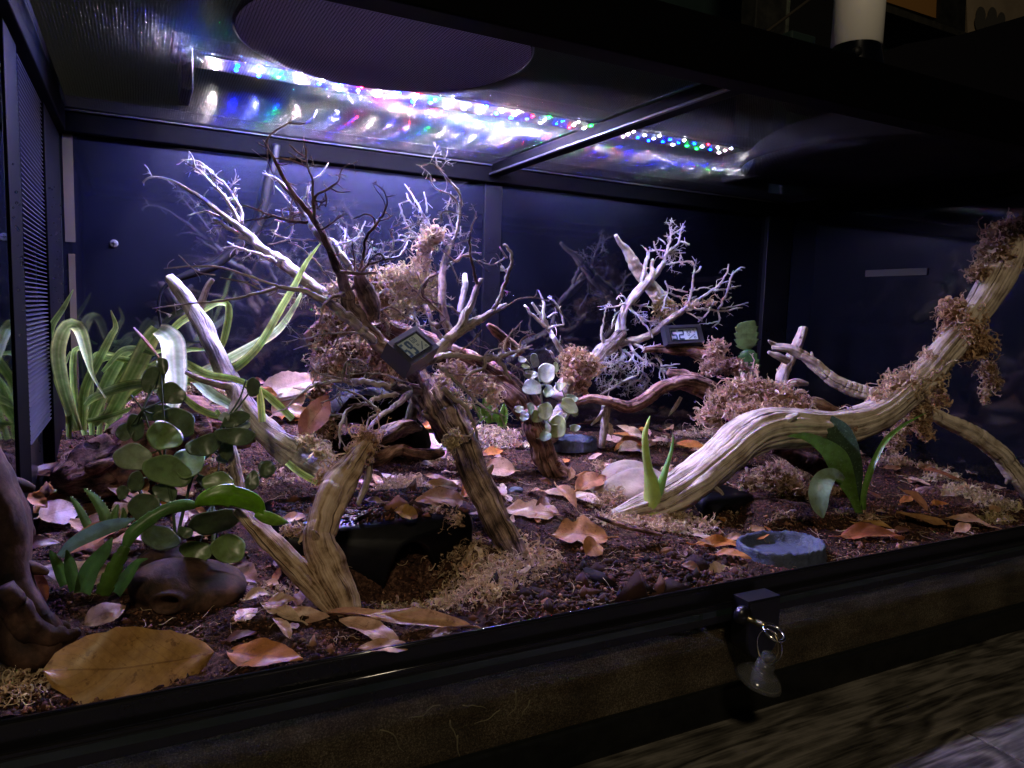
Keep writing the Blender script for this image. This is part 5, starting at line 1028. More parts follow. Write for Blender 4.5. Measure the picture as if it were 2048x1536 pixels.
def leaf(base, tip, wid, col, label, curl=.15, fold=.2, tilt=(0, 0, 0), lobed=0, lift=.004, tlift=None, pet=.18, Y=None, mat=None, blunt=0., seed=None, name="fallen_leaf", bow=0., ends=None):
    "base / tip in px on the soil (or at depths Y=(a, b)); wid = width / length"
    rs = np.random.default_rng(seed if seed is not None else int(base[0]*7+base[1]))
    if ends is not None: a, b = ends
    elif Y is None: a = G(*base)+np.array([0, 0, lift]); b = G(*tip)+np.array([0, 0, lift if tlift is None else tlift])
    else: a = P(*base, Y[0]); b = P(*tip, Y[1])
    if ends is None and Y is None and abs(b[1]-a[1]) > .036:
        if b[1] > a[1]: b = P(*tip, a[1]+.036)
        else: a = P(*base, b[1]+.036)
    L = np.linalg.norm(b-a); T = (b-a)/L; n0 = np.array([0, 0, 1.])+np.array(tilt, float)
    n0 = n0-T*(n0@T); n0 /= np.linalg.norm(n0); s = np.cross(T, n0)
    nu, nv = 8, 18; V = []; uv = []
    ph = rs.uniform(0, 6.28, 4); tear = rs.random() < .35 and wid*W(1, a) > 0 and L < .05; tear_i = int(rs.integers(4, nv-3)); side_b = rs.normal(0, .04)+bow
    for i in range(nv+1):
        t = i/nv; e = (math.sin(PI*t**(.85+.3*blunt)))**(.75-.25*blunt) if 0 < t < 1 else 0.
        w_ = wid*L*.5*max(e, .03)
        if lobed: w_ *= 1+lobed*math.sin(t*PI*5.5+.6)*(.5+t*.6)
        for j in range(nu+1):
            x = (j/nu-.5)*2; rag = 1+rs.normal(0, .03)-(.25*tear if abs(x) == 1 and i == tear_i else 0)
            if lobed: rag += lobed*.35*math.sin(t*17+x*3+ph[0])*abs(x)
            z = fold*w_*abs(x)**1.2*1.2+curl*L*(4*(t-.5)**2-1)*-.5*0-curl*L*math.sin(PI*t)*-.4+.022*L*math.sin(t*8+x*2.4+ph[1])*abs(x)+.012*L*math.sin(t*15+ph[2]+x*3)
            V.append(a+T*L*t*(1-.05*abs(x)*lobed*3)+s*(x*w_*rag+side_b*L*math.sin(PI*t))+n0*z); uv.append((j/nu, t))
    f = [(i*(nu+1)+j, i*(nu+1)+j+1, (i+1)*(nu+1)+j+1, (i+1)*(nu+1)+j) for i in range(nv) for j in range(nu)]
    mb = MB(); mb.add(V, f, uv)
    # raised midrib and stalk
    if pet: tube(mb, [a-T*L*pet+n0*.001*rs.normal(), a-T*L*pet*.4+s*.001, a+T*L*.02], [.0008, .0008, .0009], 6)
    o = mb.build(name, mat or DRY, None, color=col)
    org = (a+b)/2; M_ = Vector([float(q) for q in org]); o.data.transform(Matrix.Translation(-M_)); o.location = M_
    return tag(o, label, "leaf", "dry fallen leaves")
TANL = (.54, .32, .18); ORG = (.50, .20, .05); PNK = (.64, .41, .30); PAL = (.67, .50, .34); RED = (.36, .13, .06); BRN = (.20, .09, .05); YEL = (.42, .24, .07)
# ================================================================== HIDES, DISHES, STONES
HB = simple("wet_black_plastic", (.003, .003, .004), .35, spec=.25, bump=.1, bscale=120, var=.4)
o = thing("hide_box", "black plastic hide half buried in front, arched doorway in a pit", "hide", (.29, .15, .10))
def arch_box(x0, x1, y0, y1, z0, z1, ax, aw, ah, parent, name="shell"):
    "rounded box with an arched doorway recessed in its front"
    n = 14; r = .012
    def prof(x0_, x1_, zt): return [(x0_, z0)]+[(x0_+r-r*math.cos(a), zt-r+r*math.sin(a)) for a in np.linspace(0, PI/2, 6)]+[(x1_-r+r*math.sin(a), zt-r+r*math.cos(a)) for a in np.linspace(0, PI/2, 6)]+[(x1_, z0)]
    P0 = prof(x0+.004, x1-.004, z1-.004); P1 = prof(x0, x1, z1); m = len(P1)
    arch = [(ax-aw, z0)]+[(ax-aw*math.cos(a), z0+(ah-z0)*math.sin(a)) for a in np.linspace(.35, PI-.35, m-2)]+[(ax+aw, z0)]
    rings = [[(x, y0, z) for x, z in arch], [(x, y0-.002, z) for x, z in [(ax+(x-ax)*1.10, z0+(z-z0)*1.05) for x, z in arch]], [(ax+(x-ax)*1.14, y0, z0+(z-z0)*1.07) for x, z in arch], [(x, y0, z) for x, z in P0], [(x, y0+.006, z) for x, z in P1], [(x, y1, z) for x, z in P1]]
    rings.insert(0, [(x, y0+.05, z) for x, z in arch])
    v = [q for rg in rings for q in rg]; f = []
    for k in range(len(rings)-1):
        for i in range(m-1): f.append((k*m+i, k*m+i+1, (k+1)*m+i+1, (k+1)*m+i))
    f.append(tuple(range(m))); f.append(tuple(range((len(rings)-1)*m, len(rings)*m))[::-1])
    mb = MB(); mb.add(v, f); return mb.build(name, HB, parent)
arch_box(.195, .385, .152, .275, .088, .187, .318, .030, .165, o)
moss_t = crumbs("soil_crumbs", 1500, (.20, .38, .158, .27), .0013, SC_, "soil grains scattered on the black hide lid", seed=8)
me = moss_t.data;  co = np.zeros(len(me.vertices)*3, np.float32); me.vertices.foreach_get('co', co); co = co.reshape(-1, 3); co[:, 2] = .187+(co[:, 2]-ground(co[:, 0], co[:, 1])); me.vertices.foreach_set('co', co.ravel())
leaf((610, 1030), (560, 1045), .5, TANL, "flat tan leaf lying on the left end of the hide lid", Y=(.17, .165), tilt=(0, -.5, 0), pet=0)
leaf((830, 1000), (880, 1012), .45, PNK, "pinkish leaf lying on the back of the hide lid", Y=(.19, .185), tilt=(0, -.5, 0), pet=0)
o = thing("hide_box", "second black hide in the dark hollow under the bleached log", "hide", (.76, .19, .12))
arch_box(.72, .815, .19, .26, .10, .160, .76, .024, .147, o)
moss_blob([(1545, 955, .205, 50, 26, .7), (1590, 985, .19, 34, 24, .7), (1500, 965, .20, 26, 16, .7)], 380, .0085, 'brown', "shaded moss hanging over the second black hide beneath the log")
# cave under the crown
cc = P(745, 880, .43); o = thing("cave_hide", "black cave shelter open to the front under the crown of the central driftwood", "hide", cc)
mb = MB(); nth, nph = 20, 14; Rx, Ry, Rz = W(112, cc), .085, W(128, cc)
v = []
for k in range(2):
    s_ = (1, .94)[k]
    for i in range(nph):
        for j in range(nth+1):
            a = PI*j/nth; yy = -.55+1.5*i/(nph-1); rr = math.sqrt(max(0.02, 1-max(0, yy)**2*.98)); rag = 1+.05*math.sin(a*7+i)
            v.append((cc[0]+Rx*s_*rag*rr*math.cos(a), cc[1]+.03+Ry*yy, cc[2]-.02+Rz*s_*rag*rr*math.sin(a)))
f = []
for k in range(2):
    for i in range(nph-1):
        for j in range(nth):
            b0 = k*nph*(nth+1)+i*(nth+1)+j; f.append((b0, b0+1, b0+nth+2, b0+nth+1))
for j in range(nth): b0 = j; b1 = nph*(nth+1)+j; f.append((b0, b0+1, b1+1, b1))
mb.add(v, f); mb.build("shell", simple("black_cave_resin", (.006, .005, .006), .8, bump=.5, bscale=80), o)
def dish(c, rx, ry, hh, label, tilt=0.):
    o = thing("water_dish", label, "dish", c); mb = MB(); n = 72; rs = np.random.default_rng(int(rx*1e5))
    ang = np.linspace(0, 2*PI, n, endpoint=False); jag = sum(rs.normal(0, 1)*np.sin(k*ang+rs.uniform(0, 6)) for k in (3, 5, 9, 14, 21))*.012+rs.normal(0, .014, n)
    prof = [(1.04, -.002), (1.03, hh*.35), (.985, hh*.6), (1.0, hh*.85), (.97, hh), (.91, hh*1.0), (.87, hh*.8), (.82, hh*.42), (.76, hh*.3), (.4, hh*.27), (.01, hh*.27)]
    v = []
    for k, (r, z) in enumerate(prof):
        jj = jag*(1 if k < 6 else .25); zz = z+(rs.normal(0, hh*.06, n) if 2 <= k <= 6 else 0)*np.ones(n)
        for i in range(n):
            q = r*(1+jj[i]); v.append((c[0]+rx*q*math.cos(ang[i]), c[1]+ry*q*math.sin(ang[i]), c[2]+zz[i]))
    f = [(k*n+i, k*n+(i+1) % n, (k+1)*n+(i+1) % n, (k+1)*n+i) for k in range(len(prof)-1) for i in range(n)]
    mb.add(v, f); mb.build("bowl", DISHM, o)
    return o
c = G(1570, 1108); dish((.7095, .052, .1315), .052, .040, .0165, "grey blue rock textured water dish near the front right pane")
c = G(1152, 900); dish((c[0], c[1]+.01, c[2]+.002), .040, .032, .016, "small dark blue rock dish behind the stump")
c = G(1295, 985)
v, f, uv = blob((c[0]-.008, c[1]+.025, c[2]-.008), (.066, .042, .036), 5, 21, .34, 2.6); mb = MB(); mb.add(v, f, uv)
o = mb.build("stone", STONEM); tag(o, "pale rounded stone behind the green shoot, half covered by moss", "stone")
for (x, y, sx, sy, sd, lb) in ((1410, 888, .035, .018, 5, "purplish flat bark slab on the soil behind the bleached log"), (1870, 985, .045, .02, 7, "flat purplish bark slab near the right leaves"), (1030, 985, .010, .008, 9, "small grey pebble beside the round pink leaf")):
    c = G(x, y); v, f, uv = blob((c[0], c[1], c[2]+.001), (sx, sy, sx*.16 if sx > .02 else .006), 4, sd, .25, 3); mb = MB(); mb.add(v, f, uv)
    tag(mb.build("bark_slab" if sx > .02 else "pebble", W_RED if sx > .02 else DISHM), lb, "bark" if sx > .02 else "stone")

# ================================================================== HYGROMETERS
SEG = {'0': 'abcdef', '1': 'bc', '2': 'abged', '3': 'abgcd', '4': 'fgbc', '5': 'afgcd', '6': 'afgedc', '7': 'abc', '8': 'abcdefg', '9': 'abcdfg'}
def hygro(o_, ux, uy, w_, h_, dep, big, small, label, mat=LCDK, pos=None, bigw=.085):
    un = np.cross(ux, uy)          # towards the viewer
    o = thing("hygrometer", label, "hygrometer", o_)
    def Q(x, y, z): return o_+ux*x+uy*y+un*z
    def bx(mb, x0, y0, z0, x1, y1, z1): mb.add([Q(x, y, z) for x in (x0, x1) for y in (y0, y1) for z in (z0, z1)], [(0, 1, 3, 2), (4, 6, 7, 5), (0, 4, 5, 1), (2, 3, 7, 6), (0, 2, 6, 4), (1, 5, 7, 3)])
    fx, fy = w_*.13, h_*.17; mb = MB()
    bx(mb, 0, 0, -dep, w_, h_, -.004)
    bx(mb, 0, 0, -.0039, fx, h_, 0); bx(mb, w_-fx, 0, -.0039, w_, h_, 0); bx(mb, fx, 0, -.0039, w_-fx, fy, 0); bx(mb, fx, h_-fy, -.0039, w_-fx, h_, 0)
    mb.build("case", HYGBODY, o, smooth=False)
    mb = MB(); b = .0011
    for (x0, y0, x1, y1) in ((fx*.9, fy*.9, w_-fx*.9, fy*.9+b), (fx*.9, h_-fy*.9-b, w_-fx*.9, h_-fy*.9), (fx*.9, fy*.9+b, fx*.9+b, h_-fy*.9-b), (w_-fx*.9-b, fy*.9+b, w_-fx*.9, h_-fy*.9-b)): bx(mb, x0, y0, -.001, x1, y1, .0005)
    mb.build("bezel", BLACK, o, smooth=False)
    mb = MB(); bx(mb, fx+.0002, fy+.0002, -.0038, w_-fx-.0002, h_-fy-.0002, -.0025); mb.build("screen", LCD, o, smooth=False)
    mb = MB(); lw, lh = w_-2*fx, h_-2*fy; zt = -.0024
    def digit(ch, x, y, dw, dh, t):
        g = t*.35; s = {'a': (x+g, y+dh-t, x+dw-g, y+dh), 'd': (x+g, y, x+dw-g, y+t), 'g': (x+g, y+dh/2-t/2, x+dw-g, y+dh/2+t/2), 'f': (x, y+dh/2+g, x+t, y+dh-g), 'b': (x+dw-t, y+dh/2+g, x+dw, y+dh-g), 'e': (x, y+g, x+t, y+dh/2-g), 'c': (x+dw-t, y+g, x+dw, y+dh/2-g)}
        for c_ in SEG[ch]: bx(mb, s[c_][0], s[c_][1], zt, s[c_][2], s[c_][3], zt+.0002)
    dw = lw*.21; dh = lh*.80
    for i, ch in enumerate(big): digit(ch, fx+lw*.05+i*(dw+lw*.05), fy+lh*.08, dw, dh, dh*.15)
    sd = lw*.075; sh = lh*.30; x = fx+lw*.60
    for ch in small:
        if ch == '.': bx(mb, x-sd*.12, fy+lh*.6, zt, x+sd*.12, fy+lh*.63, zt+.0002); x += sd*.3; continue
        digit(ch, x, fy+lh*.6, sd, sh, sd*.24); x += sd*1.45
    # percent sign
    px_, py_ = fx+lw*.66, fy+lh*.12; s = lw*.24
    n = 8
    for i in range(n): bx(mb, px_+s*i/n, py_+lh*.36*i/n, zt, px_+s*(i+1.3)/n, py_+lh*.36*(i+1)/n, zt+.0002)
    for (cx_, cy_) in ((px_-s*.05, py_+lh*.26), (px_+s*.85, py_+lh*.02)):
        r = s*.15; t = s*.06
        for (x0, y0, x1, y1) in ((cx_, cy_, cx_+2*r, cy_+t), (cx_, cy_+2*r-t, cx_+2*r, cy_+2*r), (cx_, cy_+t, cx_+t, cy_+2*r-t), (cx_+2*r-t, cy_+t, cx_+2*r, cy_+2*r-t)): bx(mb, x0, y0, zt, x1, y1, zt+.0002)
    mb.build("display_digits", mat, o, smooth=False)
    return o
def frame(tl, tr, bl):
    ux = (tr-tl); w_ = np.linalg.norm(ux); ux = ux/w_; uy = tl-bl; uy -= ux*(uy@ux); h_ = np.linalg.norm(uy); uy /= h_
    return bl, ux, uy, w_, h_
a_ = frame(P(784, 679, .183), P(841, 645, .203), P(823, 730, .162)); hygro(a_[0], a_[1], a_[2], a_[3], a_[4], .022, "59", "68", "square tilted hygrometer held in the central driftwood, pale digits reading 59", LCDPALE)
a_ = frame(P(1331, 651, .465), P(1404, 648, .455), P(1336, 688, .452)); hygro(a_[0], a_[1], a_[2], a_[3], a_[4], .014, "52", "39.7", "small black hygrometer on the pale tree, dark digits reading 52")

# ================================================================== CABLE
mb = MB(); w_, rr = PY([(548, 330), (535, 370), (528, 410), (515, 450), (495, 478), (465, 502), (430, 530), (390, 545), (350, 560), (325, 580), (318, 610), (322, 650), (330, 700)], .592, .585, [8, 9, 9, 9, 10, 10, 10, 9, 6, 3, 2, 2, 2])
w_ = np.vstack([P(553, 290, .594), w_]); rr = np.r_[rr[0], rr]; tube(mb, w_, rr, 12); o = mb.build("cable", simple("cable_rubber", (.006, .006, .008), .5, spec=.2)); tag(o, "black cable curving down the back wall behind the twigs", "cable")

# ================================================================== PLANTS
def ribbon(mb, c, wd, side, nu=6, fold=.25, wave=0., tipsharp=True, thick=None):
    "strap leaf along centre line c (n,3), half widths wd (n), side vectors"
    n = len(c); u = np.linspace(0, 1, nu+1); T = np.gradient(c, axis=0); T /= np.linalg.norm(T, axis=1)[:, None]+1e-12
    side = side-T*(np.sum(side*T, 1))[:, None]; side /= np.linalg.norm(side, axis=1)[:, None]+1e-12; N = np.cross(T, side)
    x = (u-.5)*2
    V = c[:, None, :]+wd[:, None, None]*(x[None, :, None]*side[:, None, :]+fold*(np.abs(x)**1.3)[None, :, None]*N[:, None, :])
    if wave: V = V+(wave*wd[:, None]*np.sin(np.arange(n)*.9)[:, None]*x[None, :])[:, :, None]*N[:, None, :]
    uv = np.stack([np.repeat(u[None], n, 0), np.repeat(np.linspace(0, 1, n)[:, None], nu+1, 1)], -1).reshape(-1, 2)
    f = [(i*(nu+1)+j, i*(nu+1)+j+1, (i+1)*(nu+1)+j+1, (i+1)*(nu+1)+j) for i in range(n-1) for j in range(nu)]
    mb.add(V.reshape(-1, 3), f, uv)
def strap(parent, pts, Y0, Y1, wpx, mat, col, name="leaf", n=30, fold=.25, twistd=0., facing=None):
    "wpx: full widths in px at the given points"
    w_ = PY(pts, Y0, Y1); ww = np.array([W(q/2, p) for q, p in zip(np.interp(np.linspace(0, 1, len(pts)), np.linspace(0, 1, len(wpx)), wpx), w_)])
    c = catmull(np.c_[w_, ww], n); wd = np.maximum(c[:, 3], .0002); c = c[:, :3]
    T = np.gradient(c, axis=0); T /= np.linalg.norm(T, axis=1)[:, None]
    view = c-CAM; view /= np.linalg.norm(view, axis=1)[:, None]; side = np.cross(T, view)
    if twistd: side = side+view*twistd
    mb = MB(); ribbon(mb, c, wd, side, fold=fold); return mb.build(name, mat, parent, color=col)
SP = thing("strap_leaf_plant", "plant with long striped strap leaves in the left back corner", "plant", P(160, 900, .46))
g1 = (.30, .42, .12); g2 = (.36, .46, .17); g3 = (.24, .36, .10)
strap(SP, Z4((520, 1230), (420, 950), (340, 680), (350, 530), (430, 400), (500, 270)), .46, .44, [14, 17, 18, 13, 10, 2], STRIPE, g1)
strap(SP, Z4((535, 1230), (440, 950), (400, 700), (440, 550), (500, 510), (550, 560), (590, 700), (630, 850), (720, 1010)), .45, .36, [16, 24, 28, 28, 26, 24, 20, 8, 3], STRIPE, g2, twistd=.3)
strap(SP, Z4((560, 1230), (580, 950), (690, 720), (760, 580), (790, 520), (755, 410)), .45, .42, [17, 17, 16, 13, 10, 2], STRIPE, g1)
strap(SP, Z4((720, 1180), (860, 930), (970, 720), (1030, 600), (1080, 545)), .42, .40, [22, 30, 34, 32, 30], STRIPE, g1)
strap(SP, Z4((1080, 545), (1130, 570), (1175, 640), (1190, 800), (1195, 950), (1165, 1120)), .40, .30, [26, 38, 48, 46, 40, 20], STRIPE, (.5, .56, .42), twistd=.3)
strap(SP, Z4((620, 1150), (740, 880), (830, 730), (890, 690)), .46, .44, [18, 24, 20, 12], STRIPE, g3)
strap(SP, Z4((700, 830), (830, 690), (950, 680), (1060, 715)), .44, .40, [6, 12, 14, 5], STRIPE, g3)
strap(SP, Z4((600, 850), (720, 740), (900, 755), (1050, 800)), .45, .42, [4, 10, 12, 5], STRIPE, g1)
strap(SP, Z4((580, 1060), (650, 1000), (850, 930), (1100, 900), (1300, 900)), .43, .38, [8, 16, 20, 18, 14], STRIPE, g3)
strap(SP, Z4((1270, 890), (1420, 870), (1600, 810), (1740, 690), (1830, 560), (1920, 400), (2020, 230), (2090, 90), (2190, -50)), .38, .24, [10, 16, 20, 18, 17, 16, 14, 10, 2], STRIPE, (.34, .46, .14), twistd=.5)
strap(SP, Z4((1050, 970), (1200, 900), (1400, 820), (1600, 720), (1780, 620), (1900, 540), (2000, 400), (2080, 250)), .40, .30, [8, 18, 20, 22, 20, 16, 12, 3], STRIPE, (.5, .6, .34), twistd=-.4)
strap(SP, Z4((1150, 570), (1250, 480), (1380, 410), (1480, 360), (1550, 370), (1560, 450), (1530, 600), (1500, 700)), .46, .48, [12, 16, 16, 13, 13, 15, 14, 6], STRIPE, g1, twistd=.3)
strap(SP, Z4((1270, 770), (1350, 820), (1450, 855), (1600, 880), (1780, 960), (1900, 1060), (2000, 1155)), .36, .25, [14, 18, 14, 12, 14, 16, 13], STRIPE, g1)
strap(SP, Z4((1350, 900), (1450, 990), (1570, 1060), (1700, 1160)), .34, .28, [22, 24, 20, 12], STRIPE, (.3, .42, .26), twistd=.3)
strap(SP, Z4((1770, 950), (1780, 1040), (1790, 1175)), .25, .24, [9, 14, 14], STRIPE, (.5, .6, .18), fold=.4)
strap(SP, Z4((440, 1040), (470, 1150), (470, 1290)), .45, .44, [6, 12, 9], STRIPE, g3)
strap(SP, Z4((590, 1170), (760, 1130), (900, 1080)), .42, .4, [8, 12, 7], STRIPE, g3)
strap(SP, Z4((1000, 920), (800, 1060), (640, 1190)), .42, .42, [8, 16, 14], STRIPE, g1)
strap(SP, Z4((1250, 1000), (1350, 1080), (1480, 1130), (1480, 1090)), .33, .30, [10, 14, 12, 6], STRIPE, g3)
strap(SP, [(575, 925), (600, 945), (635, 965), (670, 985)], .2, .15, [12, 14, 12, 8], STRIPE, g1)
strap(SP, Z4((480, 1000), (430, 820), (450, 760), (480, 690)), .46, .44, [8, 8, 6, 2], STRIPE, g1)
strap(SP, Z4((900, 720), (760, 900), (640, 1100)), .47, .47, [14, 20, 16], STRIPE, g3)
strap(SP, Z4((1000, 640), (900, 800), (800, 950), (740, 1050)), .48, .48, [14, 24, 22, 12], STRIPE, g2)
for k in range(5):
    strap(SP, [(170+k*14, 870), (150+k*30, 800-k*10), (140+k*52+RNG.uniform(-20, 20), 720-RNG.uniform(0, 40)), (180+k*60, 690+RNG.uniform(-30, 30))], .5, .52, [10, 13, 11, 3], STRIPE, g3)
# dried twisted tip on the white bent leaf
def disc_leaf(parent, c, rx, ry, rot, tilt, mat, col, cup=.25, name="leaf", notch=0.):
    "round leaf: rx, ry metres in the picture plane, rot about the view axis, tilt vector turns its normal"
    n = 30; rings = (0, .35, .65, .88, 1.); p3, p5 = RNG.uniform(0, 6.28, 2); bend = RNG.uniform(-.25, .5)
    view = CAM-c; view /= np.linalg.norm(view); nn = view+np.array(tilt); nn /= np.linalg.norm(nn)
    a = RR-nn*(RR@nn); a /= np.linalg.norm(a); b = np.cross(nn, a)
    a, b = a*math.cos(rot)+b*math.sin(rot), -a*math.sin(rot)+b*math.cos(rot)
    v = [c.copy()]; uv = [(.5, .5)]
    for r in rings[1:]:
        for i in range(n):
            t = 2*PI*i/n; q = r*(1-notch*max(0, math.cos(t-PI))**6*r+r*(.055*math.cos(3*t+p3)+.03*math.cos(5*t+p5)))
            v.append(c+a*rx*q*math.cos(t)+b*ry*q*math.sin(t)+nn*(cup*rx*(r**3)*(.7+.35*math.cos(2*t+.7))-.0)+nn*(.0006*math.sin(5*t)*r**3+bend*rx*(r*math.cos(t))**2)); uv.append((.5+.5*q*math.sin(t), .5+.5*q*math.cos(t)))
    f = [(0, 1+i, 1+(i+1) % n) for i in range(n)]
    for k in range(len(rings)-2):
        f += [(1+k*n+i, 1+(k+1)*n+i, 1+(k+1)*n+(i+1) % n, 1+k*n+(i+1) % n) for i in range(n)]
    # thickness: offset back sheet joined at the rim
    m = len(v); v2 = [np.array(q)-nn*.0009 for q in v]; f2 = [tuple(j+m for j in q)[::-1] for q in f]; rim = 1+(len(rings)-2)*n
    f3 = [(rim+i, rim+m+i, rim+m+(i+1) % n, rim+(i+1) % n) for i in range(n)]
    mb = MB(); mb.add(v+v2, f+f2+f3, uv+uv); return mb.build(name, mat, parent, color=col)
JP = thing("round_leaf_plant", "dark green waxy round leaved plant at the left behind the green pads", "plant", G(350, 1090))
jl = [(*ZG((230, 1200))[0], 32, 22, .0, .20, 3), (*ZG((560, 1000))[0], 30, 25, .3, .19, 1), (*ZG((590, 1340))[0], 43, 24, .35, .18, 2), (*ZG((810, 1270))[0], 26, 32, .0, .19, 1), (*ZG((700, 850))[0], 36, 23, .35, .22, 0), (*ZG((630, 550))[0], 24, 18, .2, .22, 0),
      (*ZG((440, 400))[0], 18, 23, .4, .23, 0), (*ZG((535, 262))[0], 10, 15, -.4, .23, 0), (*ZG((260, 890))[0], 14, 24, 0, .22, 0), (*ZG((150, 940))[0], 14, 16, .2, .22, 0), (*ZG((490, 740))[0], 28, 14, .1, .23, 0), (*ZG((970, 1080))[0], 32, 17, -.45, .19, 0),
      (*ZG((1190, 1130))[0], 13, 15, 0, .19, 0), (*ZG((1290, 990))[0], 35, 15, .0, .18, 0), (*ZG((1290, 810))[0], 24, 12, -.4, .2, 0), (*ZG((1470, 480))[0], 14, 16, 0, .2, 0), (*ZG((1110, 1460))[0], 27, 18, 0, .17, 1), (*ZG((260, 1460))[0], 14, 17, 0, .18, 0),
      (*ZG((1450, 1440))[0], 12, 17, .2, .18, 0), (*ZG((1600, 1310))[0], 14, 13, 0, .19, 0), (*ZG((1190, 1215))[0], 18, 8, -.2, .2, 4), (*ZG((1350, 880))[0], 15, 8, -.3, .2, 4), (*ZG((1170, 790))[0], 10, 8, -.6, .2, 4),
      (288, 1014, 26, 23, .1, .16, 0), (272, 963, 14, 17, 0, .17, 0), (321, 1078, 33, 22, .1, .15, 0), (428, 1043, 44, 26, 0, .14, 0), (393, 1103, 28, 17, .1, .14, 1), (457, 1098, 30, 24, .1, .13, 1), (505, 965, 12, 15, 0, .18, 0), (533, 940, 14, 13, 0, .19, 0),
      (372, 1066, 14, 9, .4, .16, 0), (330, 985, 22, 15, .5, .18, 0), (455, 870, 10, 22, .6, .2, 0), (245, 985, 10, 12, 0, .18, 0), (360, 930, 22, 14, .2, .2, 0), (410, 965, 18, 10, .1, .19, 0)]
JC = [(.10, .15, .075), (.17, .27, .09), (.18, .28, .11), (.3, .38, .24), (.42, .52, .45)]
stem_pts = []
for (x, y, rx, ry, rot, Y, ci) in jl:
    c = P(x, y, Y); tl = RNG.normal(0, .22, 3)+np.array([0, 0, .35 if ci in (1, 2, 3, 4) else .05])
    disc_leaf(JP, c, W(rx, c)*1.12, W(ry, c)*1.22, -rot, tl, JADEL, JC[ci], .18)
    stem_pts.append((x, y, Y))
for stem in ([(352, 1085), (345, 1010), (335, 950), (318, 900), (300, 860), (285, 820), (262, 790)], [(352, 1085), (372, 1000), (392, 940), (425, 900), (445, 850), (478, 800), (492, 760)], [(345, 1010), (330, 930), (330, 870), (325, 800), (322, 745)], [(425, 1090), (426, 1010), (436, 945), (440, 900)], [(425, 1090), (432, 1060), (430, 1100), (420, 1130)], [(480, 1010), (505, 970), (520, 940)], [(300, 1060), (288, 1000), (275, 960)], [(352, 1085), (380, 960), (370, 920), (405, 890)]):
    mb = MB(); n = len(stem); w_ = np.array([P(x, y, .175+.05*i/(n-1)) for i, (x, y) in enumerate(stem)]); tube(mb, w_, np.linspace(.0013, .0007, n), 8); mb.build("stem", simple("green_stem", (.035, .06, .02), .7), JP)
for i in range(len(jl)):
    x, y, Y = stem_pts[i]; c = P(x, y, Y+.004); cand = np.array([P(a, b, .205) for a, b in ((335, 950), (318, 900), (285, 820), (392, 940), (425, 900), (445, 850), (330, 930), (436, 945), (426, 1010), (505, 970), (288, 1000))])
    k = np.argmin(np.linalg.norm(cand-c, axis=1)); mb = MB(); tube(mb, [cand[k], (cand[k]+c)/2+np.array([0, .002, -.002]), c], [.0009, .0008, .0007], 6); mb.build("petiole", simple("petiole_green", (.04, .07, .025), .7), JP)
HP = thing("pale_leaf_plant", "pale silvery green round leaved plant on top of the dark stump", "plant", P(1090, 880, .33))
hl = [((1580, 620), 50, 70, -.2, 3), ((1490, 680), 52, 28, .1, 5), ((1540, 770), 80, 46, .1, 3), ((1550, 895), 112, 78, .2, 3), ((1700, 750), 100, 108, 0, 3), ((1660, 765), 58, 70, .3, 4), ((1720, 935), 62, 92, .3, 4), ((1840, 890), 60, 56, 0, 5), ((1450, 610), 50, 34, .4, 3), ((1370, 565), 40, 18, .1, 4),
      ((1420, 1120), 52, 40, 0, 5), ((1475, 1190), 50, 55, .2, 3), ((1540, 1110), 40, 60, 0, 4), ((1600, 1190), 80, 60, .3, 5), ((1690, 1140), 88, 86, 0, 5), ((1640, 1320), 110, 100, .2, 3), ((1820, 1300), 104, 112, .1, 5), ((1930, 1085), 112, 92, .2, 5), ((1800, 690), 30, 56, 0, 5), ((1690, 1400), 70, 50, .1, 4), ((1960, 1010), 70, 40, .3, 4), ((1990, 1310), 60, 34, 0, 4), ((1990, 1170), 40, 22, 0, 5)]
for k, ((x, y), rx, ry, rot, ci) in enumerate(hl):
    (X_, Y_), = ZD((x, y)); c = P(X_, Y_, .325+RNG.uniform(-.015, .015)); cl = {3: (.36, .42, .34), 4: (.27, .36, .24), 5: (.26, .31, .13)}[ci]
    disc_leaf(HP, c, W(rx/5.12, c), W(ry/5.12, c)*1.08, -rot, RNG.normal(0, .3, 3)+np.array([0, 0, .45]), JADEL, cl, .15, notch=.25)
for st in (ZD((1720, 1480), (1700, 1250), (1660, 1050), (1640, 880), (1560, 700), (1480, 600)), ZD((1700, 1220), (1600, 1200), (1480, 1180)), ZD((1690, 1230), (1800, 1280), (1930, 1150), (1860, 900)), ZD((1640, 880), (1750, 840), (1800, 700))):
    mb = MB(); tube(mb, PY(st, .335, .335), np.linspace(.0016, .0008, len(st)), 7); mb.build("stem", simple("pale_stem", (.22, .25, .13), .6), HP)
# green shoot
GS = thing("green_shoot", "thick pale green shoot with two pointed prongs in front of the stone", "plant", G(1300, 1035))
GM = simple("shoot_green", (.42, .58, .13), .4, var=.35, bscale=120, bump=.2)
mb = MB(); w_, rr = PY([(1300, 1042), (1302, 1015), (1305, 990), (1302, 965), (1296, 935), (1291, 900), (1290, 870), (1296, 845), (1300, 832)], .17, .175, [13, 17, 18, 14, 9, 7.5, 6, 3, .8]); tube(mb, w_, rr, 18, ridge=.04, lump=.08); mb.build("main_prong", GM, GS)
mb = MB(); w_, rr = PY([(1306, 1012), (1316, 985), (1325, 960), (1334, 930), (1342, 905), (1346, 880), (1345, 868)], .168, .165, [9, 10, 8, 5, 3.5, 2, .6]); tube(mb, w_, rr, 14, ridge=.04); mb.build("side_prong", simple("shoot_green_dark", (.22, .46, .12), .4, var=.3, bscale=120), GS)
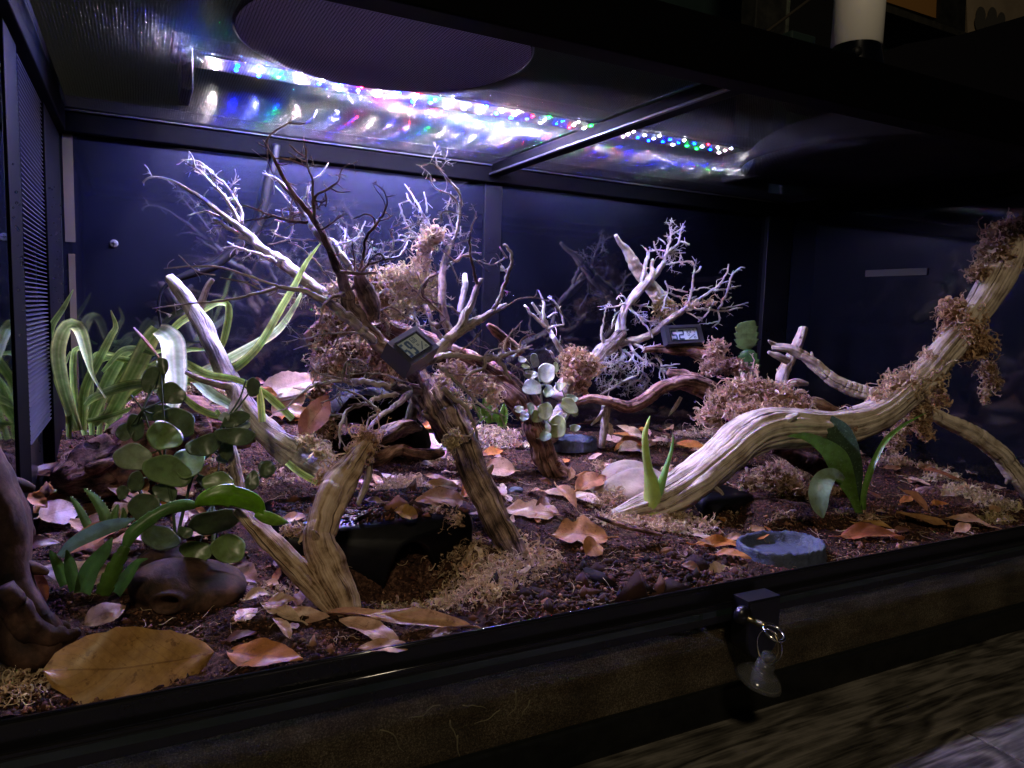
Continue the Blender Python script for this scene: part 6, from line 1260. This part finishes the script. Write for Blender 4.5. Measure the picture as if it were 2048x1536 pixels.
# speckled blades
SN = thing("snake_plant", "young plant with four speckled blades in front of the bleached log", "plant", G(1722, 1035))
strap(SN, [(1722, 1028), (1712, 990), (1704, 950), (1690, 900), (1676, 860), (1664, 832)], .093, .13, [9, 18, 40, 52, 44, 3], SNAKEL, (.035, .07, .035), "blade")
strap(SN, [(1718, 1025), (1705, 990), (1690, 955), (1672, 915), (1645, 890), (1610, 873), (1575, 872)], .09, .10, [12, 20, 36, 44, 30, 16, 2], SNAKEL, (.11, .24, .04), "blade")
strap(SN, [(1688, 958), (1668, 948), (1648, 960), (1638, 985), (1640, 1015), (1646, 1036)], .088, .075, [8, 22, 38, 40, 28, 3], SNAKEL, (.2, .3, .17), "blade")
strap(SN, [(1726, 1020), (1728, 985), (1738, 950), (1752, 915), (1772, 880), (1800, 855), (1828, 838), (1852, 826)], .093, .085, [10, 11, 12, 11, 10, 7, 4, 1], SNAKEL, (.13, .28, .05), "blade", fold=.6)
# flat cactus at the back right
CA = thing("flat_cactus", "dark green flat jointed cactus standing at the back right", "cactus", P(1500, 750, .42))
def pad(parent, pts, Y0, Y1, wpx, col, teeth=5, name="pad"):
    w_ = PY(pts, Y0, Y1); n = 40; ww = np.array([W(q/2, p) for q, p in zip(np.interp(np.linspace(0, 1, len(pts)), np.linspace(0, 1, len(wpx)), wpx), w_)])
    c = catmull(np.c_[w_, ww], n); t = np.linspace(0, 1, n); sc = .9+.24*np.mod(t*teeth, 1.); wd = c[:, 3]*sc; c = c[:, :3]
    T = np.gradient(c, axis=0); T /= np.linalg.norm(T, axis=1)[:, None]; view = c-CAM; view /= np.linalg.norm(view, axis=1)[:, None]; side = np.cross(T, view); side /= np.linalg.norm(side, axis=1)[:, None]; N = np.cross(T, side)
    v = []; m = 12
    for i in range(n):
        for j in range(m):
            a = 2*PI*j/m; x = math.cos(a); th = .0011+.0024*math.exp(-(x/.22)**2); v.append(c[i]+side[i]*wd[i]*x+N[i]*th*math.sin(a))
    f = [(i*m+j, i*m+(j+1) % m, (i+1)*m+(j+1) % m, (i+1)*m+j) for i in range(n-1) for j in range(m)]+[tuple(range(m))[::-1], tuple(range((n-1)*m, n*m))]
    uv = [(.5+.5*math.cos(2*PI*j/m), i/n) for i in range(n) for j in range(m)]
    mb = MB(); mb.add(v, f, uv); return mb.build(name, GREENL, parent, color=col)
pad(CA, [(1494, 700), (1493, 690), (1493, 670), (1493, 650), (1492, 643)], .43, .43, [12, 38, 44, 38, 26], (.10, .17, .05))
pad(CA, [(1504, 755), (1500, 740), (1497, 722), (1495, 706), (1494, 699)], .42, .43, [16, 40, 40, 30, 10], (.05, .13, .035))
# green pads at the front left
EP = thing("jointed_pad_plant", "bright green jointed pad stem arching right at the lower left", "plant", G(225, 1185))
pad(EP, [(205, 1190), (222, 1150), (240, 1115), (252, 1092)], .085, .09, [30, 30, 26, 18], (.07, .16, .02))
pad(EP, [(250, 1100), (262, 1070), (290, 1045), (330, 1020), (370, 1010), (392, 1012)], .09, .1, [14, 26, 24, 24, 22, 12], (.09, .22, .05), 2)
pad(EP, [(388, 1012), (410, 998), (445, 990), (480, 995), (510, 1008), (526, 1028)], .1, .095, [10, 30, 40, 42, 32, 12], (.14, .34, .015), 2)
pad(EP, [(510, 1030), (525, 1032), (550, 1040), (576, 1044)], .095, .09, [10, 24, 22, 4], (.2, .42, .04), 1)
AL = thing("aloe", "dark toothed aloe leaves low at the left front, beneath the jointed pads", "plant", G(180, 1180))
for (pts, w0, col) in (([(165, 1185), (180, 1140), (210, 1100), (225, 1075)], [30, 34, 24, 3], (.045, .11, .02)), ([(130, 1170), (120, 1140), (105, 1110), (100, 1100)], [18, 22, 12, 2], (.05, .12, .02)), ([(230, 1185), (255, 1150), (275, 1125), (296, 1117)], [26, 24, 14, 2], (.05, .12, .02)), ([(120, 1112), (150, 1085), (200, 1060), (240, 1047), (270, 1037)], [12, 24, 30, 22, 3], (.10, .18, .12)), ([(150, 1180), (140, 1130), (133, 1100)], [20, 22, 4], (.05, .12, .02))):
    strap(AL, pts, .10, .09, w0, GREENL, col, fold=.5)
A2 = thing("small_aloe", "small toothed pale green aloe spikes behind the dark aloe", "plant", G(190, 1060))
def spiky(parent, pts, Y, wpx, col):
    strap(parent, pts, Y, Y, wpx, GREENL, col, "spike", fold=.7)
    w_ = catmull(PY(pts, Y, Y), 14); mb = MB()
    ww = np.interp(np.linspace(0, 1, 14), np.linspace(0, 1, len(wpx)), wpx)
    for i in range(1, 13):
        T = w_[i+1 if i < 13 else i]-w_[i-1]; T /= np.linalg.norm(T); v_ = w_[i]-CAM; s_ = np.cross(T, v_); s_ /= np.linalg.norm(s_)
        for sg in (-1, 1):
            b0 = w_[i]+s_*sg*W(ww[i]/2, w_[i])*.95; mb.add([b0-T*.0007, b0+T*.0007, b0+s_*sg*.0014+T*.0005, b0+np.array([0, .0006, 0])], [(0, 1, 2), (0, 2, 3), (1, 3, 2)])
    mb.build("teeth", simple("tooth_green", (.35, .45, .25), .5), parent)
for pts, w0 in (([(178, 1058), (165, 1030), (150, 1005), (140, 992)], [16, 14, 9, 1]), ([(215, 1050), (205, 1020), (185, 992), (167, 977)], [24, 20, 13, 1]), ([(225, 1048), (230, 1025), (236, 1008)], [14, 12, 2]), ([(245, 1055), (248, 1030), (246, 1015)], [14, 10, 2])):
    spiky(A2, pts, .155, w0, (.16, .30, .10))
A3 = thing("small_rosette", "small bright green toothed rosette on the moss behind the trunk", "plant", P(985, 860, .4))
for pts, w0 in ((ZD((1060, 1230), (1020, 1140), (960, 1090), (930, 1070)), [14, 14, 8, 1]), (ZD((1140, 1250), (1110, 1150), (1080, 1060), (1060, 990)), [18, 22, 16, 2]), (ZD((1170, 1250), (1160, 1170), (1160, 1100), (1170, 1050)), [20, 22, 18, 3]), (ZD((1240, 1300), (1260, 1220), (1270, 1150), (1270, 1060)), [16, 18, 16, 3]), (ZD((1230, 1250), (1210, 1190), (1190, 1140)), [14, 12, 2])):
    spiky(A3, pts, .4, w0, (.22, .45, .08))

# ================================================================== DRY LEAVES
LV = [
 # front left
 ((428, 1304), (86, 1340), .50, YEL, "largest broad tan leaf lying flat in the near left corner", dict(tilt=(.0, -1.15, 0), lift=.010, tlift=.012, curl=.02, fold=.05, blunt=.9, pet=.0, Y=(.029, .024))),
 ((300, 1300), (442, 1318), .52, (.38, .2, .06), "pointed tan leaf under the largest leaf at its right end", dict(tilt=(0, -1.2, 0), lift=.006, curl=.03, fold=.05, Y=(.052, .042), pet=0)),
 ((455, 1303), (606, 1330), .42, ORG, "glossy orange leaf at the front pane right of the largest leaf", dict(tilt=(0, -.5, 0), curl=.12, lift=.005, pet=.0)),
 ((238, 1195), (80, 1178), .42, PAL, "pale curled leaf lying before the dark aloe", dict(tilt=(0, -.7, 0), lift=.018, curl=-.18, fold=.1, pet=0)),
 ((170, 1280), (252, 1245), .6, (.25, .16, .1), "greyish leaf half hidden above the largest leaf", dict(tilt=(0, -.9, 0), lift=.012, fold=.05, pet=0)),
 ((85, 1215), (52, 1120), .45, RED, "upright reddish brown leaf against the gnarled root", dict(Y=(.085, .09), tilt=(.2, -1.4, .0), fold=.15, pet=.1)),
 ((660, 1243), (528, 1218), .30, PNK, "slim curved pink leaf before the split stick", dict(tilt=(0, -.6, 0), curl=-.12, lift=.004, pet=0)),
 ((945, 1266), (655, 1224), .12, TANL, "long narrow folded leaf at the foot of the crooked fork", dict(tilt=(0, -.6, 0), fold=.5, curl=.05, lift=.005, pet=.06)),
 ((800, 1300), (678, 1240), .34, PNK, "pinkish pointed leaf partly under the long folded leaf", dict(tilt=(0, -.5, 0), curl=.1, lift=.002, pet=.12)),
 ((820, 1302), (716, 1303), .35, TANL, "small tan leaf tucked against the glass in the middle front", dict(tilt=(0, -.4, 0), lift=.003, pet=0)),
 ((905, 1268), (850, 1282), .35, (.2, .1, .07), "dark shrivelled leaf by the front track", dict(tilt=(0, -.5, 0), lift=.003, curl=.3)),
 ((78, 1060), (160, 1040), .8, PNK, "broad pink leaf left of the small aloe", dict(tilt=(0, -1.0, 0), lift=.012, fold=.05)),
 ((120, 1110), (262, 1042), .32, (.42, .2, .12), "brown leaf edge running above the blue green aloe blade", dict(Y=(.12, .14), tilt=(0, -.8, 0), pet=0)),
 ((20, 1100), (120, 1085), .35, (.12, .05, .04), "dark curled leaf next to the gnarled root", dict(Y=(.11, .12), tilt=(0, -.8, 0), curl=.2)),
 ((60, 985), (95, 1015), .6, ORG, "small orange leaf near the side pane at left", dict(tilt=(0, -.8, 0), lift=.006, Y=(.2, .19))),
 ((55, 1010), (130, 990), .4, ORG, "orange leaf in the heap below the cork log", dict(tilt=(0, -.7, 0), lift=.006)),
 ((215, 975), (150, 975), .5, PNK, "pink leaf in front of the cork log end", dict(tilt=(0, -.8, 0), lift=.008)),
 ((140, 1015), (255, 995), .28, (.5, .24, .12), "brown orange leaf crossing the small aloe tips", dict(tilt=(0, -.6, 0), lift=.006)),
 ((300, 955), (195, 1000), .38, ORG, "orange leaf lying across the middle of the left heap", dict(tilt=(0, -.6, 0), lift=.008)),
 ((330, 1040), (215, 975), .26, PNK, "slim pale leaf slanting down in the left heap", dict(tilt=(0, -.6, 0), lift=.010)),
 ((320, 965), (385, 1010), .7, PNK, "large pink leaf behind the round leaved plant", dict(tilt=(0, -.9, 0), lift=.01)),
 ((430, 945), (375, 975), .6, PNK, "pale leaf seen between the round green leaves", dict(tilt=(0, -.9, 0), lift=.01)),
 ((265, 965), (290, 1010), .5, TANL, "tan leaf upright behind the smallest round leaves", dict(tilt=(0, -1., 0), lift=.01)),
 ((425, 1125), (475, 1160), .5, PAL, "pale leaf below the lowest round green leaves", dict(tilt=(0, -.7, 0), lift=.005)),
 ((455, 1150), (512, 1180), .6, (.3, .17, .13), "brownish leaf beside the knotted stump", dict(tilt=(0, -.7, 0), lift=.006)),
 ((40, 1170), (28, 1125), .4, (.3, .16, .06), "small upright leaf at the left picture edge", dict(Y=(.08, .085), tilt=(.2, -1.2, 0))),
 ((600, 1250), (520, 1205), .3, PAL, "pale papery leaf right of the knotted stump", dict(tilt=(0, -.5, 0), lift=.003, curl=.05)),
 # back left heap
 ((600, 870), (655, 790), .5, (.42, .18, .12), "glossy brown curled leaf in the heap right of the leaning branch", dict(Y=(.30, .32), tilt=(0, -1.2, 0), curl=.2)),
 ((520, 790), (640, 760), .5, PNK, "large pink leaf on top of the back left heap", dict(Y=(.36, .38), tilt=(0, -1., 0))),
 ((545, 830), (610, 790), .6, PNK, "pink leaf in the middle of the back left heap", dict(Y=(.34, .36), tilt=(0, -1., 0))),
 ((505, 775), (560, 800), .5, ORG, "orange leaf at the left of the back heap", dict(Y=(.36, .35), tilt=(0, -.9, 0))),
 ((500, 765), (530, 765), .6, RED, "small dark red leaf behind the leaning branch", dict(Y=(.37, .37), tilt=(0, -1.2, 0))),
 ((570, 815), (625, 840), .5, TANL, "tan leaf below the pink ones in the back heap", dict(Y=(.33, .31), tilt=(0, -.9, 0))),
 # mid
 ((880, 905), (840, 868), .6, PNK, "pale pink leaf on the soil left of the front trunk", dict(tilt=(0, -.9, 0), lift=.008)),
 ((890, 925), (850, 890), .6, PNK, "pale leaf leaning on the back of the front trunk", dict(tilt=(0, -.9, 0), lift=.006)),
 ((870, 862), (800, 858), .2, ORG, "thin orange leaf far behind the trunk", dict(tilt=(0, -.5, 0), lift=.004)),
 ((925, 1000), (845, 990), .5, (.45, .25, .17), "brown pink leaf on the hide's right corner", dict(Y=(.2, .19), tilt=(0, -.8, 0))),
 ((915, 975), (855, 965), .4, TANL, "tan leaf above the brown pink leaf near the trunk", dict(Y=(.23, .22), tilt=(0, -.7, 0))),
 ((836, 1030), (788, 1022), .62, YEL, "small yellowish leaf hanging over the hide's front edge", dict(Y=(.15, .147), tilt=(0, -1., 0), pet=0)),
 ((770, 1005), (728, 1000), .35, PAL, "small pale leaf on the hide behind the crooked fork", dict(Y=(.19, .18), tilt=(0, -.6, 0))),
 ((1005, 905), (962, 916), .3, ORG, "small orange leaf behind the front trunk at right", dict(tilt=(0, -.5, 0), lift=.004)),
 ((1030, 960), (968, 955), .72, PNK, "round pink leaf leaning on the right of the front trunk", dict(tilt=(0, -1.1, 0), lift=.012, blunt=.5)),
 ((1010, 1000), (980, 975), .6, (.42, .26, .2), "darker leaf tucked beneath the round pink one", dict(tilt=(0, -.8, 0), lift=.005)),
 ((1108, 1040), (1003, 1028), .55, TANL, "wavy lobed tan leaf touching the trunk's foot", dict(lobed=.3, tilt=(0, -.5, 0), lift=.006, curl=.06)),
 ((1062, 1005), (1118, 1040), .4, TANL, "pointed tan leaf above the lobed one", dict(tilt=(0, -.5, 0), lift=.007, curl=.1)),
 ((1115, 972), (1152, 1036), .4, (.55, .28, .14), "curled glossy leaf standing up in the middle cluster", dict(tilt=(-.3, -.8, 0), lift=.012, curl=.2, fold=.6)),
 ((1088, 988), (1145, 1000), .4, TANL, "leaf beneath the curled glossy one", dict(tilt=(0, -.5, 0), lift=.004)),
 ((1142, 990), (1200, 1018), .5, PAL, "oval pale leaf right of the curled glossy one", dict(tilt=(0, -.6, 0), lift=.006, blunt=.4)),
 ((1205, 963), (1148, 960), .3, ORG, "orange leaf touching the pale stone's left", dict(tilt=(0, -.5, 0), lift=.006)),
 ((1150, 990), (1212, 955), .35, (.55, .26, .12), "orange leaf resting against the pale stone", dict(tilt=(0, -.6, 0), lift=.006)),
 ((1215, 1090), (1098, 1085), .62, (.52, .25, .1), "big lobed oak like leaf in the front middle", dict(lobed=.34, tilt=(0, -.6, 0), lift=.008, curl=.08)),
 ((1178, 1048), (1150, 1062), .6, PAL, "small pale leaf behind the big lobed leaf", dict(tilt=(0, -.8, 0), lift=.006)),
 ((1170, 1125), (1195, 1100), .8, (.5, .24, .1), "small curled leaf in front of the big lobed leaf", dict(tilt=(0, -1., 0), lift=.008, curl=.3)),
 ((1290, 878), (1232, 850), .35, PAL, "pale pointed leaf right of the small blue dish", dict(tilt=(0, -.9, 0), lift=.010, Y=(.36, .38))),
 ((1222, 872), (1218, 845), .55, PAL, "small pale leaf standing beside the grey branch leg", dict(tilt=(0, -1.2, 0), lift=.012, Y=(.40, .40))),
 ((1300, 884), (1215, 872), .16, ORG, "flat orange leaf behind the pale pointed one", dict(tilt=(0, -.4, 0), lift=.004)),
 ((1262, 895), (1222, 882), .4, PNK, "small pink leaf on the orange leaf", dict(tilt=(0, -.6, 0), lift=.006)),
 ((1290, 885), (1228, 908), .28, ORG, "orange leaf above the pale stone", dict(tilt=(0, -.5, 0), lift=.005)),
 ((1285, 898), (1236, 912), .35, PAL, "pale leaf lying on the stone's back edge", dict(tilt=(0, -.6, 0), lift=.007)),
 ((1350, 893), (1300, 880), .3, PNK, "slim pink leaf left of the rounded orange leaf", dict(tilt=(0, -.6, 0), lift=.008)),
 ((1352, 886), (1414, 912), .4, ORG, "rounded orange leaf in front of the bark slab", dict(tilt=(0, -.7, 0), lift=.012, blunt=.6)),
 ((1345, 845), (1385, 830), .5, (.34, .2, .14), "brown leaf by the back soil edge under the wavy branch", dict(tilt=(0, -.8, 0), lift=.006)),
 # front right
 ((1390, 1097), (1488, 1100), .26, ORG, "flat orange leaf left of the front dish", dict(tilt=(0, -.4, 0), lift=.005, blunt=.5)),
 ((1385, 1083), (1436, 1096), .3, PAL, "pale thin leaf on top of the flat orange leaf", dict(tilt=(0, -.5, 0), lift=.008)),
 ((1430, 1118), (1502, 1128), .35, (.5, .22, .07), "shiny orange leaf with a humped middle by the dish", dict(tilt=(0, -.5, 0), lift=.005, curl=.25)),
 ((1460, 1140), (1422, 1162), .8, PAL, "cut looking pale leaf at the front pane near the lock", dict(tilt=(0, -.7, 0), lift=.008, blunt=.9, Y=(.03, .02))),
 ((1538, 1152), (1480, 1156), .55, (.62, .42, .3), "pale leaf right of the cut looking one at the pane", dict(tilt=(0, -.6, 0), lift=.008, blunt=.9, Y=(.024, .02))),
 ((1805, 980), (1853, 1042), .40, (.52, .24, .16), "upright pinkish folded leaf at the right", dict(tilt=(-.2, -.9, 0), lift=.014, fold=.4, blunt=.4)),
 ((1895, 1058), (1792, 1026), .28, (.44, .24, .1), "brown leaf beneath the upright pinkish one", dict(tilt=(0, -.4, 0), lift=.004)),
 ((1985, 1062), (1890, 1036), .34, TANL, "tan leaf in the right front corner", dict(tilt=(0, -.4, 0), lift=.005)),
 ((1712, 1052), (1786, 1064), .30, (.5, .28, .09), "oval tan leaf below the speckled blades", dict(tilt=(0, -.5, 0), lift=.004, blunt=.5)),
 ((1680, 1082), (1808, 1086), .30, (.36, .13, .06), "wide reddish leaf at the pane right of the dish", dict(tilt=(0, -.5, 0), lift=.006)),
 ((1682, 1072), (1745, 1078), .16, PAL, "sliver of a pale leaf over the reddish one", dict(tilt=(0, -.4, 0), lift=.006)),
 ((1758, 1070), (1802, 1076), .35, PNK, "small pink leaf behind the reddish one", dict(tilt=(0, -.5, 0), lift=.006)),
 ((1765, 945), (1802, 946), .35, (.45, .22, .1), "small orange brown leaf beyond the thin green blade", dict(tilt=(0, -.7, 0), lift=.008)),
 ((1848, 938), (1918, 976), .28, (.32, .13, .05), "dark orange leaf on the bark slab at right", dict(tilt=(0, -.6, 0), lift=.012)),
 ((1815, 965), (1860, 978), .4, (.5, .33, .24), "small pale leaf next to the twig at right", dict(tilt=(0, -.7, 0), lift=.006)),
]
for (b_, t_, w_, c_, lb, kw) in LV: leaf(b_, t_, w_, c_, lb, **kw)
# smaller litter between the named leaves
USED = {}
LR = [("leaf scrap in the heap below the cork log", 38, (40, 950, 420, 1090), .035, .055), ("leaf scrap in the heap behind the leaning branch", 14, (500, 770, 650, 850), .03, .045),
      ("leaf scrap on the soil right of the front trunk", 24, (960, 890, 1240, 1060), .018, .036), ("leaf scrap under the wavy branch", 14, (1190, 855, 1420, 900), .025, .045),
      ("leaf scrap among the moss at the right end", 20, (1720, 910, 2000, 1070), .02, .042), ("leaf scrap on the front soil by the lock", 12, (1180, 1040, 1680, 1140), .014, .028),
      ("leaf scrap between the forked stick and the knot", 14, (430, 1120, 640, 1290), .015, .03), ("leaf scrap on the soil left of the front trunk", 22, (720, 860, 930, 1010), .022, .04)]
for lb, n, (x0, y0, x1, y1), l0, l1 in LR:
    for k in range(n):
        for _try in range(60):
            an = RNG.uniform(0, 6.28); l = RNG.uniform(l0, l1); ci = int(RNG.integers(0, 6)); tl = abs(RNG.normal(.4, .3)); cv = RNG.normal(.05, .12)
            w1 = ("tan", "orange", "pinkish", "pale straw", "dark brown", "tan")[ci]; w2 = "tiny" if l < l0+(l1-l0)*.33 else "small" if l < l0+(l1-l0)*.66 else "longer"
            w3 = "tipped up" if tl > .6 else "arched" if cv > .12 else "flat lying"
            lab = w2+" "+w3+" "+w1+" "+lb
            if lab not in USED: break
        USED[lab] = 1
        a = G(RNG.uniform(x0, x1), RNG.uniform(y0, y1)); b = a+l*np.array([math.cos(an), math.sin(an)*.7, 0]); b[1] = min(max(b[1], .02), .59); b[0] = min(max(b[0], .01), WX-.01); a[2] = ground(a[0], a[1])+RNG.uniform(.001, .006); b[2] = ground(b[0], b[1])+RNG.uniform(.002, .014)
        o = leaf((0, 0), (0, 0), RNG.uniform(.3, .6), np.array([TANL, ORG, PNK, PAL, BRN, TANL][ci])*RNG.uniform(.8, 1.1), lab, ends=(a, b), tilt=(RNG.normal(0, .3), -tl, 0), curl=cv, fold=RNG.uniform(.05, .4), seed=int(RNG.integers(1, 1e6)), pet=0 if k % 2 else .15)
        o['group'] = lb.replace('leaf scrap', 'leaf scraps')
# thin fibres and rootlets lying about
FIB = simple("dry_fibre", (.42, .3, .18), .7)
mb = MB()
for k in range(330):
    x = RNG.uniform(.03, 1.2); y = RNG.uniform(.01, .35) if k % 2 else RNG.uniform(.008, .1); l = RNG.uniform(.006, .03); a = RNG.uniform(0, 6.28); p = []
    for i in range(5):
        p.append((x, max(y, .006), float(ground(x, max(y, .006)))+.002+RNG.uniform(0, .003))); x += l/4*math.cos(a); y += l/4*math.sin(a); a += RNG.normal(0, .5)
    tube(mb, p, [RNG.uniform(.00015, .0004)]*5, 4, step=.004)
o = mb.build("root_fibres", FIB); tag(o, "thin dry rootlets and fibres strewn on the soil", "fibres", kind='stuff')
# roots and clods pressed against the lower pane
mb = MB()
for (x0, y0, ln, a0) in ((900, 1440, 60, 1.5), (880, 1410, 70, 3.0), (925, 1410, 50, .3), (1030, 1380, 60, 1.4), (1060, 1400, 40, 1.9), (760, 1460, 70, .2), (1150, 1290, 20, .9), (1260, 1430, 30, .4), (1440, 1260, 30, .3), (1000, 1420, 60, 2.6), (915, 1470, 60, 1.6)):
    a = a0; p = []; x, y = x0, y0
    for i in range(6): p.append(P(x, y, .0046)); x += ln/5*math.cos(a); y += ln/5*math.sin(a); a += RNG.normal(0, .4)
    tube(mb, p, np.linspace(.0008, .0003, 6), 5)
o = mb.build("buried_roots", simple("buried_root", (.2, .15, .09), .8)); tag(o, "pale fine roots seen in the soil behind the lower pane", "fibres", kind='stuff')
